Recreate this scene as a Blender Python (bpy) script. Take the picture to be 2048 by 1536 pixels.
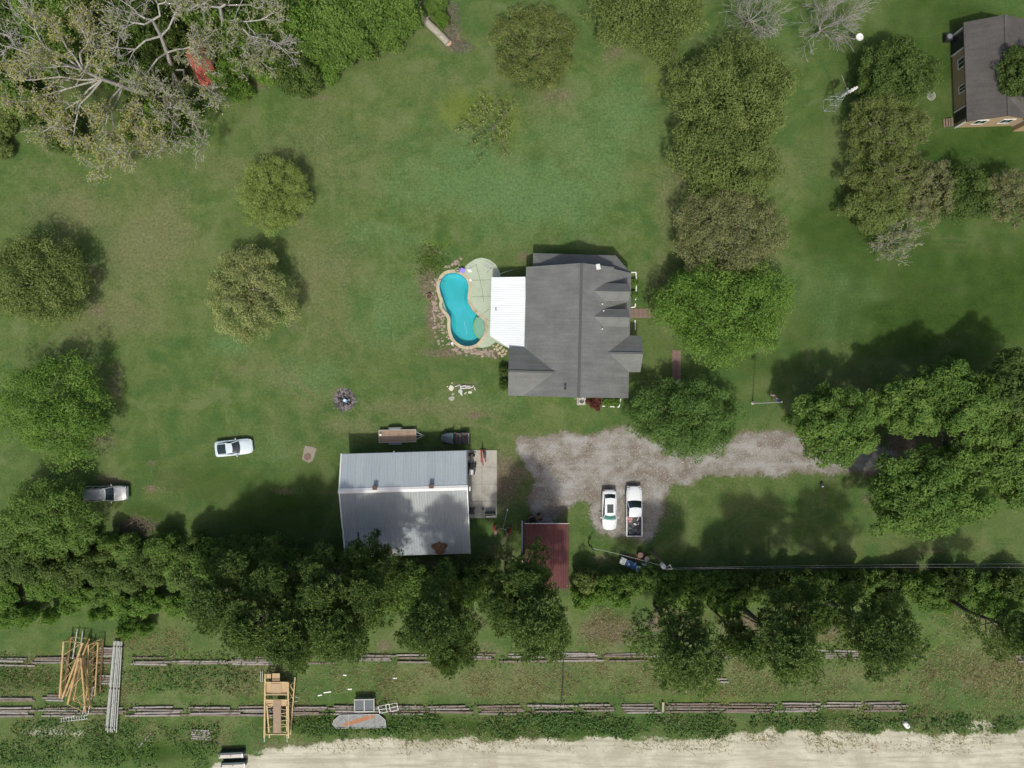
import bpy, bmesh, math, random
import numpy as np
from mathutils import Vector, Matrix

for o in list(bpy.data.objects):
    bpy.data.objects.remove(o)
scene = bpy.context.scene
C = scene.collection
R = math.radians
PI = math.pi

# ---------------------------------------------------------------- camera
CAM_H = 85.0          # drone height in metres
FPX = 1417.0          # focal length in photograph pixels (2048 wide)
cam_d = bpy.data.cameras.new('camera')
cam = bpy.data.objects.new('camera', cam_d)
C.objects.link(cam)
cam.location = (0, 0, CAM_H)
cam.rotation_euler = (0, 0, 0)
cam_d.sensor_width = 36.0
cam_d.lens = 36.0 * FPX / 2048.0
cam_d.clip_start = 0.5
cam_d.clip_end = 12000.0
scene.camera = cam

# ---------------------------------------------------------------- sky, sun, exposure
world = bpy.data.worlds.new('World')
scene.world = world
world.use_nodes = True
wn = world.node_tree.nodes
wl = world.node_tree.links
wn.clear()
w_out = wn.new('ShaderNodeOutputWorld')
w_bg = wn.new('ShaderNodeBackground')
w_sky = wn.new('ShaderNodeTexSky')
w_sky.sky_type = 'NISHITA'
w_sky.sun_disc = False
w_sky.sun_elevation = R(59)
w_sky.sun_rotation = R(177)
w_sky.air_density = 0.7
w_sky.ozone_density = 0.4
w_sky.dust_density = 4.0
wl.new(w_sky.outputs[0], w_bg.inputs[0])
w_bg.inputs[1].default_value = 0.15
wl.new(w_bg.outputs[0], w_out.inputs[0])

sun_d = bpy.data.lights.new('sun', 'SUN')
sun_d.energy = 3.1
sun_d.angle = R(2.5)
sun_d.color = (1.0, 0.965, 0.90)
sun = bpy.data.objects.new('sun', sun_d)
C.objects.link(sun)
sun.rotation_euler = (R(31), 0, R(-3))
sun.location = (0, -60, 120)

scene.view_settings.view_transform = 'Standard'
scene.view_settings.look = 'None'
scene.view_settings.gamma = 1.0
scene.view_settings.exposure = -0.02
scene.view_settings.use_curve_mapping = False
scene.render.engine = 'CYCLES'
scene.cycles.max_bounces = 6
scene.cycles.transparent_max_bounces = 12

rng = np.random.default_rng(11)
random.seed(11)


# ---------------------------------------------------------------- helpers
def P(px, py, z=0.0):
    """photograph pixel at height z -> world point (camera looks straight down)"""
    s = (CAM_H - z) / FPX
    return Vector(((px - 1024) * s, (768 - py) * s, z))


def link(o, parent=None):
    C.objects.link(o)
    if parent is not None:
        o.parent = parent
    return o


def tag(o, label=None, cat=None, group=None, kind=None):
    if label:
        o['label'] = label
    if cat:
        o['category'] = cat
    if group:
        o['group'] = group
    if kind:
        o['kind'] = kind
    return o


def thing(name, label, cat, loc=(0, 0, 0), rz=0.0, group=None):
    o = bpy.data.objects.new(name, None)
    C.objects.link(o)
    o.empty_display_size = 0.3
    o.location = loc
    o.rotation_euler = (0, 0, rz)
    return tag(o, label, cat, group)


def copy_tree(o, parent=None):
    c = o.copy()
    C.objects.link(c)
    if parent is not None:
        c.parent = parent
    for ch in list(o.children):
        copy_tree(ch, c)
    return c


class MB:
    """collects simple shapes, build() links them as ONE mesh object"""

    def __init__(self):
        self.v = []
        self.f = []

    def add(self, vs, fs):
        o = len(self.v)
        self.v += [tuple(p) for p in vs]
        self.f += [tuple(i + o for i in f) for f in fs]
        return self

    def box(self, c, s, rz=0.0, rx=0.0, ry=0.0, taper=1.0):
        hx, hy, hz = s[0] / 2, s[1] / 2, s[2] / 2
        m = Matrix.Rotation(rz, 3, 'Z') @ Matrix.Rotation(ry, 3, 'Y') @ Matrix.Rotation(rx, 3, 'X')
        vs = []
        for z in (-1, 1):
            t = taper if z > 0 else 1.0
            for x, y in ((-1, -1), (1, -1), (1, 1), (-1, 1)):
                vs.append(Vector(c) + m @ Vector((x * hx * t, y * hy * t, z * hz)))
        self.add(vs, [(3, 2, 1, 0), (4, 5, 6, 7), (0, 1, 5, 4), (1, 2, 6, 5), (2, 3, 7, 6), (3, 0, 4, 7)])
        return self

    def bbox(self, c, s, b=0.03, rz=0.0, rx=0.0, ry=0.0):
        """box with chamfered edges"""
        hx, hy, hz = s[0] / 2, s[1] / 2, s[2] / 2
        b = min(b, hx * .8, hy * .8, hz * .8)
        m = Matrix.Rotation(rz, 3, 'Z') @ Matrix.Rotation(ry, 3, 'Y') @ Matrix.Rotation(rx, 3, 'X')
        bm = bmesh.new()
        bmesh.ops.create_cube(bm, size=1)
        for v in bm.verts:
            v.co = Vector((v.co.x * 2 * hx, v.co.y * 2 * hy, v.co.z * 2 * hz))
        bmesh.ops.bevel(bm, geom=list(bm.edges), offset=b, segments=1, affect='EDGES')
        vs = [Vector(c) + m @ v.co for v in bm.verts]
        bm.verts.index_update()
        fs = [tuple(v.index for v in f.verts) for f in bm.faces]
        bm.free()
        return self.add(vs, fs)

    def tube(self, pts, r, n=8, r1=None, cap=True):
        pts = [Vector(p) for p in pts]
        k = len(pts)
        if r1 is None:
            rs = r if isinstance(r, (list, tuple)) else [r] * k
        else:
            rs = [r + (r1 - r) * i / (k - 1) for i in range(k)]
        vs = []
        for i, p in enumerate(pts):
            if i == 0:
                d = pts[1] - pts[0]
            elif i == k - 1:
                d = pts[-1] - pts[-2]
            else:
                d = pts[i + 1] - pts[i - 1]
            d = d.normalized() if d.length > 1e-9 else Vector((0, 0, 1))
            a = Vector((0, 0, 1)) if abs(d.z) < 0.9 else Vector((1, 0, 0))
            u = d.cross(a).normalized()
            w = d.cross(u).normalized()
            for j in range(n):
                t = 2 * PI * j / n
                vs.append(p + (u * math.cos(t) + w * math.sin(t)) * rs[i])
        fs = []
        for i in range(k - 1):
            for j in range(n):
                a = i * n + j
                b = i * n + (j + 1) % n
                fs.append((a, b, b + n, a + n))
        if cap:
            fs.append(tuple(range(n - 1, -1, -1)))
            fs.append(tuple((k - 1) * n + j for j in range(n)))
        return self.add(vs, fs)

    def cyl(self, c, r, h, n=20, r1=None, axis='Z'):
        a = {'Z': Vector((0, 0, 1)), 'X': Vector((1, 0, 0)), 'Y': Vector((0, 1, 0))}[axis]
        c = Vector(c)
        return self.tube([c - a * h / 2, c + a * h / 2], r, n, r if r1 is None else r1)

    def prism(self, poly, z0, z1):
        """poly: list of (x,y); z0/z1 numbers or functions of (x,y)"""
        f0 = z0 if callable(z0) else (lambda x, y: z0)
        f1 = z1 if callable(z1) else (lambda x, y: z1)
        n = len(poly)
        vs = [(x, y, f0(x, y)) for x, y in poly] + [(x, y, f1(x, y)) for x, y in poly]
        area = sum(poly[i][0] * poly[(i + 1) % n][1] - poly[(i + 1) % n][0] * poly[i][1] for i in range(n))
        fs = [tuple(range(n - 1, -1, -1)), tuple(range(n, 2 * n))]
        for i in range(n):
            j = (i + 1) % n
            fs.append((i, j, j + n, i + n))
        if area < 0:
            fs = [tuple(reversed(f)) for f in fs]
        return self.add(vs, fs)

    def slab(self, pts3, t):
        """polygon of 3-D points (counter-clockwise from above), thickened downwards by t"""
        n = len(pts3)
        vs = [Vector(p) for p in pts3] + [Vector(p) - Vector((0, 0, t)) for p in pts3]
        fs = [tuple(range(n)), tuple(range(2 * n - 1, n - 1, -1))]
        for i in range(n):
            j = (i + 1) % n
            fs.append((j, i, i + n, j + n))
        return self.add(vs, fs)

    def build(self, name, mat, parent=None, smooth=None, loc=None, rz=None):
        me = bpy.data.meshes.new(name)
        me.from_pydata(self.v, [], self.f)
        if mat is not None:
            me.materials.append(mat)
        if smooth:
            me.shade_smooth()
            me.set_sharp_from_angle(angle=R(smooth))
        o = bpy.data.objects.new(name, me)
        link(o, parent)
        if loc is not None:
            o.location = loc
        if rz is not None:
            o.rotation_euler = (0, 0, rz)
        return o


def np_mesh(name, verts, faces, tone=None, mats=(), smooth=False):
    """fast mesh from arrays; faces (M,k) all the same size"""
    me = bpy.data.meshes.new(name)
    nv, (nf, k) = len(verts), faces.shape
    me.vertices.add(nv)
    me.vertices.foreach_set('co', np.ascontiguousarray(verts, dtype=np.float32).ravel())
    me.loops.add(nf * k)
    me.loops.foreach_set('vertex_index', np.ascontiguousarray(faces, dtype=np.int32).ravel())
    me.polygons.add(nf)
    me.polygons.foreach_set('loop_start', np.arange(0, nf * k, k, dtype=np.int32))
    me.polygons.foreach_set('loop_total', np.full(nf, k, dtype=np.int32))
    if smooth:
        me.polygons.foreach_set('use_smooth', np.ones(nf, dtype=bool))
    for m in mats:
        me.materials.append(m)
    me.update(calc_edges=True)
    if tone is not None:
        a = me.attributes.new('tone', 'FLOAT', 'FACE')
        a.data.foreach_set('value', np.ascontiguousarray(tone, dtype=np.float32))
    return me


# ---------------------------------------------------------------- materials
MATS = {}


class NT:
    def __init__(self, name):
        self.m = bpy.data.materials.new(name)
        self.m.use_nodes = True
        self.t = self.m.node_tree
        self.t.nodes.clear()
        self.out = self.n('ShaderNodeOutputMaterial')

    def n(self, t, **kw):
        nd = self.t.nodes.new(t)
        for k, v in kw.items():
            setattr(nd, k, v)
        return nd

    def l(self, a, b):
        self.t.links.new(a, b)

    def coord(self, kind='Object'):
        return self.n('ShaderNodeTexCoord').outputs[kind]

    def geo(self):
        return self.n('ShaderNodeNewGeometry').outputs['Position']

    def noise(self, vec, scale, detail=4, rough=0.55, dist=0.0):
        nd = self.n('ShaderNodeTexNoise')
        nd.inputs['Scale'].default_value = scale
        nd.inputs['Detail'].default_value = detail
        nd.inputs['Roughness'].default_value = rough
        nd.inputs['Distortion'].default_value = dist
        self.l(vec, nd.inputs['Vector'])
        return nd.outputs['Fac']

    def ramp(self, fac, stops):
        nd = self.n('ShaderNodeValToRGB')
        el = nd.color_ramp.elements
        while len(el) < len(stops):
            el.new(0.5)
        for e, (p, c) in zip(el, stops):
            e.position = p
            e.color = (c[0], c[1], c[2], 1) if not isinstance(c, (int, float)) else (c, c, c, 1)
        self.l(fac, nd.inputs[0])
        return nd.outputs[0]

    def mix(self, fac, a, b, mode='MIX'):
        nd = self.n('ShaderNodeMix', data_type='RGBA', blend_type=mode)
        for s, i in ((fac, 0), (a, 6), (b, 7)):
            if isinstance(s, (int, float)):
                nd.inputs[i].default_value = s if i == 0 else (s, s, s, 1)
            elif isinstance(s, (tuple, list)):
                nd.inputs[i].default_value = (s[0], s[1], s[2], 1)
            else:
                self.l(s, nd.inputs[i])
        return nd.outputs[2]

    def math(self, op, a, b=None, clamp=False):
        nd = self.n('ShaderNodeMath', operation=op, use_clamp=clamp)
        for s, i in ((a, 0), (b, 1)):
            if s is None:
                continue
            if isinstance(s, (int, float)):
                nd.inputs[i].default_value = s
            else:
                self.l(s, nd.inputs[i])
        return nd.outputs[0]

    def mapr(self, v, a, b, c=0.0, d=1.0):
        nd = self.n('ShaderNodeMapRange')
        nd.interpolation_type = 'SMOOTHSTEP'
        self.l(v, nd.inputs[0])
        for i, x in enumerate((a, b, c, d)):
            nd.inputs[i + 1].default_value = x
        return nd.outputs[0]

    def bump(self, h, strength=0.3, dist=0.05):
        nd = self.n('ShaderNodeBump')
        nd.inputs['Strength'].default_value = strength
        nd.inputs['Distance'].default_value = dist
        self.l(h, nd.inputs['Height'])
        return nd.outputs[0]

    def bsdf(self, col, rough=0.6, metal=0.0, spec=0.5, normal=None, **kw):
        p = self.n('ShaderNodeBsdfPrincipled')
        if isinstance(col, (tuple, list)):
            p.inputs['Base Color'].default_value = (col[0], col[1], col[2], 1)
        else:
            self.l(col, p.inputs['Base Color'])
        if isinstance(rough, (int, float)):
            p.inputs['Roughness'].default_value = rough
        else:
            self.l(rough, p.inputs['Roughness'])
        p.inputs['Metallic'].default_value = metal
        p.inputs['Specular IOR Level'].default_value = spec
        for k, v in kw.items():
            p.inputs[k].default_value = v
        if normal is not None:
            self.l(normal, p.inputs['Normal'])
        return p.outputs[0]

    def done(self, sh):
        self.l(sh, self.out.inputs['Surface'])
        return self.m


def plain(name, col, rough=0.6, metal=0.0, spec=0.5, var=0.18, scale=3.0, bump=0.0, dirt=None, dirt_amt=0.5, coat=0.0):
    """surface colour with uneven wear"""
    if name in MATS:
        return MATS[name]
    t = NT(name)
    v = t.coord()
    n1 = t.noise(v, scale, 5)
    n2 = t.noise(v, scale * 7, 3)
    lo = tuple(c * (1 - var) for c in col)
    hi = tuple(min(1, c * (1 + var)) for c in col)
    c = t.ramp(n1, [(0.3, lo), (0.7, hi)])
    c = t.mix(0.35, c, t.ramp(n2, [(0.3, lo), (0.7, hi)]))
    if dirt is not None:
        m = t.mapr(t.noise(v, scale * 0.6, 6, 0.65), 0.48, 0.72, 0, dirt_amt)
        c = t.mix(m, c, dirt)
    nrm = t.bump(n2, bump, 0.02) if bump else None
    rr = t.ramp(n1, [(0.3, max(0.02, rough - 0.08)), (0.7, min(1, rough + 0.08))])
    kw = {'Coat Weight': coat} if coat else {}
    MATS[name] = t.done(t.bsdf(c, rr, metal, spec, nrm, **kw))
    return MATS[name]


def leaf_mat(name, dark, mid, light, trans=0.35):
    if name in MATS:
        return MATS[name]
    t = NT(name)
    a = t.n('ShaderNodeAttribute', attribute_name='tone').outputs['Fac']
    c = t.ramp(a, [(0.0, dark), (0.5, mid), (1.0, light)])
    n = t.noise(t.geo(), 0.35, 3)
    c = t.mix(t.mapr(n, 0.35, 0.65, 0.0, 0.35), c, mid)
    p = t.bsdf(c, 0.65, 0, 0.25)
    tr = t.n('ShaderNodeBsdfTranslucent')
    t.l(t.mix(1.0, c, (1.0, 1.15, 0.55), 'MULTIPLY'), tr.inputs[0])
    mx = t.n('ShaderNodeMixShader')
    mx.inputs[0].default_value = trans
    t.l(p, mx.inputs[1])
    t.l(tr.outputs[0], mx.inputs[2])
    MATS[name] = t.done(mx.outputs[0])
    return MATS[name]


def bark_mat(name, dark, light, scale=4.0):
    if name in MATS:
        return MATS[name]
    t = NT(name)
    v = t.coord()
    n = t.noise(v, scale, 6, 0.65)
    c = t.ramp(n, [(0.3, dark), (0.7, light)])
    MATS[name] = t.done(t.bsdf(c, 0.9, 0, 0.2, t.bump(n, 0.6, 0.05)))
    return MATS[name]


def glass_mat(name='dark_glass', col=(0.012, 0.02, 0.022), rough=0.06):
    if name in MATS:
        return MATS[name]
    t = NT(name)
    n = t.noise(t.coord(), 1.3, 3)
    c = t.ramp(n, [(0.3, col), (0.75, tuple(x * 2.2 for x in col))])
    MATS[name] = t.done(t.bsdf(c, rough, 0, 0.8))
    return MATS[name]


def metal_panel(name, col, col2, stain, metal=0.25, rough=0.42, scale=0.7, rust=None, rust_amt=0.3, spec=0.3):
    if name in MATS:
        return MATS[name]
    t = NT(name)
    v = t.geo()
    big = t.noise(v, scale * 0.35, 3)
    fine = t.noise(v, scale * 9, 4, 0.65)
    oi = t.n('ShaderNodeObjectInfo').outputs['Random']
    c = t.ramp(big, [(0.3, col), (0.7, col2)])
    c = t.mix(t.math('MULTIPLY', oi, 0.35), c, stain)
    c = t.mix(t.mapr(fine, 0.45, 0.75, 0, 0.35), c, stain)
    if rust is not None:
        c = t.mix(t.mapr(t.noise(v, scale * 1.8, 6, 0.7), 0.5, 0.68, 0, rust_amt), c, rust)
    rr = t.ramp(fine, [(0.3, rough - 0.1), (0.7, rough + 0.15)])
    MATS[name] = t.done(t.bsdf(c, rr, metal, spec, t.bump(fine, 0.08, 0.01)))
    return MATS[name]


def catmull(pts, n=6, closed=True):
    pts = [Vector((p[0], p[1], 0)) for p in pts]
    k = len(pts)
    out = []
    for i in range(k if closed else k - 1):
        p0 = pts[(i - 1) % k] if closed or i > 0 else pts[i]
        p1 = pts[i]
        p2 = pts[(i + 1) % k]
        p3 = pts[(i + 2) % k] if closed or i + 2 < k else pts[(i + 1) % k]
        for j in range(n):
            t = j / n
            q = 0.5 * ((2 * p1) + (p2 - p0) * t + (2 * p0 - 5 * p1 + 4 * p2 - p3) * t * t
                       + (3 * p1 - p0 - 3 * p2 + p3) * t ** 3)
            out.append((q.x, q.y))
    if not closed:
        out.append((pts[-1].x, pts[-1].y))
    return out


def offset_poly(poly, d):
    """outward offset of a counter-clockwise polygon"""
    n = len(poly)
    area = sum(poly[i][0] * poly[(i + 1) % n][1] - poly[(i + 1) % n][0] * poly[i][1] for i in range(n))
    s = 1 if area > 0 else -1
    out = []
    for i in range(n):
        a, b = poly[i - 1], poly[(i + 1) % n]
        tx, ty = b[0] - a[0], b[1] - a[1]
        l = math.hypot(tx, ty) or 1
        out.append((poly[i][0] + s * ty / l * d, poly[i][1] - s * tx / l * d))
    return out


def in_poly(x, y, poly):
    """vectorised point in polygon"""
    inside = np.zeros(x.shape, dtype=bool)
    n = len(poly)
    j = n - 1
    for i in range(n):
        xi, yi = poly[i]
        xj, yj = poly[j]
        c = ((yi > y) != (yj > y)) & (x < (xj - xi) * (y - yi) / ((yj - yi) or 1e-12) + xi)
        inside ^= c
        j = i
    return inside


def vnoise(x, y, scale, seed=0):
    """smooth value noise 0..1, vectorised"""
    x = np.asarray(x) * scale + 1000.3
    y = np.asarray(y) * scale + 1000.7
    xi = np.floor(x).astype(np.int64)
    yi = np.floor(y).astype(np.int64)
    fx = x - xi
    fy = y - yi
    fx = fx * fx * (3 - 2 * fx)
    fy = fy * fy * (3 - 2 * fy)

    def h(a, b):
        n = (a * 374761393 + b * 668265263 + seed * 144665) & 0x7fffffff
        n = ((n ^ (n >> 13)) * 1274126177) & 0x7fffffff
        return ((n ^ (n >> 16)) & 0xffff) / 65535.0
    return (h(xi, yi) * (1 - fx) + h(xi + 1, yi) * fx) * (1 - fy) + (h(xi, yi + 1) * (1 - fx) + h(xi + 1, yi + 1) * fx) * fy


def jag(poly, step=0.25, amp=0.25, seed=3, closed=True):
    """break a polygon outline up into an uneven edge"""
    out = []
    n = len(poly)
    for i in range(n if closed else n - 1):
        a, b = Vector(poly[i]), Vector(poly[(i + 1) % n])
        k = max(1, int((b - a).length / step))
        d = (b - a).normalized() if (b - a).length > 0 else Vector((1, 0))
        nn = Vector((d.y, -d.x))
        for j in range(k):
            p = a + (b - a) * j / k
            o = (float(vnoise(p.x, p.y, 0.7, seed)) - 0.5) * 2 * amp + (float(vnoise(p.x, p.y, 2.7, seed + 1)) - 0.5) * amp
            out.append((p.x + nn.x * o, p.y + nn.y * o))
    return out


def px_poly(pts, z=0.0):
    return [tuple(P(x, y, z)[:2]) for x, y in pts]

# ================================================================ THE SETTING
# ---- outlines shared by several pieces
def zp(pts, ox, oy, k):
    return [(ox + x / k, oy + y / k) for x, y in pts]


pool_px = zp([(420, 405), (480, 415), (540, 455), (580, 510), (597, 590), (588, 660), (585, 740), (610, 810), (660, 880),
              (720, 935), (775, 985), (797, 1060), (790, 1130), (750, 1210), (690, 1275), (600, 1305), (510, 1290),
              (430, 1230), (390, 1150), (375, 1060), (375, 970), (345, 905), (300, 860), (275, 800), (285, 745),
              (262, 680), (242, 600), (245, 530), (280, 460), (340, 415)], 840, 480, 6.143)
POOL = catmull(px_poly(pool_px), 4)            # clockwise in the picture = clockwise in the world
drive_px = [(1045, 884), (1100, 880), (1180, 875), (1255, 868), (1290, 882), (1340, 902), (1400, 905), (1450, 897),
            (1490, 876), (1560, 877), (1620, 886), (1700, 896), (1770, 906), (1790, 918), (1770, 928), (1700, 934),
            (1640, 936), (1480, 935), (1405, 940), (1370, 955), (1330, 966), (1322, 1000), (1305, 1040), (1292, 1070),
            (1255, 1062), (1200, 1058), (1190, 1010), (1170, 987), (1140, 992), (1118, 1018), (1085, 1046),
            (1070, 1002), (1085, 962), (1062, 930), (1050, 904)]
DRIVE = jag(px_poly(drive_px), 0.2, 0.42, 5)
road_edge_px = [(-160, 1680), (300, 1610), (425, 1552), (470, 1526), (560, 1506), (640, 1492), (760, 1486), (900, 1490),
                (1060, 1488), (1200, 1482), (1330, 1488), (1430, 1478), (1520, 1470), (1640, 1476), (1760, 1472),
                (1850, 1478), (1960, 1474), (2060, 1470), (2240, 1465)]
road_pts = px_poly(road_edge_px)
ROAD = jag(road_pts, 0.2, 0.5, 9, closed=False) + [(90, -64), (-90, -64)]

# ---- ground sheet: fine in view, stretching to the horizon
step = 0.25
xs = np.arange(-66, 66.01, step)
ys = np.arange(-50, 50.01, step)
far = np.array([3, 8, 18, 40, 90, 200, 500, 1200, 3000, 6000.0])
gx = np.concatenate([xs[0] - far[::-1], xs, xs[-1] + far])
gy = np.concatenate([ys[0] - far[::-1], ys, ys[-1] + far])
GX, GY = np.meshgrid(gx, gy)
nx, ny = len(gx), len(gy)
X, Y = GX.ravel(), GY.ravel()
PX = X * FPX / CAM_H + 1024
PY = 768 - Y * FPX / CAM_H


def blobs(lst, wob=0.35, seed=1):
    """soft uneven patches, given in photograph pixels (x, y, rx, ry, strength)"""
    m = np.zeros(X.shape)
    wx = (vnoise(X, Y, 0.18, seed) - 0.5) * 2 * wob + (vnoise(X, Y, 0.6, seed + 5) - 0.5) * wob
    wy = (vnoise(X, Y, 0.2, seed + 9) - 0.5) * 2 * wob + (vnoise(X, Y, 0.7, seed + 3) - 0.5) * wob
    for (cx, cy, rx, ry, s) in lst:
        d = ((PX - cx) / rx + wx) ** 2 + ((PY - cy) / ry + wy) ** 2
        m = np.maximum(m, s * np.exp(-d * 1.1))
    return m


def edge_soft(poly, w):
    """1 inside a polygon, fading over about w metres outside (sampled along the outline)"""
    ins = in_poly(X, Y, poly)
    d2 = np.full(X.shape, 1e9)
    near = (np.abs(X) < 75) & (np.abs(Y) < 60)
    idx = np.where(near & ~ins)[0]
    pts = np.array(poly)[::2]
    xx, yy = X[idx], Y[idx]
    best = np.full(idx.shape, 1e9)
    for q in pts:
        best = np.minimum(best, (xx - q[0]) ** 2 + (yy - q[1]) ** 2)
    d2[idx] = best
    m = np.exp(-d2 / (w * w))
    m[ins] = 1
    return m


dry = blobs([(150, 430, 190, 90, .8), (300, 520, 130, 160, .9), (650, 300, 170, 130, .55), (640, 540, 80, 130, .75),
             (560, 740, 120, 50, .55), (830, 815, 190, 26, .8), (430, 330, 160, 60, .6), (1345, 380, 40, 90, .8),
             (1080, 230, 90, 50, .45), (1330, 560, 40, 120, .7), (250, 640, 110, 60, .8), (720, 860, 90, 30, .7),
             (880, 160, 160, 50, .4), (1480, 60, 70, 40, .5), (1600, 330, 60, 70, .45), (330, 960, 70, 40, .5),
             (60, 330, 90, 40, .5), (1650, 760, 90, 50, .45), (300, 300, 200, 40, .5),
             (850, 440, 60, 40, .3), (680, 680, 60, 50, .5), (1500, 1000, 120, 40, .35), (1900, 1090, 150, 40, .5),
             (1400, 1330, 700, 60, .6), (1000, 1360, 300, 50, .7), (500, 1365, 200, 40, .7), (1600, 1340, 160, 30, .7),
             (150, 1460, 150, 40, .5), (1700, 1440, 260, 30, .6), (1980, 1350, 90, 60, .6)], seed=21)
lush = blobs([(1050, 380, 240, 120, 1.0), (1180, 330, 120, 160, .7), (820, 350, 110, 90, .6), (800, 620, 100, 90, .7), (620, 760, 120, 50, .7), (960, 320, 120, 70, .8),
              (1240, 230, 90, 90, .8), (760, 470, 90, 50, .6), (1000, 800, 90, 40, .5), (460, 690, 60, 30, .8),
              (1690, 600, 130, 90, .7), (1300, 300, 60, 60, .6), (540, 900, 90, 60, .5)], seed=31)
rich = blobs([(1950, 600, 420, 200, 1.1), (1850, 120, 260, 160, 1.0), (1960, 320, 200, 130, 1.1), (1680, 470, 160, 120, .8), (1640, 250, 90, 150, .5), (450, 960, 330, 60, .6), (1620, 620, 120, 160, .6), (1480, 30, 200, 70, .5),  # rich green grass, plus edge-of-view and lawn shading painted in as darker green
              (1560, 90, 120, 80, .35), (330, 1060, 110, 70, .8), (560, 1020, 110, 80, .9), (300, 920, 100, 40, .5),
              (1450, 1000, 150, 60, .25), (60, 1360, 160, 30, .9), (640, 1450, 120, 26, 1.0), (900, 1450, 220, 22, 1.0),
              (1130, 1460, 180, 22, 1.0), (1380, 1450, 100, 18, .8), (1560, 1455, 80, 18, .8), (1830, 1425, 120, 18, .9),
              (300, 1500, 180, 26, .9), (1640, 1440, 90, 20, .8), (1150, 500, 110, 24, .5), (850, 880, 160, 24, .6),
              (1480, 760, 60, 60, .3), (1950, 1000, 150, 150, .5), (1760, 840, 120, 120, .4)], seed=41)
dirt = blobs([(1015, 965, 55, 75, .95), (1070, 900, 40, 30, .6), (1250, 1010, 95, 70, .85), (1230, 1075, 60, 22, .6),
              (205, 962, 48, 16, .9), (300, 980, 30, 14, .7), (305, 925, 26, 10, .6), (270, 1050, 60, 22, .9),
              (30, 1085, 50, 14, .9), (180, 560, 26, 60, .55), (195, 620, 40, 24, .6), (235, 760, 20, 60, .7),
              (215, 880, 40, 40, .6), (1100, 190, 70, 26, .7), (1050, 170, 70, 40, .4), (1230, 105, 40, 30, .7),
              (1360, 350, 22, 60, .7), (1350, 560, 20, 100, .6), (590, 640, 20, 50, .5), (600, 440, 20, 26, .4),
              (865, 505, 30, 14, .8), (850, 560, 36, 46, .95), (868, 640, 18, 70, 1.), (900, 705, 60, 12, 1.),
              (980, 705, 40, 12, .9), (1048, 512, 16, 20, .8), (930, 772, 40, 12, .7), (955, 830, 50, 12, .8),
              (618, 908, 14, 16, .8), (690, 800, 30, 30, 1.), (480, 740, 10, 12, .8), (425, 745, 8, 8, .7),
              (1720, 920, 70, 30, .9), (1800, 890, 60, 50, 1.0), (1740, 990, 40, 20, .7), (1850, 1100, 60, 12, .6),
              (1220, 1260, 75, 36, 1.0), (1330, 1240, 60, 30, 1.), (1480, 1250, 60, 30, .9), (1660, 1250, 40, 30, .9),
              (940, 1250, 36, 26, .9), (770, 1290, 30, 20, .7), (960, 1300, 50, 20, .6), (1050, 1340, 120, 16, .5),
              (1000, 1100, 50, 30, .8), (1110, 1030, 40, 20, .6), (1180, 1040, 12, 40, .5), (1200, 1120, 40, 16, .7),
              (1250, 1150, 40, 12, .6), (820, 1125, 120, 12, 1.0), (570, 980, 50, 10, .7), (1820, 1060, 30, 10, .5),
              (1930, 1370, 40, 20, .6), (1850, 1430, 50, 8, .5), (640, 195, 40, 8, .7), (760, 95, 30, 8, .8),
              (905, 70, 26, 40, 1.0), (520, 170, 24, 10, .7), (360, 250, 60, 40, .6), (640, 160, 22, 16, .6),
              (1680, 80, 30, 14, .7), (1690, 420, 20, 10, .5), (1500, 1490, 600, 14, .7), (700, 1490, 200, 12, .8),
              (420, 1480, 60, 20, .6), (1330, 1440, 50, 14, .6), (1750, 1420, 60, 8, .5), (1010, 1420, 400, 10, .5),
              (90, 300, 30, 20, .5), (10, 280, 20, 60, .7), (190, 1330, 80, 80, .35), (1680, 690, 60, 30, .35),
              (1900, 680, 60, 30, .35)], seed=51)
litter = blobs([(400, 90, 420, 90, .9), (100, 1150, 300, 60, .9), (500, 1150, 300, 50, .9), (900, 1160, 300, 40, .9),
                (1700, 1165, 380, 30, .9), (1900, 860, 200, 120, .8), (1220, 1250, 80, 40, .6), (1500, 1240, 250, 30, .5)], seed=61)
sandp = blobs([(1960, 1452, 40, 12, 1.0), (1900, 1446, 30, 8, .7), (95, 1465, 44, 22, .95), (150, 1470, 40, 14, .6),
               (30, 1495, 14, 10, .6), (700, 1482, 30, 6, .7), (1720, 1470, 20, 6, .8), (1310, 1475, 60, 8, .7),
               (1100, 1480, 60, 8, .6), (550, 1500, 40, 8, .8)], seed=71)


def tracks(lines, w):
    m = np.zeros(X.shape)
    near = (np.abs(X) < 66) & (np.abs(Y) < 50)
    idx = np.where(near)[0]
    x, y = X[idx], Y[idx]
    best = np.full(idx.shape, 1e9)
    for ln in lines:
        q = [P(*p) for p in ln]
        for a, b in zip(q[:-1], q[1:]):
            dx, dy = b.x - a.x, b.y - a.y
            t = np.clip(((x - a.x) * dx + (y - a.y) * dy) / (dx * dx + dy * dy), 0, 1)
            best = np.minimum(best, (x - a.x - t * dx) ** 2 + (y - a.y - t * dy) ** 2)
    m[idx] = np.exp(-best / (w * w))
    return m


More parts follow.
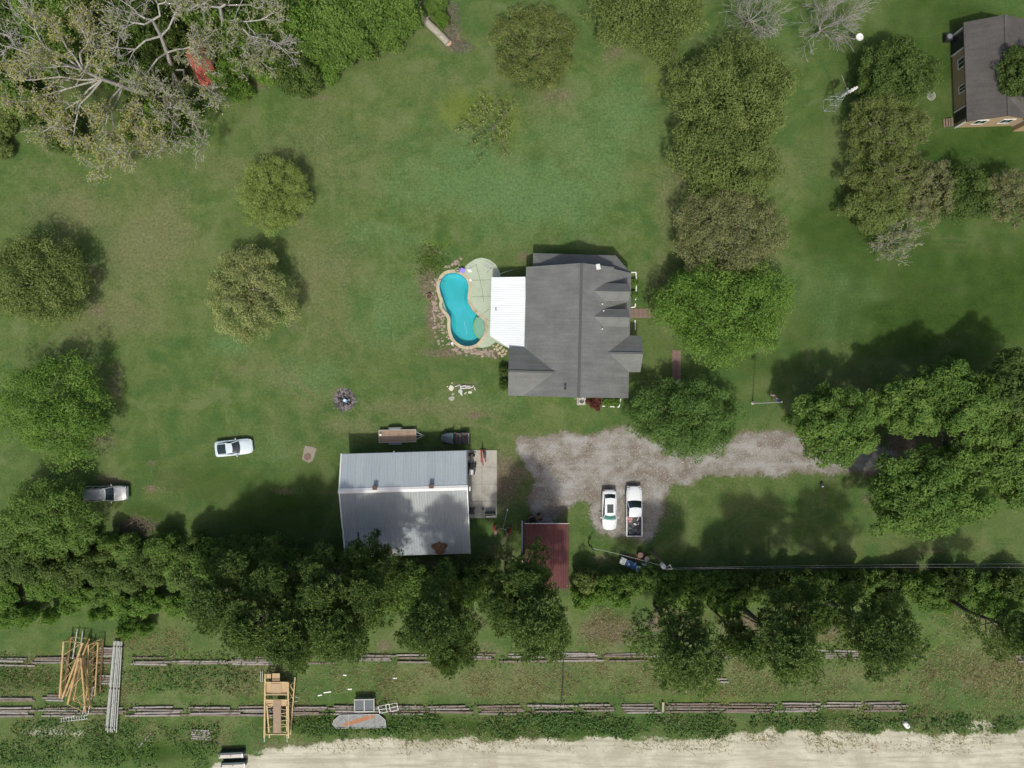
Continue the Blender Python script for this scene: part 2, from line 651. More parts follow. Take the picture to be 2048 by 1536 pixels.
trk = tracks([[(1820, 478), (1900, 476), (1980, 486), (2060, 492)], [(1830, 490), (1930, 490), (2060, 502)], [(1830, 502), (1940, 502), (2060, 512)],
              [(720, 830), (640, 800), (560, 740), (610, 690), (700, 640)], [(700, 850), (630, 815), (540, 760)], [(880, 838), (960, 826), (1040, 850), (1100, 880)],
              [(860, 856), (960, 850), (1040, 880)], [(560, 986), (690, 984)], [(350, 380), (380, 440), (400, 520)], [(1490, 1010), (1420, 960)],
              [(330, 470), (300, 560), (240, 650)]], 0.32)
trk = trk * (0.4 + 0.7 * vnoise(X, Y, .5, 77))
dry = np.maximum(dry, .85 * trk)
gravel = edge_soft(DRIVE, 0.95)
dirt = np.maximum(dirt, 0.9 * edge_soft(DRIVE, 1.1))
sand = np.maximum(sandp, edge_soft(ROAD, 0.7))
yellow = blobs([(940, 225, 70, 50, .9), (1010, 250, 40, 70, .8), (900, 490, 60, 20, .6), (1310, 150, 40, 60, .6),
                (1300, 155, 16, 12, .9), (90, 1450, 60, 20, .4), (1750, 1350, 120, 30, .5), (1260, 420, 80, 60, .4),
                (360, 430, 60, 60, .5), (1380, 1400, 160, 20, .6), (1560, 1330, 90, 40, .6), (1850, 1300, 90, 40, .5),
                (1480, 970, 90, 30, .5), (1880, 640, 200, 60, .25)], seed=81)

V = np.stack([X, Y, np.zeros_like(X)], 1)
ii = np.arange(nx * ny).reshape(ny, nx)
F = np.stack([ii[:-1, :-1].ravel(), ii[:-1, 1:].ravel(), ii[1:, 1:].ravel(), ii[1:, :-1].ravel()], 1)
inp = in_poly(X, Y, POOL)
F = F[~inp[F].any(axis=1)]
g_me = np_mesh('ground', V, F, smooth=True)
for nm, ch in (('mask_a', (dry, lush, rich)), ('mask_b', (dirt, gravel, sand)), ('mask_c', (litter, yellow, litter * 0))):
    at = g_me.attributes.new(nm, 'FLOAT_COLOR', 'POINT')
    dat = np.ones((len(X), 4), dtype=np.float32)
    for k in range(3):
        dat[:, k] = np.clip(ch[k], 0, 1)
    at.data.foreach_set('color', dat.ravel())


def gravel_nodes(t, v):
    a = t.noise(v, 0.5, 3, 0.6, 0.3)
    b = t.noise(v, 6.0, 3, 0.7)
    c = t.noise(v, 22.0, 2, 0.7)
    base = t.ramp(a, [(0.38, (0.160, 0.128, 0.090)), (0.48, (0.235, 0.218, 0.180)), (0.62, (0.35, 0.345, 0.32))])
    spk = t.ramp(b, [(0.32, (0.085, 0.078, 0.066)), (0.55, (0.20, 0.19, 0.17)), (0.72, (0.42, 0.415, 0.39))])
    mp = t.n('ShaderNodeMapping')
    mp.inputs['Scale'].default_value = (0.10, 0.9, 1)
    t.l(v, mp.inputs[0])
    rut = t.noise(mp.outputs[0], 1.1, 3, 0.6, 0.4)
    base = t.mix(t.mapr(rut, 0.50, 0.66, 0, 0.4), base, (0.165, 0.138, 0.100))
    base = t.mix(t.mapr(rut, 0.46, 0.34, 0, 0.5), base, (0.40, 0.395, 0.365))
    col = t.mix(0.42, base, spk)
    col = t.mix(0.7, col, t.ramp(c, [(0.3, 0.55), (0.5, 1.0), (0.72, 1.6)]), 'MULTIPLY')
    return col, t.math('ADD', b, t.math('MULTIPLY', c, 0.5))


def sand_nodes(t, v):
    a = t.noise(v, 0.35, 3, 0.6, 0.6)
    mp = t.n('ShaderNodeMapping')
    mp.inputs['Scale'].default_value = (0.12, 1.3, 1)
    t.l(v, mp.inputs[0])
    st = t.noise(mp.outputs[0], 1.2, 3, 0.65)
    b = t.noise(v, 7.0, 3, 0.7)
    base = t.ramp(a, [(0.3, (0.35, 0.335, 0.25)), (0.65, (0.49, 0.475, 0.37))])
    base = t.mix(t.mapr(st, 0.42, 0.66, 0, 0.75), base, (0.30, 0.28, 0.205))
    m = t.mapr(b, 0.6, 0.75, 0, 0.55)
    base = t.mix(m, base, (0.24, 0.20, 0.14))
    return base, b


def ground_mat():
    t = NT('ground')
    v = t.geo()
    A = t.n('ShaderNodeSeparateColor')
    t.l(t.n('ShaderNodeAttribute', attribute_name='mask_a').outputs['Color'], A.inputs[0])
    B = t.n('ShaderNodeSeparateColor')
    t.l(t.n('ShaderNodeAttribute', attribute_name='mask_b').outputs['Color'], B.inputs[0])
    D = t.n('ShaderNodeSeparateColor')
    t.l(t.n('ShaderNodeAttribute', attribute_name='mask_c').outputs['Color'], D.inputs[0])
    n_big = t.noise(v, 0.09, 3, 0.6, 0.4)
    n_mid = t.noise(v, 0.55, 4, 0.65, 0.3)
    n_fin = t.noise(v, 3.2, 3, 0.75)
    n_gr = t.noise(v, 11.0, 2, 0.75)

    def brk(mask, amt=0.55, lo=0.15, hi=0.95):
        s = t.math('ADD', mask, t.math('MULTIPLY', t.math('SUBTRACT', t.mix(0.5, n_mid, n_fin), 0.5), amt * 2))
        return t.mapr(s, lo, hi)

    n_pat = t.noise(v, 0.22, 4, 0.6, 0.8)
    grass = t.ramp(n_mid, [(0.3, (0.055, 0.093, 0.023)), (0.5, (0.073, 0.119, 0.031)), (0.7, (0.099, 0.141, 0.046))])
    grass = t.mix(t.mapr(n_big, 0.38, 0.62, 0, 0.6), grass, (0.099, 0.128, 0.042))
    grass = t.mix(t.mapr(n_pat, 0.50, 0.64, 0, 0.6), grass, (0.043, 0.096, 0.024))
    grass = t.mix(t.mapr(n_pat, 0.47, 0.36, 0, 0.5), grass, (0.128, 0.155, 0.064))
    mint = t.ramp(n_fin, [(0.3, (0.062, 0.125, 0.040)), (0.7, (0.116, 0.188, 0.073))])
    col = t.mix(t.math('MULTIPLY', brk(A.outputs[1], 0.7), 0.8), grass, mint)
    col = t.mix(t.math('MULTIPLY', brk(D.outputs[1], 0.9, .3, .9), 0.7), col, (0.113, 0.150, 0.023))
    dryc = t.ramp(n_fin, [(0.3, (0.101, 0.115, 0.045)), (0.7, (0.168, 0.166, 0.083))])
    col = t.mix(t.math('MULTIPLY', brk(A.outputs[0], 0.6), 0.75), col, dryc)
    rich_dimc = t.ramp(n_mid, [(0.3, (0.020, 0.048, 0.006)), (0.7, (0.039, 0.075, 0.011))])
    col = t.mix(t.math('MULTIPLY', brk(A.outputs[2], 0.3), 0.88), col, rich_dimc)
    litc = t.ramp(n_fin, [(0.3, (0.045, 0.038, 0.022)), (0.5, (0.09, 0.075, 0.045)), (0.7, (0.05, 0.07, 0.02))])
    col = t.mix(t.math('MULTIPLY', brk(D.outputs[0], 0.5), 0.85), col, litc)
    dirtc = t.ramp(n_fin, [(0.3, (0.095, 0.070, 0.046)), (0.6, (0.165, 0.130, 0.095)), (0.75, (0.20, 0.17, 0.13))])
    dm = t.math('MULTIPLY', brk(B.outputs[0], 0.9, 0.25, 1.0), 0.85)
    col = t.mix(dm, col, dirtc)
    n_wd = t.noise(v, 1.6, 3, 0.6)
    col = t.mix(t.mapr(n_wd, 0.60, 0.70, 0, 0.5), col, (0.032, 0.066, 0.015))
    col = t.mix(t.mapr(n_wd, 0.36, 0.27, 0, 0.4), col, (0.120, 0.118, 0.058))
    # blades and tufts: grain over everything that grows
    grain = t.ramp(n_gr, [(0.25, 0.55), (0.5, 1.0), (0.75, 1.55)])
    col = t.mix(0.8, col, grain, 'MULTIPLY')
    fl = t.ramp(n_fin, [(0.28, 0.72), (0.5, 1.0), (0.72, 1.28)])
    col = t.mix(0.7, col, fl, 'MULTIPLY')
    gc, gh = gravel_nodes(t, v)
    gm = t.math('ADD', B.outputs[1], t.math('MULTIPLY', t.math('SUBTRACT', t.mix(0.65, n_mid, n_fin), 0.5), 1.9))
    col = t.mix(t.mapr(gm, 0.35, 0.95), col, gc)
    sc, sh = sand_nodes(t, v)
    sm = t.math('ADD', B.outputs[2], t.math('MULTIPLY', t.math('SUBTRACT', t.mix(0.6, n_mid, n_fin), 0.5), 1.9))
    col = t.mix(t.mapr(sm, 0.40, 0.85), col, sc)
    h = t.math('ADD', t.math('MULTIPLY', n_gr, 0.6), n_fin)
    return t.done(t.bsdf(col, 0.95, 0, 0.15, t.bump(h, 0.5, 0.12)))


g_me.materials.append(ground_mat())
ground = tag(link(bpy.data.objects.new('ground', g_me)), 'grassy lawn and rough ground with bare patches', None, None, 'structure')

t = NT('gravel')
gc, gh = gravel_nodes(t, t.geo())
M_GRAVEL = t.done(t.bsdf(gc, 0.95, 0, 0.2, t.bump(gh, 0.6, 0.08)))
dpts = np.array(DRIVE)[::2]
dgx, dgy = np.meshgrid(np.arange(0, 48, .25), np.arange(-19.5, -5, .25))
dx_, dy_ = dgx.ravel(), dgy.ravel()
dd_ = np.full(dx_.shape, 1e9)
for q in dpts:
    dd_ = np.minimum(dd_, (dx_ - q[0]) ** 2 + (dy_ - q[1]) ** 2)
ok = (in_poly(dx_, dy_, DRIVE) & (dd_ > .75 ** 2)).reshape(dgx.shape)
di = np.arange(dgx.size).reshape(dgx.shape)
cell = ok[:-1, :-1] & ok[1:, :-1] & ok[:-1, 1:] & ok[1:, 1:]
DF = np.stack([di[:-1, :-1][cell], di[:-1, 1:][cell], di[1:, 1:][cell], di[1:, :-1][cell]], 1)
used, inv = np.unique(DF, return_inverse=True)
dv_ = np.stack([dx_[used], dy_[used], np.full(len(used), .006)], 1)
driveway = link(bpy.data.objects.new('driveway', np_mesh('driveway', dv_, inv.reshape(DF.shape), None, (M_GRAVEL,))))
tag(driveway, 'grey gravel driveway with brown worn patches', None, None, 'structure')

t = NT('sand')
sc, sh = sand_nodes(t, t.geo())
M_SAND = t.done(t.bsdf(sc, 0.95, 0, 0.15, t.bump(sh, 0.5, 0.08)))
road = tag(MB().prism([(x, y - 0.7) if y > -60 else (x, y) for x, y in ROAD], -0.05, 0.008).build('road', M_SAND), 'pale sandy road along the yard', None, None, 'structure')

# ---------------------------------------------------------------- concrete
M_CONC = plain('concrete', (0.36, 0.345, 0.29), 0.85, var=0.16, scale=0.8, bump=0.25, dirt=(0.16, 0.15, 0.12), dirt_amt=0.7)
M_DECK = plain('deck_concrete', (0.36, 0.42, 0.31), 0.8, var=0.10, scale=0.9, bump=0.2, dirt=(0.24, 0.28, 0.2), dirt_amt=0.5)
M_COPING = plain('coping_stone', (0.42, 0.37, 0.25), 0.8, var=0.28, scale=1.6, bump=0.3, dirt=(0.22, 0.16, 0.10), dirt_amt=0.6)
M_WHITE = plain('white_paint', (0.70, 0.70, 0.67), 0.5, var=0.06, scale=2)
M_BLACK = plain('black_rubber', (0.018, 0.018, 0.018), 0.8, var=0.3)
M_DKMETAL = plain('dark_metal', (0.035, 0.036, 0.038), 0.5, 0.4, var=0.3)
M_STEEL = plain('grey_steel', (0.28, 0.29, 0.30), 0.45, 0.5, var=0.2, dirt=(0.12, 0.10, 0.08), dirt_amt=0.5)
M_STONE = plain('field_stone', (0.27, 0.22, 0.17), 0.9, var=0.4, scale=1.2, bump=0.4)
M_GLASS = glass_mat()

# concrete apron in front of the barn door, a few slabs with joints
apron = thing('concrete_apron', 'stained concrete slab beside the grey metal barn', 'slab', P(966, 968))
ax0, ay0 = P(934, 1036)[:2]
ax1, ay1 = P(994, 900)[:2]
ac = P(966, 968)
rows = 4
for i in range(rows):
    for j in range(2):
        xa = ax0 + (ax1 - ax0) * j / 2 - ac.x
        xb = ax0 + (ax1 - ax0) * (j + 1) / 2 - ac.x
        ya = ay0 + (ay1 - ay0) * i / rows - ac.y
        yb = ay0 + (ay1 - ay0) * (i + 1) / rows - ac.y
        MB().bbox(((xa + xb) / 2, (ya + yb) / 2, 0.035), (xb - xa - 0.02, yb - ya - 0.02, 0.13), 0.012).build('slab', M_CONC, apron)

# ---------------------------------------------------------------- pool
pool = thing('swimming_pool', 'kidney shaped swimming pool of turquoise water with stone coping', 'pool', P(925, 620))
pc = P(925, 620)
LP = [(x - pc.x, y - pc.y) for x, y in POOL]


def pool_plaster():
    t = NT('pool_plaster')
    v = t.coord()
    n = t.noise(v, 0.5, 4)
    s = t.noise(v, 2.5, 5, 0.6, 1.0)
    c = t.ramp(n, [(0.3, (0.05, 0.42, 0.42)), (0.7, (0.075, 0.48, 0.54))])
    c = t.mix(t.mapr(s, 0.55, 0.75, 0, 0.3), c, (0.13, 0.62, 0.74))
    return t.done(t.bsdf(c, 0.6))


M_PLASTER = pool_plaster()
# basin: wall ring down to a sloping floor
n = len(LP)
inner = offset_poly(LP, -0.5)


def depth(x, y):
    return -1.0 - 0.35 * max(0.0, min(1.0, (1.5 - y) / 8.0))


mb = MB()
vs = [(x, y, 0.0) for x, y in LP] + [(x, y, depth(x, y) + 0.25) for x, y in offset_poly(LP, -0.04)] + [(x, y, depth(x, y)) for x, y in inner]
fs = []
for i in range(n):
    j = (i + 1) % n
    fs.append((i, j, n + j, n + i))
    fs.append((n + i, n + j, 2 * n + j, 2 * n + i))
fs.append(tuple(range(2 * n, 3 * n)))
mb.add(vs, fs).build('basin', M_PLASTER, pool)
# sun shelf and small ledge just under the water
arc = catmull(px_poly(zp([(712, 938), (690, 985), (672, 1050), (680, 1110), (706, 1170), (748, 1212)], 840, 480, 6.143)), 5, False)
edge = [q for q in px_poly(zp([(775, 1175), (790, 1130), (797, 1060), (775, 985), (740, 952)], 840, 480, 6.143))]
M_SHELF = plain('shelf_plaster', (0.36, 0.42, 0.30), 0.7, var=0.12)
M_SHELFEDGE = plain('shelf_edge', (0.36, 0.44, 0.14), 0.7, var=0.12)
poly = [(x - pc.x, y - pc.y) for x, y in arc + edge]
MB().prism(poly, -1.0, -0.16).build('shelf', M_SHELF, pool)
a2 = [(x - pc.x, y - pc.y) for x, y in arc]
a3 = [(x - 0.20, y - 0.02) for x, y in a2]
MB().prism(a2 + a3[::-1], -1.0, -0.22).build('shelf_edge', M_SHELFEDGE, pool)
led = px_poly(zp([(287, 750), (305, 800), (318, 850), (345, 895), (322, 884), (298, 858), (278, 806)], 840, 480, 6.143))
MB().prism([(x - pc.x, y - pc.y) for x, y in led], -1.0, -0.14).build('ledge', M_SHELF, pool)


def water_mat():
    t = NT('pool_water')
    v = t.coord()
    n = t.noise(v, 2.2, 3, 0.5, 0.6)
    nb = t.bump(n, 0.12, 0.05)
    tr = t.n('ShaderNodeBsdfTransparent')
    tr.inputs[0].default_value = (0.66, 0.88, 0.91, 1)
    gl = t.n('ShaderNodeBsdfGlossy')
    gl.inputs['Roughness'].default_value = 0.04
    t.l(nb, gl.inputs['Normal'])
    fr = t.n('ShaderNodeFresnel')
    fr.inputs[0].default_value = 1.33
    t.l(nb, fr.inputs['Normal'])
    mx = t.n('ShaderNodeMixShader')
    t.l(fr.outputs[0], mx.inputs[0])
    t.l(tr.outputs[0], mx.inputs[1])
    t.l(gl.outputs[0], mx.inputs[2])
    return t.done(mx.outputs[0])


wp = [(x, y, -0.09) for x, y in offset_poly(LP, -0.005)]
MB().add(wp, [tuple(range(len(wp) - 1, -1, -1))]).build('water', water_mat(), pool)
# coping: single stones round the rim
out1 = offset_poly(LP, 0.40)
k = 2
for i in range(0, n, k):
    a, b = i, (i + k) % n
    mid = (i + k // 2) % n
    poly = [LP[a], LP[mid], LP[b], out1[b], out1[mid], out1[a]]
    cx = sum(p[0] for p in poly) / 6
    cy = sum(p[1] for p in poly) / 6
    poly = [(cx + (x - cx) * 0.965, cy + (y - cy) * 0.985) for x, y in poly]
    MB().prism(poly, -0.12, 0.075 + random.uniform(0, 0.012)).build('coping_stone', M_COPING, pool)
# return jets / skimmer line lying on the pool floor
M_HOSE = plain('pale_hose', (0.45, 0.62, 0.85), 0.4)
hp = [P(*q) - pc for q in zp([(560, 1160), (575, 1110), (545, 1050), (540, 980)], 840, 480, 6.143)]
MB().tube([(q.x, q.y, depth(q.x, q.y) + 0.04) for q in hp], 0.035, 6).build('cleaner_hose', M_HOSE, pool)

deck_px = zp([(470, 380), (535, 352), (590, 290), (680, 235), (760, 218), (850, 240), (930, 300), (975, 380), (992, 450), (1290, 460),
              (1290, 1330), (1090, 1330), (930, 1255), (860, 1305), (770, 1325), (700, 1318)], 840, 480, 6.143)
deck_out = px_poly(deck_px)
# follow the coping's outer edge back up along the pool's right side
oc = offset_poly(POOL, 0.385)
pos = lambda q: min(range(n), key=lambda i: (oc[i][0] - q[0]) ** 2 + (oc[i][1] - q[1]) ** 2)
i0, i1 = pos(deck_out[-1]), pos(deck_out[0])
back = []
i = i0
while i != i1:
    back.append(oc[i])
    i = (i - 1) % n
deck = tag(MB().prism(deck_out + back[1:], -0.1, 0.05).build('pool_deck', M_DECK), 'pale green concrete deck between pool and patio roof', 'deck', None)
M_JOINT = plain('deck_crack', (0.12, 0.14, 0.10), 0.9)
crk = MB()
for seg in ([(690, 300), (735, 480), (770, 640), (780, 760)], [(640, 495), (870, 490)], [(640, 700), (870, 690)], [(590, 360), (700, 300)],
            [(900, 330), (820, 400)], [(850, 850), (700, 960)], [(810, 960), (860, 1000)]):
    q = px_poly(zp(seg, 840, 480, 6.143))
    for a, b in zip(q[:-1], q[1:]):
        L = math.hypot(b[0] - a[0], b[1] - a[1])
        crk.box(((a[0] + b[0]) / 2, (a[1] + b[1]) / 2, 0.0505), (L + 0.02, 0.045, 0.005), math.atan2(b[1] - a[1], b[0] - a[0]))
crk.build('joint', M_JOINT, deck)['kind'] = 'stuff'


def rock_mesh(r, seed, flat=0.6):
    rr = random.Random(seed)
    bm = bmesh.new()
    bmesh.ops.create_icosphere(bm, subdivisions=1, radius=r)
    for v in bm.verts:
        v.co *= rr.uniform(0.75, 1.2)
        v.co.z *= flat
    vs = [v.co.copy() for v in bm.verts]
    bm.verts.index_update()
    fs = [tuple(v.index for v in f.verts) for f in bm.faces]
    bm.free()
    return vs, fs


def rocks(pts, r0, r1, flat=0.5, seed=1, zoff=0.0):
    rr = random.Random(seed)
    mb = MB()
    for i, (x, y) in enumerate(pts):
        r = rr.uniform(r0, r1)
        vs, fs = rock_mesh(r, seed * 100 + i, flat)
        a = rr.uniform(0, 6.28)
        mb.add([(x + v.x * math.cos(a) - v.y * math.sin(a), y + v.x * math.sin(a) + v.y * math.cos(a), v.z + r * flat * 0.35 + zoff) for v in vs], fs)
    return mb


# rock border west and south of the pool
rr = random.Random(5)
pts = []
for (x0, y0, x1, y1, cnt, sp) in ((872, 560, 868, 640, 26, 5), (866, 615, 890, 640, 26, 6), (872, 640, 905, 690, 22, 8), (905, 700, 985, 705, 70, 6),
                                  (940, 702, 990, 712, 40, 5), (862, 580, 872, 620, 20, 6), (870, 640, 880, 690, 16, 8), (895, 533, 920, 522, 18, 4)):
    for i in range(cnt):
        f = rr.random()
        q = P(x0 + (x1 - x0) * f + rr.gauss(0, sp * .6), y0 + (y1 - y0) * f + rr.gauss(0, sp * .6))
        if not in_poly(np.array([q.x]), np.array([q.y]), oc)[0] and not in_poly(np.array([q.x]), np.array([q.y]), deck_out + back[1:])[0]:
            pts.append((q.x, q.y))
tag(rocks(pts, 0.08, 0.24, 0.5, 3).build('border_rocks', M_STONE), 'loose brown rocks edging the bed around the pool', 'rocks', None, 'stuff')
# flagstone steps between deck and wing
fp = thing('flagstone_path', 'pale flagstones set in soil at the patio roof corner', 'path', P(1003, 700))
fc = P(1003, 700)
for i, (x, y, w, h) in enumerate([(950, 1350, 40, 36), (985, 1330, 36, 30), (975, 1390, 42, 38), (1015, 1370, 34, 34), (1010, 1420, 40, 40),
                                  (940, 1310, 30, 26), (1045, 1400, 30, 34), (1030, 1345, 28, 28), (915, 1340, 26, 26), (1060, 1365, 30, 26),
                                  (900, 1300, 26, 24), (960, 1290, 28, 22), (1000, 1310, 26, 24)]):
    q = P(*zp([(x, y)], 840, 480, 6.143)[0]) - fc
    w, h = w / 6.143 * 0.06 / 2, h / 6.143 * 0.06 / 2
    poly = []
    for a in range(7):
        rad = random.uniform(0.88, 1.12)
        poly.append((q.x + w * 1.1 * rad * math.cos(a / 7 * 6.283), q.y + h * 1.1 * rad * math.sin(a / 7 * 6.283)))
    MB().prism(poly, -0.06, 0.035 + random.uniform(0, 0.015)).build('flagstone', M_COPING, fp)
# brick walks on the east side
M_WALK = plain('brown_brick', (0.18, 0.125, 0.10), 0.9, var=0.25, scale=3, bump=0.3)


def brick_walk(label, x0, y0, x1, y1):
    a, b = P(x0, y1), P(x1, y0)
    c = (a + b) / 2
    w = thing('brick_walk', label, 'path', c)
    nxk = max(1, round((b.x - a.x) / 0.5))
    nyk = max(1, round((b.y - a.y) / 0.5))
    sx, sy = (b.x - a.x) / nxk, (b.y - a.y) / nyk
    me = None
    for i in range(nxk):
        for j in range(nyk):
            loc = (a.x + (i + .5) * sx - c.x, a.y + (j + .5) * sy - c.y, random.uniform(-.006, .006))
            if me is None:
                o = MB().bbox((0, 0, 0.0), (sx - 0.02, sy - 0.02, 0.12), 0.01).build('paver', M_WALK, w)
                me = o.data
                o.location = loc
            else:
                o = link(bpy.data.objects.new('paver', me), w)
                o.location = loc
    return w


brick_walk('brown paved walk from the porch toward the bright green tree', 1258, 617, 1312, 636)
brick_walk('short brown paved walk leading under the round oak', 1344, 700, 1362, 772)

# ================================================================ BUILDINGS
def shingle_mat(name, c0, c1):
    t = NT(name)
    v = t.coord()
    n = t.noise(v, 0.5, 5, 0.6)
    st = t.noise(v, 2.0, 4, 0.6)
    br = t.n('ShaderNodeTexBrick')
    br.inputs['Scale'].default_value = 3.0
    br.inputs['Mortar Size'].default_value = 0.03
    br.inputs['Color1'].default_value = (c0[0], c0[1], c0[2], 1)
    br.inputs['Color2'].default_value = (c1[0], c1[1], c1[2], 1)
    br.inputs['Mortar'].default_value = (c0[0] * .6, c0[1] * .6, c0[2] * .6, 1)
    mp = t.n('ShaderNodeMapping')
    mp.inputs['Rotation'].default_value = (0, 0, R(90))
    t.l(v, mp.inputs[0])
    t.l(mp.outputs[0], br.inputs[0])
    c = t.mix(0.8, br.outputs[0], t.ramp(n, [(0.3, 0.8), (0.7, 1.2)]), 'MULTIPLY')
    c = t.mix(t.mapr(st, 0.55, 0.75, 0, 0.4), c, tuple(x * 0.66 for x in c0))
    mp2 = t.n('ShaderNodeMapping')
    mp2.inputs['Scale'].default_value = (0.25, 2.2, 0.25)
    t.l(v, mp2.inputs[0])
    sk = t.noise(mp2.outputs[0], 1.3, 4, 0.65)
    c = t.mix(0.55, c, t.ramp(sk, [(0.3, 0.78), (0.7, 1.2)]), 'MULTIPLY')
    g = t.noise(v, 18, 3, 0.7)
    c = t.mix(0.5, c, t.ramp(g, [(0.3, 0.75), (0.7, 1.25)]), 'MULTIPLY')
    return t.done(t.bsdf(c, 0.9, 0, 0.25, t.bump(g, 0.3, 0.02)))


M_SHINGLE = shingle_mat('grey_shingles', (0.158, 0.166, 0.155), (0.178, 0.184, 0.172))
M_SHINGLE2 = shingle_mat('brown_grey_shingles', (0.085, 0.080, 0.072), (0.10, 0.095, 0.086))
M_RIDGE = plain('ridge_shingle', (0.085, 0.088, 0.085), 0.9, var=0.15)
M_SIDING = plain('grey_siding', (0.42, 0.41, 0.37), 0.7, var=0.08)
M_TRIM = plain('white_trim', (0.72, 0.72, 0.70), 0.55, var=0.06)
M_PIPE = plain('vent_pipe', (0.6, 0.6, 0.58), 0.5)

# ---------------------------------------------------------------- main house (local frame: u east, v north)
HU = Vector((7.55, 5.95, 0))
house = thing('house', 'grey shingled house with dormers and wrap-around porch roof beside the pool', 'house', HU, R(-1.3))
EZ, RZ, HW, HV = 3.1, 6.6, 6.08, 7.45
SL = (RZ - EZ) / HW
TH = 0.16
zm = lambda u: RZ - SL * abs(u)


def roof_plane(pts, parent, name='roof_plane', mat=None):
    """pts: list of (u,v,z) counter-clockwise from above"""
    return MB().slab(pts, TH).build(name, mat or M_SHINGLE, parent)


def wall_block(poly, z0, z1, parent, mat=M_SIDING):
    return MB().prism(poly, z0, z1).build('wall', mat, parent)


# west slope with the wing valley left open, east slope with notch at the porch corner
roof_plane([(-HW, -HV, EZ), (0, -HV, RZ), (0, HV, RZ), (-HW, HV, EZ)], house)
roof_plane([(0, -HV, RZ), (HW, -HV, EZ), (HW, 7.0, EZ), (3.9, 7.25, zm(3.9)), (3.9, HV, zm(3.9)), (0, HV, RZ)], house)
MB().slab([(-0.17, -HV + .01, RZ - .05), (0, -HV + .01, RZ + 0.05), (0, HV - .01, RZ + 0.05), (-0.17, HV - .01, RZ - .05)], 0.04).build('ridge_cap', M_RIDGE, house)
MB().slab([(0, -HV + .01, RZ + 0.05), (0.17, -HV + .01, RZ - 0.05), (0.17, HV - .01, RZ - .05), (0, HV - .01, RZ + 0.05)], 0.04).build('ridge_cap', M_RIDGE, house)
# walls
wall_block([(-5.6, -7.1), (5.6, -7.1), (5.6, 6.6), (-5.6, 6.6)], 0, 2.95, house)
for v0 in (-7.1, 6.6):
    d = 0.14 if v0 < 0 else -0.14
    g = MB()
    vs = [(-5.6, v0, 2.95), (5.6, v0, 2.95), (0, v0, zm(0) - TH - .02), (-5.6, v0 + d, 2.95), (5.6, v0 + d, 2.95), (0, v0 + d, zm(0) - TH - .02)]
    g.add(vs, [(0, 1, 2), (5, 4, 3), (0, 3, 4, 1), (1, 4, 5, 2), (2, 5, 3, 0)]).build('gable_wall', M_SIDING, house)


def cross_gable(u_out, u_in_sign, v0, v1, slope, wall_u, name='wing'):
    """gable wing whose ridge runs east-west and dies into the main roof; u_out = outer end"""
    vr = (v0 + v1) / 2
    hw = (v1 - v0) / 2
    zr = EZ + slope * hw
    ur = u_in_sign * (RZ - zr) / SL          # where the ridge meets the main slope
    ue = u_in_sign * HW
    e = 0.03
    if u_in_sign < 0:
        n_ = [(u_out, v1, EZ + e), (u_out, vr, zr + e), (ur, vr, zr + e), (ue, v1, EZ + e)]
        s_ = [(u_out, v0, EZ + e), (ue, v0, EZ + e), (ur, vr, zr + e), (u_out, vr, zr + e)]
    else:
        n_ = [(ue, v1, EZ + e), (ur, vr, zr + e), (u_out, vr, zr + e), (u_out, v1, EZ + e)]
        s_ = [(u_out, v0, EZ + e), (u_out, vr, zr + e), (ur, vr, zr + e), (ue, v0, EZ + e)]
    roof_plane(n_, house)
    roof_plane(s_, house)
    MB().box(((u_out + ur) / 2, vr, zr + 0.045), (abs(u_out - ur), 0.22, 0.05)).build('ridge_cap', M_RIDGE, house)
    a, b = sorted((wall_u, u_in_sign * 5.6 + u_in_sign * 0.002))
    wall_block([(a, v0 + .35), (b, v0 + .35), (b, v1 - .35), (a, v1 - .35)], 0, 2.93, house)
    x = wall_u
    y0, y1 = v0 + .35, v1 - .35
    d = -u_in_sign * 0.14
    MB().add([(x, y0, 2.93), (x, y1, 2.93), (x, vr, zr - TH - .1), (x + d, y0, 2.93), (x + d, y1, 2.93), (x + d, vr, zr - TH - .1)],
             [(0, 1, 2), (5, 4, 3), (0, 3, 4, 1), (1, 4, 5, 2), (2, 5, 3, 0)]).build('gable_wall', M_SIDING, house)


cross_gable(-7.85, -1, -7.46, -1.9, 0.72, -7.5)
cross_gable(7.38, 1, -4.42, -0.2, 0.72, 7.0)

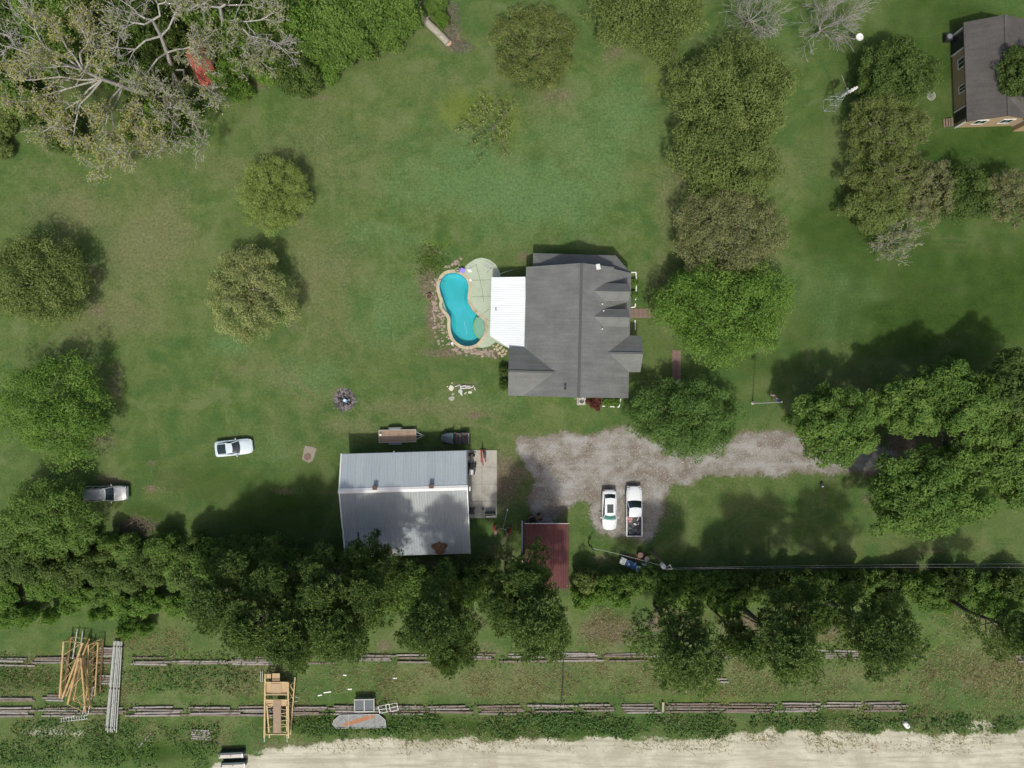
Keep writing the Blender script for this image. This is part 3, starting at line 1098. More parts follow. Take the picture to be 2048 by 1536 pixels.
# two dormers
for vd in (4.50, 1.62):
    dz, hw, slope, uf = 5.72, 1.0, 0.74, 5.45
    ze = dz - slope * hw
    ur = (RZ - dz) / SL
    ue = (RZ - ze) / SL
    e = 0.02
    dm = bpy.data.objects.new('dormer', None)
    link(dm, house)
    dm.location = (uf, vd, 0)
    Lc = lambda pts: [(u - uf, v, z) for u, v, z in pts]
    roof_plane(Lc([(ue, hw, ze + e), (ur, 0, dz + e), (uf + .12, 0, dz + e), (uf + .12, hw, ze + e)]), dm)
    roof_plane(Lc([(uf + .12, -hw, ze + e), (uf + .12, 0, dz + e), (ur, 0, dz + e), (ue, -hw, ze + e)]), dm)
    wf = MB()
    zb = zm(uf) - 0.05
    wf.add([(0, -.85, zb), (0, .85, zb), (0, .85, ze - .08), (0, 0, dz - .24), (0, -.85, ze - .08)], [(0, 1, 2, 3, 4)])
    o = len(wf.v)
    wf.add([(-.1, -.85, zb), (-.1, .85, zb), (-.1, .85, ze - .08), (-.1, 0, dz - .24), (-.1, -.85, ze - .08)], [(4, 3, 2, 1, 0)])
    for i in range(5):
        j = (i + 1) % 5
        wf.f.append((j, i, i + 5, j + 5))
    wf.build('front_wall', M_SIDING, dm)
    for s in (-1, 1):
        uc = (RZ - ze) / SL
        MB().prism([(uc - uf, s * .85), (-.1, s * .85), (-.1, s * .75), (uc - uf, s * .75)], lambda x, y: zm(x + uf) - .1, ze - .08).build('cheek_wall', M_SIDING, dm)
    w_ = MB().box((0.02, 0, 4.4), (0.05, 1.0, 1.1)).build('window', M_TRIM, dm)
    MB().box((0.04, 0, 4.4), (0.04, 0.82, 0.92)).build('pane', M_GLASS, dm)

# porch roof round the north end, lower than the main eave
pz, pt = 2.62, 3.45
A_, B_, C_ = (-5.3, 9.15), (4.3, 9.1), (6.05, 7.16)
D_, E_ = (-3.9, 7.28), (3.6, 7.28)
po = bpy.data.objects.new('porch_roof', None)
link(po, house)
roof_plane([(A_[0], A_[1], pz), (-5.3, 7.28, pz), (D_[0], D_[1], pt)], po, 'hip_plane')
roof_plane([(A_[0], A_[1], pz), (D_[0], D_[1], pt), (E_[0], E_[1], pt), (B_[0], B_[1], pz)], po, 'long_plane')
roof_plane([(B_[0], B_[1], pz), (E_[0], E_[1], pt), (5.6, 6.7, 2.98), (C_[0], C_[1], pz)], po, 'corner_plane')
MB().prism([(-5.1, 6.7), (5.6, 6.7), (5.7, 7.1), (4.2, 8.85), (-5.1, 8.9)], -0.05, 0.3).build('porch_floor', M_CONC, house)
for (u, v) in ((-5.0, 8.8), (-2.4, 8.8), (0.2, 8.8), (2.6, 8.8), (4.1, 8.75), (5.5, 7.2), (5.75, 4.6), (5.75, 2.8), (5.75, 0.6)):
    MB().tube([(u, v, 0), (u, v, 2.5 if v > 6.9 else 3.0)], 0.09, 8).build('porch_post', M_TRIM, house)
for i in range(3):
    MB().bbox((0.0, 9.1 + i * 0.16, 0.24 - i * 0.09), (3.6 - i * .1, 0.3, 0.1), 0.01).build('porch_step', M_CONC, house)


def window_on(parent, u, v, z, w, h, face, trim=M_TRIM, mull=1):
    """window on a wall; face: 'N','S','E','W' direction the wall looks"""
    d = {'N': (0, 1), 'S': (0, -1), 'E': (1, 0), 'W': (-1, 0)}[face]
    hor = face in 'NS'
    sx = (w, 0.07) if hor else (0.07, w)
    f = MB()
    t = 0.1
    c = Vector((u + d[0] * 0.03, v + d[1] * 0.03, z))
    ax = Vector((1, 0, 0)) if hor else Vector((0, 1, 0))

    def bar(off, zz, ww, hh):
        p = c + ax * off + Vector((0, 0, zz))
        f.box(p, (ww, 0.08, hh) if hor else (0.08, ww, hh))
    bar(0, h / 2 - t / 2, w, t)
    bar(0, -h / 2 + t / 2, w, t)
    bar(-w / 2 + t / 2, 0, t, h - 2 * t)
    bar(w / 2 - t / 2, 0, t, h - 2 * t)
    wo = f.build('window', trim, parent)
    g = MB()
    p = Vector((u + d[0] * 0.015, v + d[1] * 0.015, z))
    g.box(p, (w - 2 * t, 0.04, h - 2 * t) if hor else (0.04, w - 2 * t, h - 2 * t))
    g.build('pane', M_GLASS, wo)
    m = MB()
    p = Vector((u + d[0] * 0.035, v + d[1] * 0.035, z))
    if mull:
        m.box(p, (0.05, 0.05, h - 2 * t) if hor else (0.05, 0.05, h - 2 * t))
        m.build('mullion', trim, wo)
    return wo


for (u, v, f) in ((-3.4, -7.1, 'S'), (2.2, -7.1, 'S'), (5.6, 5.2, 'E'), (5.6, 2.9, 'E'), (-3, 6.6, 'N'), (2.6, 6.6, 'N'),
                  (-5.6, 4, 'W'), (-5.6, 1.2, 'W'), (-7.5, -4.7, 'W'), (7.0, -2.3, 'E')):
    window_on(house, u, v, 1.6, 1.3, 1.3, f)
dr = MB().box((5.63, 1.2, 1.05), (0.06, 1.0, 2.1)).build('door', plain('brown_door', (0.12, 0.06, 0.035), 0.5), house)
MB().box((5.69, 0.8, 1.0), (0.05, 0.06, 0.12)).build('handle', M_STEEL, dr)
# roof vents
for (u, v) in ((-1.45, -6.15), (-1.45, -6.55)):
    MB().tube([(u, v, zm(u) - .05), (u, v, zm(u) + .35)], 0.11, 10).build('vent_pipe', M_DKMETAL, house)
for (u, v) in ((2.55, 3.1), (2.6, 0.3), (2.7, 2.35)):
    MB().tube([(u, v, zm(u) - .05), (u, v, zm(u) + .28)], 0.08, 8).build('vent_pipe', M_PIPE, house)
# white box sitting on the porch roof slope, against the gable edge
wb = MB()
wb.bbox((0, 0, 0), (0.5, 0.62, 0.22), 0.03, R(12), 0, R(28))
wbx = wb.build('roof_box', M_WHITE, None)
q = house.matrix_basis @ Vector((1.95, 7.25, 0))
wbx.location = (q.x, q.y, 5.55)
tag(wbx, 'small white box at the north gable edge of the grey house roof', 'vent box')

# ---------------------------------------------------------------- white metal patio roof
M_WPANEL = metal_panel('white_metal_roof', (0.70, 0.73, 0.72), (0.64, 0.68, 0.68), (0.56, 0.60, 0.60), 0.0, 0.7, 0.7, None, 0.3, 0.1)
pr = thing('patio_roof', 'bright white ribbed metal patio roof joined to the grey house', 'patio roof', P(1016, 625))
pcn = P(1016, 625)
x_w = lambda y: P(983, 0, 2.5).x + (P(980, 0, 2.5).x - P(983, 0, 2.5).x) * (P(0, 554, 2.5).y - y) / 6.8
x_e = P(1051, 554, 2.9).x
y_n = P(0, 554, 2.65).y
y_s = P(0, 697, 2.75).y
y_cut = P(0, 672, 2.5).y
xs_cut = P(1020, 697, 2.7).x
npan = 10
for i in range(npan):
    ya = y_s + (y_n - y_s) * i / npan
    yb = y_s + (y_n - y_s) * (i + 1) / npan - 0.006

    def xw(y):
        if y >= y_cut:
            return x_w(y)
        return x_w(y_cut) + (xs_cut - x_w(y_cut)) * (y_cut - y) / (y_cut - y_s)
    prof = []
    for k in range(4):
        b0 = ya + (yb - ya) * k / 4
        w4 = (yb - ya) / 4
        prof += [(b0, 0.0), (b0 + w4 * 0.62, 0.0), (b0 + w4 * 0.70, 0.035), (b0 + w4 * 0.92, 0.035)]
    prof.append((yb, 0.0))
    vs = []
    for y, h in prof:
        vs += [(xw(y) - pcn.x, y - pcn.y, 2.48 + h), (x_e - pcn.x, y - pcn.y, 2.92 + h)]
    k = len(prof)
    vs += [(a, b, c - 0.04) for a, b, c in vs]
    fs = []
    for j in range(k - 1):
        a = 2 * j
        fs.append((a, a + 1, a + 3, a + 2))
        fs.append((a + 2 + 2 * k, a + 3 + 2 * k, a + 1 + 2 * k, a + 2 * k))
        fs.append((a, a + 2, a + 2 + 2 * k, a + 2 * k))
        fs.append((a + 3, a + 1, a + 1 + 2 * k, a + 3 + 2 * k))
    fs += [(1, 0, 2 * k, 2 * k + 1), (2 * k - 2, 2 * k - 1, 4 * k - 1, 4 * k - 2)]
    MB().add(vs, fs).build('roof_panel', M_WPANEL, pr)
for (x, y) in ((986, 560), (984, 620), (984, 668)):
    q = P(x, y, 2.4) - pcn
    MB().tube([(q.x + .15, q.y, 0), (q.x + .15, q.y, 2.47)], 0.06, 8).build('post', M_WHITE, pr)
q = P(990, 618, 2.55) - pcn
MB().bbox((q.x + .1, q.y, 2.62), (0.14, 0.4, 0.1), 0.02).build('roof_vent', M_STEEL, pr)
a_, b_ = P(986, 553, 2.5), P(1036, 536, 0.1)
tag(MB().tube([a_, a_ * .5 + b_ * .5 + Vector((0, 0, .3)), b_], 0.035, 6).build('guy_wire', M_STEEL), 'thin pale wire from the patio roof corner to the lawn', 'wire')

# ---------------------------------------------------------------- grey metal barn
B0 = Vector((-19.67, -8.05, 0))
BR_ = R(1.6)
barn = thing('barn', 'long grey metal barn with white ridge cap and lower lean-to roof', 'barn', B0, BR_)
BL = 14.5
prof_v = [(0.0, 3.5), (-4.05, 4.95), (-8.5, 3.85), (-8.38, 3.72), (-12.0, 2.9)]
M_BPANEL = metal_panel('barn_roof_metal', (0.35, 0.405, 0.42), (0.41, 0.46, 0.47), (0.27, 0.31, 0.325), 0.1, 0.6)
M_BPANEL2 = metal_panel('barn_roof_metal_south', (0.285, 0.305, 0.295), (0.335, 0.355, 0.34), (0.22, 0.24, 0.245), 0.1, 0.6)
M_BPANEL3 = metal_panel('lean_to_metal', (0.265, 0.295, 0.31), (0.315, 0.345, 0.355), (0.20, 0.225, 0.24), 0.1, 0.6)
M_BWALL = metal_panel('barn_wall_metal', (0.30, 0.33, 0.34), (0.34, 0.36, 0.37), (0.22, 0.24, 0.25), 0.2, 0.5)


def rib_panel(w, v0, z0, v1, z1, mat, parent, name='roof_panel', nr=3, h=0.035, t=0.03):
    """ribbed sheet, width w along x, from (v0,z0) to (v1,z1)"""
    prof = []
    for k in range(nr):
        b0 = w * k / nr
        s = w / nr
        prof += [(b0, 0), (b0 + s * .60, 0), (b0 + s * .70, h), (b0 + s * .88, h)]
    prof.append((w - 0.004, 0))
    vs = []
    for x, hh in prof:
        vs += [(x, v0, z0 + hh), (x, v1, z1 + hh)]
    k = len(prof)
    vs += [(a, b, c - t) for a, b, c in vs]
    fs = []
    for j in range(k - 1):
        a = 2 * j
        fs.append((a, a + 1, a + 3, a + 2) if v1 < v0 else (a, a + 2, a + 3, a + 1))
    fs.append((0, 1, 2 * k + 1, 2 * k))
    fs.append((2 * k - 1, 2 * k - 2, 4 * k - 2, 4 * k - 1))
    for j in range(k - 1):
        a = 2 * j
        fs.append((a, a + 2, a + 2 + 2 * k, a + 2 * k))
        fs.append((a + 3, a + 1, a + 1 + 2 * k, a + 3 + 2 * k))
    return MB().add(vs, fs).build(name, mat, parent)


npan = 16
pw = BL / npan
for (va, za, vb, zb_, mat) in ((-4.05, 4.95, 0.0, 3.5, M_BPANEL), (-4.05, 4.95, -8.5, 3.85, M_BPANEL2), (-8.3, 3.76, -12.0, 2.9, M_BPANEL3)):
    first = None
    for i in range(npan):
        if first is None:
            first = rib_panel(pw, va, za, vb, zb_, mat, barn)
            o = first
        else:
            o = link(bpy.data.objects.new('roof_panel', first.data), barn)
        o.location = (i * pw, 0, random.uniform(0, 0.012))
MB().slab([(-.08, -4.35, 4.93), (BL + .08, -4.35, 4.93), (BL + .08, -4.05, 5.06), (-.08, -4.05, 5.06)], 0.03).build('ridge_cap', M_WHITE, barn)
MB().slab([(-.08, -4.05, 5.06), (BL + .08, -4.05, 5.06), (BL + .08, -3.78, 4.93), (-.08, -3.78, 4.93)], 0.03).build('ridge_cap', M_WHITE, barn)
for x in (0.02, BL - 0.02):
    s = -1 if x < 1 else 1
    for (va, za, vb, zb_) in ((-4.05, 4.97, 0.05, 3.5), (-8.5, 3.87, -4.05, 4.97), (-12.05, 2.9, -8.3, 3.78)):
        MB().slab([(x - .07, va, za + .02), (x + .07, va, za + .02), (x + .07, vb, zb_ + .02), (x - .07, vb, zb_ + .02)], 0.16).build('barge_trim', M_STEEL if x > 1 else M_WHITE, barn)
# walls
for x in (0.35, BL - 0.35):
    MB().add([(x - .06, -.3, 0), (x - .06, -11.6, 0), (x - .06, -11.6, 2.85), (x - .06, -8.4, 3.65), (x - .06, -4.05, 4.85), (x - .06, -.3, 3.5),
              (x + .06, -.3, 0), (x + .06, -11.6, 0), (x + .06, -11.6, 2.85), (x + .06, -8.4, 3.65), (x + .06, -4.05, 4.85), (x + .06, -.3, 3.5)],
             [(0, 1, 2, 3, 4, 5), (11, 10, 9, 8, 7, 6)] + [((i + 1) % 6, i, i + 6, (i + 1) % 6 + 6) for i in range(6)]).build('end_wall', M_BWALL, barn)
MB().box((BL / 2, -.34, 1.72), (BL - .9, 0.1, 3.45)).build('side_wall', M_BWALL, barn)
MB().box((BL / 2, -11.55, 1.4), (BL - .9, 0.1, 2.8)).build('side_wall', M_BWALL, barn)
rd = MB()
for k in range(6):
    rd.box((BL - .26, -4.2, 0.25 + k * 0.5), (0.06, 3.4, 0.46))
rd.build('roll_door', M_STEEL, barn)
# ridge vents, gable-end bits
for x in (4.15, 10.5):
    vt = MB().tube([(x, -3.72, 4.7), (x, -3.72, 5.35)], 0.2, 10).build('ridge_vent', M_DKMETAL, barn)
    MB().bbox((x, -3.72, 5.4), (0.52, 0.5, 0.16), 0.04).build('vent_hood', plain('rust_brown', (0.10, 0.055, 0.04), 0.8), vt)
MB().bbox((BL + .25, -4.3, 4.2), (0.16, 0.5, 0.24), 0.03).build('gable_lamp', M_WHITE, barn)
MB().bbox((-.2, -4.3, 4.3), (0.2, 0.4, 0.2), 0.03).build('gable_lamp', M_STEEL, barn)
MB().tube([(1.75, -9.0, 3.66), (1.75, -11.9, 3.02)], 0.09, 8).build('roof_pipe', M_DKMETAL, barn)
MB().tube([(6.1, 0.12, 3.1), (6.1, 0.12, 3.75)], 0.05, 8).build('vent_pipe', M_WHITE, barn)

# heaps of fallen pine needles on the lean-to
M_NEEDLE = plain('pine_needles', (0.13, 0.075, 0.04), 0.95, var=0.45, scale=6, bump=0.6)


def heap(name, label, cat, c, rx, ry, h, mat, tilt=0.0, seed=1, n=900, ln=0.25):
    """a low heap built of short straws lying on a mound"""
    rg = np.random.default_rng(seed)
    a = rg.uniform(0, 2 * PI, n)
    wob = 1 + 0.18 * np.sin(3 * a + seed) + 0.12 * np.sin(5 * a + 2 * seed)
    r = np.sqrt(rg.uniform(0, 1, n)) * wob
    x, y = rx * r * np.cos(a), ry * r * np.sin(a)
    z = h * np.clip(1 - r ** 2, 0, 1) + 0.03 + y * tilt
    th = rg.uniform(0, 2 * PI, n)
    L = ln * rg.uniform(.6, 1.2, n)
    dx, dy = np.cos(th) * L / 2, np.sin(th) * L / 2
    wx, wy = -np.sin(th) * 0.035, np.cos(th) * 0.035
    dz = rg.uniform(-.05, .05, n)
    V4 = np.stack([np.stack([x - dx, y - dy, z - dz], 1), np.stack([x + wx, y + wy, z], 1), np.stack([x + dx, y + dy, z + dz], 1),
                   np.stack([x - wx, y - wy, z], 1)], 1).reshape(-1, 3)
    me = np_mesh(name, V4, np.arange(4 * n).reshape(-1, 4), None, (mat,))
    o = link(bpy.data.objects.new(name, me))
    o.location = c
    return tag(o, label, cat)


def lean_pt(u, v):
    m = Matrix.Translation(B0) @ Matrix.Rotation(BR_, 4, 'Z')
    z = 2.9 + (3.76 - 2.9) * (v + 12.0) / 3.7 + 0.03
    return m @ Vector((u, v, z))


heap('needle_heap', 'small brown heap of pine needles on the lean-to roof', 'needles', lean_pt(5.1, -11.4), 0.42, 0.45, 0.12, M_NEEDLE, 0.23, 4, 500)
heap('needle_heap', 'large brown heap of pine needles on the lean-to roof', 'needles', lean_pt(11.0, -11.2), 0.78, 0.7, 0.16, M_NEEDLE, 0.23, 6, 1200)

# ---------------------------------------------------------------- maroon shed
M_RPANEL = metal_panel('maroon_metal', (0.098, 0.032, 0.032), (0.13, 0.048, 0.046), (0.062, 0.026, 0.025), 0.0, 0.65, 0.9, (0.09, 0.05, 0.04), 0.5, .15)
S0 = P(1049, 1048, 2.6)
shed = thing('shed', 'open shed with a faded maroon ribbed metal roof beside the barn', 'shed', (S0.x, S0.y, 0), 0)
SW = P(1138, 1048, 2.6).x - S0.x
SD = S0.y - P(1138, 1177, 2.2).y
npan = 6
first = None
for i in range(npan):
    if first is None:
        first = rib_panel(SW / npan, 0.0, 2.62, -SD, 2.15, M_RPANEL, shed, nr=3)
        o = first
    else:
        o = link(bpy.data.objects.new('roof_panel', first.data), shed)
    o.location = (i * SW / npan, 0, random.uniform(0, .012))
MB().box((SW / 2, 0.06, 2.6), (SW + .1, 0.06, 0.14)).build('front_trim', plain('pale_trim', (0.55, 0.50, 0.48), 0.6), shed)
MB().box((-.28, -2.2, 2.62), (0.2, 5.2, 0.14)).build('side_beam', M_STEEL, shed)
for (x, y) in ((.15, -.2), (SW - .15, -.2), (.15, -SD + .3), (SW - .15, -SD + .3), (SW / 2, -SD + .3)):
    MB().box((x, y, 1.1), (0.14, 0.14, 2.2 if y < -1 else 2.55)).build('post', plain('old_wood', (0.16, 0.12, 0.085), 0.9, var=.3), shed)
MB().box((SW / 2, -SD + .25, 1.0), (SW - .3, 0.06, 2.0)).build('back_wall', M_RPANEL, shed)

# ---------------------------------------------------------------- tan house in the far corner of the yard
H2 = Vector((53.1, 30.75, 0))
th2 = thing('tan_house', 'tan sided house with brown grey roof beyond the windmill', 'house', H2, R(2.0))
M_TAN = plain('tan_siding', (0.36, 0.26, 0.15), 0.75, var=0.07)
W2, D2, E2, R2 = 6.9, 10.9, 2.85, 4.35
zr2 = lambda x: R2 - (R2 - E2) * abs(x - W2 / 2) / (W2 / 2 + .35)
wl2 = MB()
wl2.prism([(0, 0), (W2, 0), (W2, D2), (0, D2)], 0, 2.72)
wl2.build('wall', M_TAN, th2)
for y0, d in ((0.0, .14), (D2 - .14, .14)):
    MB().add([(0, y0, 2.72), (W2, y0, 2.72), (W2 / 2, y0, R2 - .2), (0, y0 + d, 2.72), (W2, y0 + d, 2.72), (W2 / 2, y0 + d, R2 - .2)],
             [(0, 1, 2), (5, 4, 3), (0, 3, 4, 1), (1, 4, 5, 2), (2, 5, 3, 0)]).build('gable_wall', M_TAN, th2)
roof_plane([(-.35, -.3, E2), (W2 / 2, -.3, R2), (W2 / 2, D2 + .3, R2), (-.35, D2 + .3, E2)], th2, 'roof_plane', M_SHINGLE2)
roof_plane([(W2 / 2, -.3, R2), (W2 + .35, -.3, E2), (W2 + .35, D2 + .3, E2), (W2 / 2, D2 + .3, R2)], th2, 'roof_plane', M_SHINGLE2)
MB().box((W2 / 2, D2 / 2, R2 + .02), (0.3, D2 + .6, 0.05)).build('ridge_cap', M_SHINGLE2, th2)
# eastward gable whose roof grows out of the south half
roof_plane([(W2 / 2, 1.8, R2 + .02), (W2 + 4.5, 1.8, R2 + .02), (W2 + 4.5, 4.6, E2 + .02), (W2 + .35, 4.6, E2 + .02)], th2, 'roof_plane', M_SHINGLE2)
roof_plane([(W2 + .35, -1.0, E2 + .02), (W2 + 4.5, -1.0, E2 + .02), (W2 + 4.5, 1.8, R2 + .02), (W2 / 2, 1.8, R2 + .02)], th2, 'roof_plane', M_SHINGLE2)
wall_block([(W2 + .003, -.7), (W2 + 4.2, -.7), (W2 + 4.2, 4.3), (W2 + .003, 4.3)], 0, 2.7, th2, M_TAN)
for (u, v, w, f) in ((1.9, 0, 1.5, 'S'), (5.0, 0, 1.5, 'S'), (0, 4.0, 0.9, 'W'), (0, 7.0, 1.2, 'W')):
    window_on(th2, u, v, 1.7, w, 1.3, f)
for (x, y) in ((0, 0), (W2, 0), (0, D2)):
    MB().box((x, y, 1.38), (0.16, 0.16, 2.76)).build('corner_trim', M_TRIM, th2)
MB().box((-.06, 9.6, 1.2), (0.1, 1.9, 2.4)).build('porch_recess_shade', M_DKMETAL, th2)  # dark panels stand in for the shade inside the two porch recesses
MB().box((-.06, 8.55, 1.3), (0.14, 0.14, 2.6)).build('corner_trim', M_TRIM, th2)
MB().box((-.06, 1.0, 1.35), (0.1, 1.2, 2.2)).build('porch_recess_shade', M_DKMETAL, th2)
MB().box((-.06, 1.75, 1.35), (0.14, 0.14, 2.5)).build('corner_trim', M_TRIM, th2)
for k in range(4):
    MB().box((-.55 - k * .25, 0.55, 0.42 - k * .1), (0.22, 1.0, 0.06)).build('step', plain('old_wood', (0.16, 0.12, 0.085), 0.9), th2)
ac2 = thing('air_conditioner', 'dark air conditioner box at the tan house corner', 'air conditioner', th2.matrix_basis @ Vector((-0.7, 10.6, 0)), R(2))
MB().bbox((0, 0, .4), (0.8, 0.8, 0.8), .04).build('case', M_DKMETAL, ac2)
MB().cyl((0, 0, .82), .3, .05, 18).build('fan_grille', M_STEEL, ac2)

# ---------------------------------------------------------------- red roofed hut under the woodland trees
rh = P(402, 128, 2.4)
hut = thing('red_hut', 'small hut with faded red metal roof under the bare woodland trees', 'hut', (rh.x, rh.y, 0), R(-64))
M_REDROOF = metal_panel('red_metal', (0.34, 0.075, 0.055), (0.40, 0.10, 0.075), (0.22, 0.06, 0.05), 0.1, 0.55, 0.9, (0.2, 0.12, 0.09), 0.5)
first = None
for s in (0, 1):
    for i in range(6):
        if s == 0:
            o = rib_panel(0.92, 0, 2.9, -1.15, 2.35, M_REDROOF, hut, nr=3) if first is None else link(bpy.data.objects.new('roof_panel', first.data), hut)
            first = o if first is None else first
            o.location = (-2.75 + i * .92, 0, 0)
        else:
            o = link(bpy.data.objects.new('roof_panel', first.data), hut)
            o.rotation_euler = (0, 0, PI)
            o.location = (-2.75 + (i + 1) * .92, 0, 0)
MB().box((0, 0, 1.15), (5.0, 1.8, 2.3)).build('wall', plain('old_wood', (0.16, 0.12, 0.085), 0.9), hut)

# ================================================================ TREES AND PLANTS
def leaf_quads(c, nrm, size, aspect, rg):
    """rhombic leaf faces at centres c with normals nrm"""
    n = len(c)
    nrm = nrm / (np.linalg.norm(nrm, axis=1, keepdims=True) + 1e-9)
    r = rg.normal(size=(n, 3))
    t = np.cross(nrm, r)
    t /= (np.linalg.norm(t, axis=1, keepdims=True) + 1e-9)
    b = np.cross(nrm, t)
    s = size[:, None]
    v = np.stack([c - t * s, c + b * s * aspect, c + t * s, c - b * s * aspect], 1).reshape(-1, 3)
    return v


def sphere_dirs(n, rg, zmin=-1.0):
    z = rg.uniform(zmin, 1, n)
    a = rg.uniform(0, 2 * PI, n)
    r = np.sqrt(1 - z * z)
    return np.stack([r * np.cos(a), r * np.sin(a), z], 1)


def seg_mesh(segs, sides=4):
    """segs: (n, 8) p0 p1 r0 r1 -> open prisms"""
    segs = np.asarray(segs, dtype=float)
    p0, p1, r0, r1 = segs[:, :3], segs[:, 3:6], segs[:, 6:7], segs[:, 7:8]
    d = p1 - p0
    d /= (np.linalg.norm(d, axis=1, keepdims=True) + 1e-9)
    a = np.where(np.abs(d[:, 2:3]) < 0.9, np.array([[0, 0, 1.0]]), np.array([[1.0, 0, 0]]))
    u = np.cross(d, a)
    u /= (np.linalg.norm(u, axis=1, keepdims=True) + 1e-9)
    w = np.cross(d, u)
    n = len(segs)
    rings = []
    for p, r in ((p0, r0), (p1, r1)):
        for k in range(sides):
            t = 2 * PI * k / sides
            rings.append(p + (u * math.cos(t) + w * math.sin(t)) * r)
    v = np.stack(rings, 1).reshape(-1, 3)
    base = np.arange(n)[:, None] * (2 * sides)
    fs = []
    for k in range(sides):
        k2 = (k + 1) % sides
        fs.append(np.concatenate([base + k, base + k2, base + sides + k2, base + sides + k], 1))
    return v, np.stack(fs, 1).reshape(-1, 4)


def grow(p, d, length, rad, depth, rg, segs, tips, spread=0.7, up=0.15, kids=(2, 4), wig=0.25, ratio=0.68, maxd=5):
    """recursive branching"""
    k = 3 if depth < 2 else 2
    q = np.array(p, float)
    dd = np.array(d, float)
    r = rad
    step = length / k
    for i in range(k):
        dd = dd + rg.normal(size=3) * wig * 0.5 + np.array([0, 0, up * 0.3])
        dd /= np.linalg.norm(dd)
        q2 = q + dd * step
        r2 = r * (0.80 if depth else 0.85)
        segs.append(np.concatenate([q, q2, [r, r2]]))
        if depth < maxd and (i > 0 or depth > 0):
            for _ in range(rg.integers(kids[0], kids[1] + 1) if i == k - 1 else 1):
                nd = dd + rg.normal(size=3) * spread
                nd[2] += up
                nd /= np.linalg.norm(nd)
                grow(q2, nd, length * ratio * rg.uniform(.75, 1.2), r2 * 0.62, depth + 1, rg, segs, tips, spread, up, kids, wig, ratio, maxd)
        q, r = q2, r2
    tips.append(q)


def crown_broad(rx, ry, rz, zc, rg, nclump=80, per=85, leaf=0.24, csize=(0.17, 0.30), lobes=0.14, aspect=0.45):
    """leaf clumps through the volume of an uneven dome"""
    d = sphere_dirs(nclump, rg, -0.45)
    a = np.arctan2(d[:, 1], d[:, 0])
    wob = 1 + lobes * np.sin(3 * a + rg.uniform(0, 6)) + lobes * .7 * np.sin(5 * a + rg.uniform(0, 6)) + lobes * .5 * np.sin(8 * a + rg.uniform(0, 6))
    rad = rg.uniform(0.5, 0.92, nclump) ** 0.6
    cc = d * rad[:, None] * wob[:, None] * np.array([rx, ry, rz])
    cr = rg.uniform(csize[0], csize[1], nclump) * (rx + ry) / 2
    # lay leaves on each clump's shell
    n = nclump * per
    ci = np.repeat(np.arange(nclump), per)
    ld = sphere_dirs(n, rg, -0.7)
    lr = rg.uniform(0.55, 1.08, n)
    pos = cc[ci] + ld * (lr * cr[ci])[:, None] * np.array([1, 1, 0.75])
    nrm = ld * 0.65 + np.array([0, 0, 0.75]) + rg.normal(size=(n, 3)) * 0.45
    size = leaf * rg.uniform(0.6, 1.25, n)
    ctone = rg.normal(0.5, 0.13, nclump)
    tone = np.clip(ctone[ci] + rg.normal(0, 0.16, n), 0, 1)
    # inner leaves so the crown has body
    m = n // 5
    dd = sphere_dirs(m, rg, -0.6)
    p2 = dd * (rg.uniform(0, 0.75, m) ** 0.5)[:, None] * np.array([rx, ry, rz])
    pos = np.concatenate([pos, p2])
    nrm = np.concatenate([nrm, dd + rg.normal(size=(m, 3)) * 0.6])
    size = np.concatenate([size, leaf * rg.uniform(.9, 1.6, m)])
    tone = np.concatenate([tone, np.clip(rg.normal(0.45, .15, m), 0, 1)])
    pos[:, 2] += zc
    keep = pos[:, 2] > 0.15
    pos, nrm, size, tone = pos[keep], nrm[keep], size[keep], tone[keep]
    return leaf_quads(pos, nrm, size, aspect, rg), tone, cc + np.array([0, 0, zc])


def trunk_segs(zc, rz, rx, targets, rg, r0=0.25, nl=7):
    top = np.array([0, 0, zc - rz * 0.35])
    segs = []
    k = 4
    prev = np.array([0, 0, -0.1])
    for i in range(k):
        q = np.array([rg.normal(0, .05), rg.normal(0, .05), (top[2] + .1) * (i + 1) / k - .1])
        segs.append(np.concatenate([prev, q, [r0 * (1.15 - .13 * i), r0 * (1.02 - .13 * i)]]))
        prev = q
    for t in targets[rg.permutation(len(targets))[:nl]]:
        m = (prev + t) / 2 + rg.normal(size=3) * 0.15 * rx
        segs.append(np.concatenate([prev, m, [r0 * .5, r0 * .3]]))
        segs.append(np.concatenate([m, t, [r0 * .3, r0 * .08]]))
    return segs


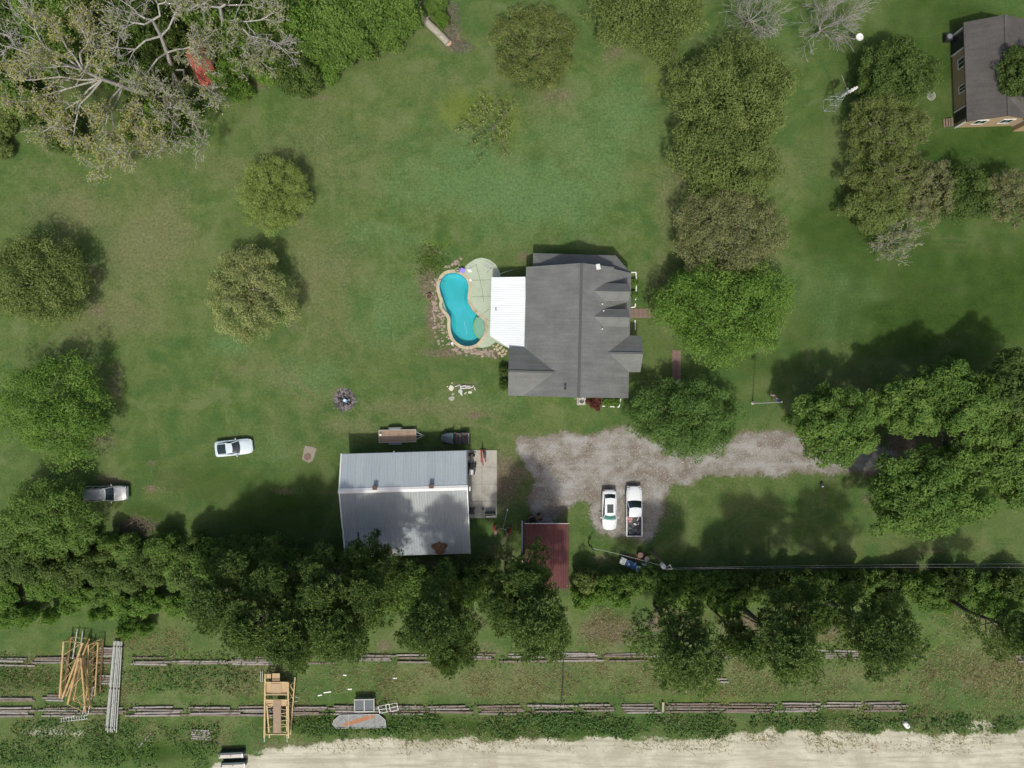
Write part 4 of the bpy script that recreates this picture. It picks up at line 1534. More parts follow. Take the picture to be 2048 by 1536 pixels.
BARK = bark_mat('brown_bark', (0.045, 0.035, 0.027), (0.12, 0.10, 0.08))
BARK_PALE = bark_mat('pale_bark', (0.22, 0.21, 0.185), (0.44, 0.42, 0.375))
BARK_GREY = bark_mat('grey_bark', (0.125, 0.118, 0.085), (0.26, 0.245, 0.185))
PAL = {
    'yellowgreen': ((0.106, 0.157, 0.033), (0.222, 0.291, 0.07), (0.357, 0.416, 0.129)),
    'olivegrey': ((0.118, 0.141, 0.046), (0.266, 0.301, 0.105), (0.427, 0.471, 0.184)),
    'olive': ((0.064, 0.095, 0.023), (0.147, 0.198, 0.049), (0.249, 0.298, 0.091)),
    'green': ((0.047, 0.1, 0.017), (0.12, 0.204, 0.037), (0.213, 0.311, 0.067)),
    'oak': ((0.04, 0.092, 0.019), (0.102, 0.188, 0.04), (0.187, 0.294, 0.071)),
    'bright': ((0.051, 0.117, 0.017), (0.123, 0.226, 0.033), (0.227, 0.338, 0.066)),
    'deep': ((0.031, 0.063, 0.014), (0.088, 0.14, 0.029), (0.166, 0.222, 0.051)),
    'gum': ((0.04, 0.093, 0.014), (0.109, 0.194, 0.034), (0.218, 0.326, 0.071)),
    'twig': ((0.111, 0.121, 0.045), (0.202, 0.217, 0.085), (0.312, 0.331, 0.14)),
    'browntwig': ((0.074, 0.097, 0.022), (0.152, 0.188, 0.047), (0.247, 0.292, 0.086)),
    'pine': ((0.052, 0.094, 0.024), (0.121, 0.188, 0.048), (0.27, 0.344, 0.094)),
    'newleaf': ((0.169, 0.185, 0.047), (0.339, 0.338, 0.108), (0.498, 0.491, 0.18)),
    'weed': ((0.036, 0.084, 0.022), (0.091, 0.173, 0.04), (0.19, 0.272, 0.073)),
    'straw': ((0.182, 0.172, 0.077), (0.343, 0.311, 0.161), (0.515, 0.461, 0.268)),
    'redleaf': ((0.058, 0.020, 0.017), (0.124, 0.036, 0.030), (0.198, 0.074, 0.053)),
}


def LM(p):
    return leaf_mat('leaves_' + p, *PAL[p])


PROTO = {}


def plant(name, label, cat, loc, rz, crown_me, wood_me, scale=(1, 1, 1), group=None, crown_name='crown', wood_name='trunk'):
    o = thing(name, label, cat, loc, rz, group)
    o.scale = scale
    if wood_me is not None:
        link(bpy.data.objects.new(wood_name, wood_me), o)
    if crown_me is not None:
        link(bpy.data.objects.new(crown_name, crown_me), o)
    return o


def wood_mesh(segs, mat, sides=5):
    v, f = seg_mesh(segs, sides)
    return np_mesh('wood', v, f, None, (mat,))


def broad_tree(px, py, rpx, rpy, zc, rz, pal, label, seed, nclump=85, per=85, leaf=0.22, csize=(0.16, 0.28), group=None, name='tree',
               lobes=0.12, r0=0.25, bark=None):
    rg = np.random.default_rng(seed)
    c = P(px, py, zc)
    s = (CAM_H - zc) / FPX
    rx, ry = rpx * s, rpy * s
    v, tone, cc = crown_broad(rx, ry, rz, zc, rg, nclump, int(per * 2.1), leaf * .7, csize, lobes, .36)
    cm = np_mesh('crown', v, np.arange(len(v)).reshape(-1, 4), tone, (LM(pal),))
    wm = wood_mesh(trunk_segs(zc, rz, rx, cc, rg, r0), bark or BARK)
    return plant(name, label, 'tree', (c.x, c.y, 0), 0, cm, wm, group=group)


def twig_tree(px, py, rpx, rpy, zc, rz, pal, label, seed, leaves=3500, leaf=0.14, group=None, bark=None, name='tree', lean=(0, 0), r0=0.16,
              dens=1.0, maxd=5, kids=(2, 4), sides=3):
    """open crown: fine branches everywhere, few small leaves"""
    rg = np.random.default_rng(seed)
    c = P(px, py, zc)
    s = (CAM_H - zc) / FPX
    rx, ry = rpx * s, rpy * s
    segs, tips = [], []
    base_h = max(0.5, zc - rz * 0.75)
    p = np.array([0, 0, -0.1])
    q = np.array([lean[0], lean[1], base_h])
    segs.append(np.concatenate([p, q, [r0 * 1.2, r0]]))
    nl = 8
    for i in range(nl):
        a = 2 * PI * i / nl + rg.uniform(-.3, .3)
        d = np.array([math.cos(a), math.sin(a), rg.uniform(.25, 1.1)])
        d /= np.linalg.norm(d)
        grow(q, d, 1.0 * rg.uniform(.8, 1.2), r0 * .55, 1, rg, segs, tips, 0.62, 0.12, kids, 0.3, 0.72, maxd)
    S = np.array(segs)
    T = np.array(tips)
    # fit the branches into the crown's ellipsoid
    ctr = np.array([0, 0, zc])
    body = S[1:]
    ext = np.percentile(np.abs(T[:, :2] - q[:2]), 96, axis=0)
    fx, fy = rx / ext[0], ry / ext[1]
    fz = (zc + rz - q[2]) / (np.percentile(T[:, 2], 97) - q[2])

    def fit(a):
        a = a.copy()
        a[:, 0] = q[0] + (a[:, 0] - q[0]) * fx
        a[:, 1] = q[1] + (a[:, 1] - q[1]) * fy
        a[:, 2] = np.maximum(0.25, q[2] + (a[:, 2] - q[2]) * fz)
        return a
    body[:, 0:3] = fit(body[:, 0:3])
    body[:, 3:6] = fit(body[:, 3:6])
    S[1:] = body
    S[:, 6:8] = np.maximum(S[:, 6:8], 0.016)
    wv, wf = seg_mesh(S, sides)
    wm = np_mesh('wood', wv, wf, None, (bark or BARK_GREY,))
    cm = None
    if leaves:
        thin = np.where(S[:, 6] <= np.percentile(S[:, 6], 90))[0]
        idx = thin[rg.integers(0, len(thin), leaves)]
        f = rg.uniform(0, 1, (leaves, 1))
        pos = S[idx, :3] * (1 - f) + S[idx, 3:6] * f + rg.normal(size=(leaves, 3)) * 0.14
        pos[:, 2] = np.maximum(pos[:, 2], 0.15)
        nrm = rg.normal(size=(leaves, 3)) * .7 + np.array([0, 0, .6])
        size = leaf * rg.uniform(.6, 1.3, leaves)
        v = leaf_quads(pos, nrm, size, 0.6, rg)
        cm = np_mesh('crown', v, np.arange(len(v)).reshape(-1, 4), np.clip(rg.normal(.5, .2, leaves), 0, 1), (LM(pal),))
    o = plant(name, label, 'tree', (c.x, c.y, 0), 0, cm, wm, group=group, wood_name='trunk')
    return o


def fuzzy_tree(px, py, rpx, rpy, zc, rz, pal, label, seed, nclump=150, per=120, leaf=0.13, bark=None, group=None, r0=.2, nl=40):
    """round crown of fine half-open leaves with bare twigs showing through"""
    rg = np.random.default_rng(seed)
    c = P(px, py, zc)
    s = (CAM_H - zc) / FPX
    rx, ry = rpx * s, rpy * s
    v, tone, cc = crown_broad(rx * .96, ry * .96, rz, zc, rg, nclump, per, leaf, (.09, .16), .05, .30)
    cm = np_mesh('crown', v, np.arange(len(v)).reshape(-1, 4), tone, (LM(pal),))
    segs = trunk_segs(zc, rz, rx, cc, rg, r0, nl)
    tips = []
    for t_ in cc[rg.permutation(len(cc))[:110]]:
        d = t_ - np.array([0, 0, zc - rz * .6])
        d /= np.linalg.norm(d)
        grow(t_ - d * .3, d, .55, .022, 3, rg, segs, tips, .6, .1, (2, 3), .3, .7, 4)
    S = np.array(segs)
    S[:, 6:8] = np.maximum(S[:, 6:8], .013)
    wv, wf = seg_mesh(S, 3)
    return plant('tree', label, 'tree', (c.x, c.y, 0), 0, cm, np_mesh('wood', wv, wf, None, (bark or BARK_GREY,)), group=group)


# ---------------------------------------------------------------- lawn trees, one by one
broad_tree(545, 388, 74, 80, 2.6, 2.4, 'yellowgreen', 'compact round yellow-green tree alone on the lawn', 1, 150, 75, 0.13, (0.11, 0.17), lobes=.03)
fuzzy_tree(500, 592, 98, 104, 3.4, 2.9, 'olivegrey', 'pale olive tree just coming into leaf on the open lawn', 2)
broad_tree(78, 560, 104, 98, 3.6, 3.2, 'olive', 'dark olive leafy tree at the lawn edge above the bright green one', 3, 110, 80, 0.20, (.13, .22), lobes=.10)
broad_tree(112, 812, 108, 108, 4.0, 3.5, 'bright', 'broad fresh green tree between the olive tree and the silver wagon', 4, 110, 80, 0.21, (.13, .22), lobes=.14)
broad_tree(98, 1035, 106, 78, 3.9, 3.0, 'green', 'dark green tree overhanging the rear of the silver wagon', 5, 95, 75, 0.21, (.13, .22), lobes=.14)
fuzzy_tree(1066, 95, 96, 92, 3.0, 2.6, 'browntwig', 'brownish half-leafed tree standing alone north of the house', 6)
broad_tree(1295, 30, 118, 84, 4.0, 3.4, 'olive', 'olive green tree beside the brownish half-leafed one', 7, 110, 75, 0.21, (.13, .22), lobes=.12)
broad_tree(1465, 182, 128, 104, 4.6, 4.0, 'olive', 'large lumpy olive oak, northern one of the row east of the house', 8, 150, 78, 0.23, (.12, .19), lobes=.08)
broad_tree(1456, 312, 118, 98, 4.2, 3.6, 'olive', 'lumpy olive oak touching the grey twiggy tree', 9, 120, 78, 0.23, (.12, .19), lobes=.10)
fuzzy_tree(1460, 466, 124, 104, 3.9, 3.2, 'twig', 'grey-brown twiggy tree in the row east of the house', 10, 190)
broad_tree(1448, 620, 140, 104, 4.2, 3.6, 'bright', 'wide bright green tree in front of the house porch', 11, 150, 78, 0.22, (.11, .19), lobes=.10)
broad_tree(1372, 836, 120, 82, 3.8, 3.4, 'oak', 'dense round dark green oak at the driveway bend', 12, 170, 72, 0.19, (.10, .17), lobes=.03)
# big sweetgums by the drive
GUM = 'tall leafy green trees arching over the driveway'
broad_tree(1670, 850, 90, 82, 6.6, 3.2, 'gum', 'leafy green tree standing where the gravel drive enters the shade', 13, 90, 85, 0.27, (.13, .2), lobes=.10, r0=.3, group=GUM)
broad_tree(1806, 812, 62, 66, 6.6, 3.0, 'green', 'shaded dark tree over the driveway between brighter crowns', 14, 60, 80, 0.27, (.15, .24), lobes=.14, r0=.3, group=GUM)
broad_tree(1850, 990, 128, 90, 7.0, 3.4, 'gum', 'biggest leafy crown south of the shaded driveway', 15, 140, 85, 0.28, (.11, .17), lobes=.14, r0=.35, group=GUM)
broad_tree(1918, 800, 88, 76, 7.4, 3.4, 'gum', 'tall leafy tree north of the shaded driveway', 16, 85, 85, 0.28, (.13, .2), lobes=.14, r0=.35, group=GUM)
broad_tree(2025, 780, 72, 78, 7.4, 3.4, 'deep', 'darkest tall tree at the lawn north of the shaded driveway', 17, 70, 85, 0.28, (.15, .24), lobes=.14, r0=.35, group=GUM)
broad_tree(1972, 905, 84, 84, 7.2, 3.4, 'green', 'dense tree behind the biggest crown along the driveway', 18, 85, 85, 0.28, (.13, .2), lobes=.14, r0=.35, group=GUM)
broad_tree(2050, 930, 80, 100, 7.2, 3.4, 'green', 'leafy tree farthest along the shaded driveway', 19, 80, 80, 0.28, (.14, .22), lobes=.14, r0=.35, group=GUM)
# yard of the tan house
broad_tree(1792, 148, 80, 66, 3.4, 3.0, 'deep', 'round dark green tree beside the windmill', 20, 90, 75, 0.21, (.14, .24), lobes=.1)
fuzzy_tree(1772, 252, 92, 70, 3.0, 2.6, 'browntwig', 'twiggy brownish tree below the windmill', 21, 110, 110)
fuzzy_tree(1768, 350, 90, 74, 3.0, 2.6, 'browntwig', 'larger brown twiggy tree in the thicket behind the lawn', 22, 110, 110)
broad_tree(1750, 415, 62, 50, 2.4, 2.0, 'olive', 'olive bushy tree at the thicket corner', 23, 60, 70, 0.2, (.16, .26))
fuzzy_tree(1858, 385, 62, 66, 2.8, 2.4, 'twig', 'grey twiggy tree in the thicket near the tan house', 24, 90, 90)
broad_tree(1930, 388, 52, 58, 2.8, 2.4, 'deep', 'small dark green tree between two grey twiggy ones', 25, 55, 70, 0.21, (.17, .28))
fuzzy_tree(2012, 395, 58, 62, 2.8, 2.4, 'twig', 'grey twiggy tree on the lawn south of the tan house', 26, 90, 90)
twig_tree(1796, 480, 46, 40, 2.2, 1.9, 'olivegrey', 'small bare pale tree at the south tip of the thicket', 27, 900, 0.12, bark=BARK_PALE, r0=.1, maxd=4)
twig_tree(1658, 42, 64, 54, 3.6, 3.0, 'twig', 'leafless grey tree beside the round white dish', 28, 0, bark=BARK_PALE, r0=.14, maxd=4)
twig_tree(1510, 24, 56, 52, 3.4, 2.8, 'twig', 'leafless grey tree behind the lumpy olive oak', 29, 0, bark=BARK_PALE, r0=.14, maxd=4)
broad_tree(2046, 150, 46, 58, 4.6, 2.6, 'deep', 'dark tree leaning over the tan house roof', 30, 60, 75, 0.22, (.17, .28))
# thin yellow flowering tree on the lawn
twig_tree(985, 250, 58, 66, 1.9, 1.5, 'yellowgreen', 'thin sparse yellow-green tree north of the pool', 31, 1500, 0.11, r0=.06, maxd=3, bark=BARK_GREY)


# ---------------------------------------------------------------- big pale woodland trees, leaning
def pale_tree(path, label, seed, spread_px, leaves, pal, r0=0.34, maxd=5, reach=4.2):
    """path: trunk as (px, py, z) from base up; limbs leave along its upper part"""
    rg = np.random.default_rng(seed)
    pts = [P(*q) for q in path]
    base = Vector((pts[0].x, pts[0].y, 0))
    loc = [np.array(p - base) for p in pts]
    segs, tips = [], []
    n = len(loc)
    for i in range(n - 1):
        segs.append(np.concatenate([loc[i], loc[i + 1], [r0 * (1 - .6 * i / n), r0 * (1 - .6 * (i + 1) / n)]]))
    for (tx, ty, tz, at) in spread_px:
        t = np.array(P(tx, ty, tz) - base)
        i = at
        s = loc[i]
        d = t - s
        L = np.linalg.norm(d)
        k = max(3, int(L / 1.6))
        prev = s
        r = r0 * .42
        for j in range(1, k + 1):
            q = s + d * j / k + rg.normal(size=3) * 0.28 * (1 if j < k else 0) + np.array([0, 0, 0.06 * L * math.sin(PI * j / k)])
            segs.append(np.concatenate([prev, q, [r, r * .78]]))
            if j > 1:
                for _ in range(2):
                    nd = (q - prev) / np.linalg.norm(q - prev) + rg.normal(size=3) * .75
                    nd /= np.linalg.norm(nd)
                    grow(q, nd, reach * .30 * rg.uniform(.6, 1.2), r * .5, 2, rg, segs, tips, .7, .08, (1, 3), .35, .72, maxd)
            prev, r = q, r * .78
        grow(prev, d / L, reach * .35, r, 2, rg, segs, tips, .6, .05, (2, 3), .35, .72, maxd)
    S = np.array(segs)
    S[:, 6:8] = np.maximum(S[:, 6:8], 0.024)
    S[:, 2] = np.maximum(S[:, 2], -.1)
    S[:, 5] = np.maximum(S[:, 5], .3)
    wv, wf = seg_mesh(S, 4)
    wm = np_mesh('wood', wv, wf, None, (BARK_PALE,))
    idx = rg.integers(len(S) // 8, len(S), leaves)
    keep = S[idx, 6] < 0.06
    idx = idx[keep]
    m = len(idx)
    pos = S[idx, 3:6] + rg.normal(size=(m, 3)) * 0.22
    nrm = rg.normal(size=(m, 3)) * .7 + np.array([0, 0, .6])
    v = leaf_quads(pos, nrm, 0.115 * rg.uniform(.6, 1.3, m), .55, rg)
    cm = np_mesh('crown', v, np.arange(len(v)).reshape(-1, 4), np.clip(rg.normal(.5, .2, m), 0, 1), (LM(pal),))
    return plant('pale_tree', label, 'tree', base, 0, cm, wm)


pale_tree([(316, 202, 0), (285, 188, 3), (245, 172, 6), (205, 158, 8.5), (165, 140, 11)],
          'big pale-barked leaning tree with yellowish new leaves at the wood edge', 41,
          [(40, 100, 14, 4), (70, 60, 13, 4), (35, 160, 12, 3), (70, 200, 10, 3), (120, 70, 13, 4), (165, 60, 12, 4), (205, 260, 8, 2), (215, 320, 7, 2), (150, 250, 9, 3),
           (270, 290, 7, 1), (300, 250, 7, 1), (95, 135, 14, 4), (190, 110, 11, 4), (110, 250, 8, 3)], 13000, 'newleaf')
pale_tree([(352, 170, 0), (345, 140, 3), (334, 105, 6), (322, 72, 9), (305, 40, 12)],
          'tall pale-barked tree with grey bare limbs beside the red hut', 42,
          [(235, 95, 10, 3), (270, 20, 13, 4), (330, 5, 13, 4), (380, 20, 12, 3), (400, 90, 9, 2), (345, 260, 5, 1), (400, 270, 5, 1), (335, 200, 7, 1),
           (290, 150, 8, 2), (260, 50, 13, 4), (420, 180, 6, 1)], 5000, 'olivegrey')
pale_tree([(470, 130, 0), (462, 100, 3), (452, 70, 6), (445, 40, 9), (440, 15, 11)],
          'pale crooked tree at the wood edge east of the red hut', 43,
          [(540, 80, 8, 3), (520, 40, 9, 3), (500, 110, 6, 2), (430, 60, 9, 3), (480, 10, 10, 4), (525, 110, 6, 1), (420, 110, 7, 1), (400, 10, 11, 4)], 5000, 'olivegrey')


# ---------------------------------------------------------------- shrub prototypes (crowns shared between copies)
def shrub_proto(key, pal, seed, nclump=42, per=100, leaf=0.13, r=1.6, h=1.4, zc=1.2, lobes=.15):
    rg = np.random.default_rng(seed)
    v, tone, cc = crown_broad(r, r, h, zc, rg, nclump, per, leaf, (.2, .34), lobes)
    cm = np_mesh('foliage', v, np.arange(len(v)).reshape(-1, 4), tone, (LM(pal),))
    wm = wood_mesh(trunk_segs(zc, h, r, cc, rg, 0.06, 6), BARK, 4)
    PROTO[key] = (cm, wm)


for i, p in enumerate(('deep', 'deep', 'green', 'green', 'bright', 'olive')):
    shrub_proto('s%d' % i, p, 200 + i)
shrub_proto('g0', 'green', 210, 80, 100, 0.16, 2.4, 2.2, 2.2)
shrub_proto('g1', 'bright', 211, 80, 100, 0.16, 2.4, 2.2, 2.2)
shrub_proto('d0', 'deep', 212, 80, 100, 0.16, 2.4, 2.2, 2.2)
shrub_proto('d1', 'green', 213, 80, 100, 0.16, 2.4, 2.4, 2.4)


def shrub(key, px, py, rpx, zc, label, group, name='shrub', cat='shrub', rz=None, hs=1.0):
    base_r = 1.6 if key[0] == 's' else 2.4
    base_z = 1.2 if key[0] == 's' else 2.2
    s = rpx * (CAM_H - zc) / FPX / base_r
    c = P(px, py, zc)
    cm, wm = PROTO[key]
    return plant(name, label, cat, (c.x, c.y, 0), random.uniform(0, 6.28) if rz is None else rz, cm, wm, (s, s, zc / base_z * hs), group, 'foliage', 'stem')


# woodland understorey, top left
G1 = 'understorey trees of the woodland by the red hut'
L1 = {'d': 'dark evergreen understorey tree in the wood around the red hut', 'g': 'green understorey tree in the wood around the red hut',
      'b': 'bright green understorey bush in the wood around the red hut'}
rs = random.Random(4)
for (x, y, r, k) in [(20, 40, 46, 'd0'), (80, 30, 46, 'd1'), (140, 20, 44, 'g0'), (200, 30, 46, 'd0'), (20, 120, 44, 'd0'), (30, 180, 40, 'd1'), (60, 225, 28, 'd0'), (90, 110, 44, 'd1'),
                     (150, 90, 44, 'g0'), (215, 90, 44, 'd0'), (250, 150, 42, 'd1'), (270, 60, 42, 'g0'), (330, 50, 46, 'd0'), (300, 220, 42, 'd0'), (330, 250, 34, 'g0'), (275, 268, 30, 'g1'),
                     (315, 130, 34, 'd0'), (400, 40, 30, 'g0'), (455, 60, 36, 'g0'), (462, 130, 28, 'g1'), (450, 165, 24, 'g0'), (370, 220, 26, 'g1'), (500, 90, 42, 'd1'),
                     (500, 25, 46, 'd0'), (560, 30, 48, 'd1'), (560, 100, 46, 'd1'), (590, 140, 40, 'd0'), (545, 130, 38, 'g1'), (620, 95, 44, 'g0'), (625, 30, 46, 'g0'), (600, 60, 44, 'g1'),
                     (680, 90, 42, 'g0'), (680, 30, 46, 'd1'), (735, 25, 44, 'd1'), (720, 75, 36, 'd1'), (780, 30, 44, 'd1'), (775, 65, 34, 'd1'), (800, 15, 40, 'g0'),
                     (872, 12, 20, 'g0'), (884, 40, 13, 'g1'), (650, 135, 28, 'g1'), (480, 180, 22, 'g1'), (610, 165, 24, 'd0'), (240, 25, 40, 'd0'), (410, 20, 40, 'd1'), (340, 70, 30, 'd1')]:
    zc = rs.uniform(2.4, 4.2) if r > 30 else 1.6
    shrub(k, x, y, r, zc, L1['d' if k[0] == 'd' else ('b' if k == 'g1' else 'g')], G1, 'understorey_tree', 'tree', hs=rs.uniform(.8, 1.1))
shrub('d0', 128, 270, 38, 1.7, 'round dark bush on the lawn below the leaning pale tree', None)
for (x, y, r) in ((8, 250, 26), (6, 300, 22), (20, 235, 20)):
    shrub('s5', x, y, r, 1.0, 'grey olive scrub bush below the wood at the lawn edge', 'scrub at the lawn edge')

# hedgerow between yard and timber mats, west part
G2 = 'hedgerow bushes between the yard and the timber mats'
LB = {'s0': 'dark green bush in the hedgerow', 's1': 'dark green bush in the hedgerow', 's2': 'mid green bush in the hedgerow', 's3': 'mid green bush in the hedgerow',
      's4': 'bright green bush in the hedgerow', 's5': 'olive bush in the hedgerow', 'g0': 'tall green thicket tree in the hedgerow', 'g1': 'tall bright thicket tree in the hedgerow',
      'd0': 'tall dark thicket tree in the hedgerow', 'd1': 'tall oak green thicket tree in the hedgerow'}


def hedge(k, x, y, r, zc):
    shrub(k, x, y, r, zc, LB[k], G2, 'hedge_bush' if k[0] == 's' else 'thicket_tree', 'bush' if k[0] == 's' else 'tree', hs=rs.uniform(.85, 1.15))


for (x, y, r, k) in [(20, 1130, 46, 'd0'), (80, 1130, 46, 'd0'), (140, 1140, 44, 'd0'), (200, 1130, 44, 'd0'), (255, 1100, 42, 'g0'), (250, 1150, 44, 'd0'), (310, 1130, 44, 'd0'), (360, 1140, 44, 'd1'),
                     (30, 1195, 42, 'g0'), (90, 1185, 42, 'g0'), (150, 1195, 40, 'g1'), (240, 1215, 46, 'g1'), (195, 1180, 40, 'd0'), (300, 1195, 42, 'g0'), (60, 1220, 34, 'g1'), (120, 1225, 30, 'g0'),
                     (270, 1250, 32, 'g1'), (340, 1215, 38, 'g0'), (15, 1235, 28, 'g1'), (200, 1235, 26, 'g0'), (400, 1150, 44, 'd0'), (440, 1120, 42, 'd1'), (330, 1090, 34, 'd1'),
                     (490, 1110, 42, 'd0'), (540, 1120, 44, 'd1'), (590, 1115, 40, 'd0'), (640, 1130, 42, 'd0'), (690, 1150, 40, 'd1'), (760, 1150, 36, 'd0'), (830, 1160, 38, 'd1'),
                     (890, 1160, 38, 'd0'), (945, 1170, 34, 'd1'), (820, 1190, 34, 'g1'), (840, 1225, 26, 'g1'), (920, 1200, 32, 'd0'), (970, 1140, 30, 'd0'), (395, 1095, 30, 'd0'),
                     (60, 1085, 24, 'g0'), (110, 1090, 26, 'd0'), (170, 1085, 26, 'd0'), (225, 1080, 24, 'g0'), (300, 1245, 24, 'g1'), (760, 1200, 30, 'd1'), (700, 1195, 34, 'd0')]:
    if x < 380 and y > 1165:
        k = {'d0': 's2', 'd1': 's2', 'g0': 's4', 'g1': 's4'}[k]
        for _ in range(2):
            hedge(k, x + rs.uniform(-20, 20), y + rs.uniform(-14, 14), r * rs.uniform(.42, .62), rs.uniform(.8, 1.5))
    elif x < 380:
        hedge(k, x, y, r * .78, rs.uniform(1.4, 2.2))
    else:
        hedge(k, x, y, r * .95, rs.uniform(2.0, 3.4))
for (x, y, r, k) in [(1170, 1160, 26, 's5'), (1200, 1180, 26, 's4'), (1165, 1195, 24, 's4'), (1225, 1165, 24, 's2'), (1265, 1165, 26, 's3'), (1240, 1195, 20, 's4'),
                     (1300, 1160, 28, 's3'), (1345, 1165, 26, 's2'), (1390, 1168, 28, 's3'), (1385, 1195, 30, 's2'), (1430, 1170, 28, 's2'), (1440, 1205, 22, 's4'), (1480, 1165, 28, 's0'), (1470, 1200, 22, 's4'),
                     (1530, 1165, 30, 's0'), (1580, 1170, 30, 's1'), (1620, 1165, 28, 's0'), (1660, 1170, 30, 's2'), (1700, 1160, 28, 's0'), (1740, 1170, 30, 's3'), (1785, 1165, 30, 's0'),
                     (1830, 1172, 30, 's2'), (1860, 1195, 28, 's3'), (1900, 1165, 30, 's0'), (1920, 1195, 30, 's3'), (1955, 1170, 30, 's2'), (1975, 1205, 28, 's4'), (2010, 1165, 30, 's1'), (2030, 1200, 28, 's3'),
                     (1550, 1195, 24, 's1'), (1610, 1195, 22, 's0'), (1330, 1195, 18, 's2'), (1500, 1190, 20, 's2'), (1690, 1190, 24, 's1'), (1760, 1195, 22, 's0'), (1885, 1210, 18, 's4'), (2050, 1175, 30, 's2')]:
    hedge(k, x, y, r, rs.uniform(1.3, 2.2))
# small shrubs by the houses
shrub('s0', 1009, 742, 11, .8, 'dark clipped shrub at the west wing wall beside the flagstones', None)
shrub('s1', 1009, 770, 11, .8, 'dark clipped shrub at the west wing wall, south of its twin', None)
PROTO['r0'] = None
rg = np.random.default_rng(77)
v, tone, cc = crown_broad(.85, .7, .6, .6, rg, 30, 60, .1, (.2, .34))
c = P(1190, 806, .6)
plant('red_shrub', 'dark red leafed shrub beside the air conditioner', 'shrub', (c.x, c.y, 0), 0, np_mesh('foliage', v, np.arange(len(v)).reshape(-1, 4), tone, (LM('redleaf'),)),
      wood_mesh(trunk_segs(.6, .6, .8, cc, rg, .04, 5), BARK, 4), crown_name='foliage', wood_name='stem')
for (x, y, r) in ((1268, 566, 8), (1267, 590, 8), (1215, 806, 9), (1232, 806, 8)):
    shrub('s4', x, y, r, .4, 'low green border plant inside the white bed edging', 'border plants along the house')
# tangled dry bed north-west of the pool
rg = np.random.default_rng(78)


def tuft_mesh(name, n, spread, mat, L=(.3, .7), w=.03, rg=rg, lean=.8, tones=(.5, .2)):
    """upright blades scattered over a set of points; spread: (n,2) array"""
    a = rg.uniform(0, 2 * PI, n)
    ln = rg.uniform(L[0], L[1], n)
    x, y = spread[:, 0], spread[:, 1]
    dx, dy = np.cos(a) * ln * lean, np.sin(a) * ln * lean
    ww = w * rg.uniform(.6, 1.4, n)
    v = np.stack([np.stack([x - np.sin(a) * ww, y + np.cos(a) * ww, np.zeros(n)], 1), np.stack([x + np.sin(a) * ww, y - np.cos(a) * ww, np.zeros(n)], 1),
                  np.stack([x + dx * .55 + np.sin(a) * ww * .8, y + dy * .55 - np.cos(a) * ww * .8, ln * .5], 1),
                  np.stack([x + dx, y + dy, ln * .62], 1)], 1).reshape(-1, 3)
    return np_mesh(name, v, np.arange(4 * n).reshape(-1, 4), np.clip(rg.normal(tones[0], tones[1], n), 0, 1), (mat,))


c = P(862, 522)
n = 650
sp = rg.normal(size=(n, 2)) * np.array([1.0, 1.1])
o = link(bpy.data.objects.new('dry_plant', tuft_mesh('dry_plant', n, sp, LM('green'), (.2, .6), .03)))
o.location = c
tag(o, 'tangled green garden plants in the bed north-west of the pool', 'plants', None, 'stuff')


# ---------------------------------------------------------------- pines
def pine_proto(seed, R_=4.3, z0=9.0, z1=18.5, ntuft=2300):
    rg = np.random.default_rng(seed)
    zc = (z0 + z1) / 2
    rz = (z1 - z0) / 2
    # boughs: clumps on limbs
    nb = 46
    segs = []
    k = 7
    prev = np.array([0, 0, -.1])
    for i in range(k):
        q = np.array([rg.normal(0, .12), rg.normal(0, .12), (z1 - .5) * (i + 1) / k])
        segs.append(np.concatenate([prev, q, [.30 * (1 - i / k) + .05, .30 * (1 - (i + 1) / k) + .05]]))
        prev = q
    cl = []
    for i in range(nb):
        z = z0 + (z1 - z0) * (i / nb) ** .8
        f = (z - z0) / (z1 - z0)
        rad = R_ * (1 - .72 * f ** 1.6) * rg.uniform(.35, 1.05) * (0.75 + .25 * min(1, f * 4))
        a = i * 2.4 + rg.normal(0, .4)
        p = np.array([math.cos(a) * rad, math.sin(a) * rad, z + rg.uniform(.2, .9)])
        s = np.array([0, 0, z - .6])
        m = (s + p) / 2 + np.array([0, 0, -.2])
        segs.append(np.concatenate([s, m, [.09, .06]]))
        segs.append(np.concatenate([m, p, [.06, .025]]))
        cl.append(np.concatenate([p, [rg.uniform(.8, 1.35)]]))
    cl = np.array(cl)
    ci = rg.integers(0, nb, ntuft)
    d = sphere_dirs(ntuft, rg, -.5)
    tp = cl[ci, :3] + d * (cl[ci, 3] * rg.uniform(.35, 1.0, ntuft))[:, None] * np.array([1, 1, .55])
    up = d * .5 + np.array([0, 0, .75])
    up /= np.linalg.norm(up, axis=1, keepdims=True)
    K = 11
    ti = np.repeat(np.arange(ntuft), K)
    m = len(ti)
    nd = up[ti] * .55 + rg.normal(size=(m, 3)) * .62
    nd /= np.linalg.norm(nd, axis=1, keepdims=True)
    ln = rg.uniform(.24, .42, m)
    side = np.cross(nd, rg.normal(size=(m, 3)))
    side /= np.linalg.norm(side, axis=1, keepdims=True)
    b = tp[ti]
    tip = b + nd * ln[:, None]
    w = .045
    V3 = np.stack([b, b + nd * (ln * .55)[:, None] + side * w, tip, b + nd * (ln * .55)[:, None] - side * w], 1).reshape(-1, 3)
    ctone = rg.normal(.45, .12, nb)
    tone = np.clip(ctone[ci][ti] + rg.normal(0, .2, m), 0, 1)
    cm = np_mesh('crown', V3, np.arange(4 * m).reshape(-1, 4), tone, (LM('pine'),))
    wm = wood_mesh(segs, BARK, 6)
    return cm, wm


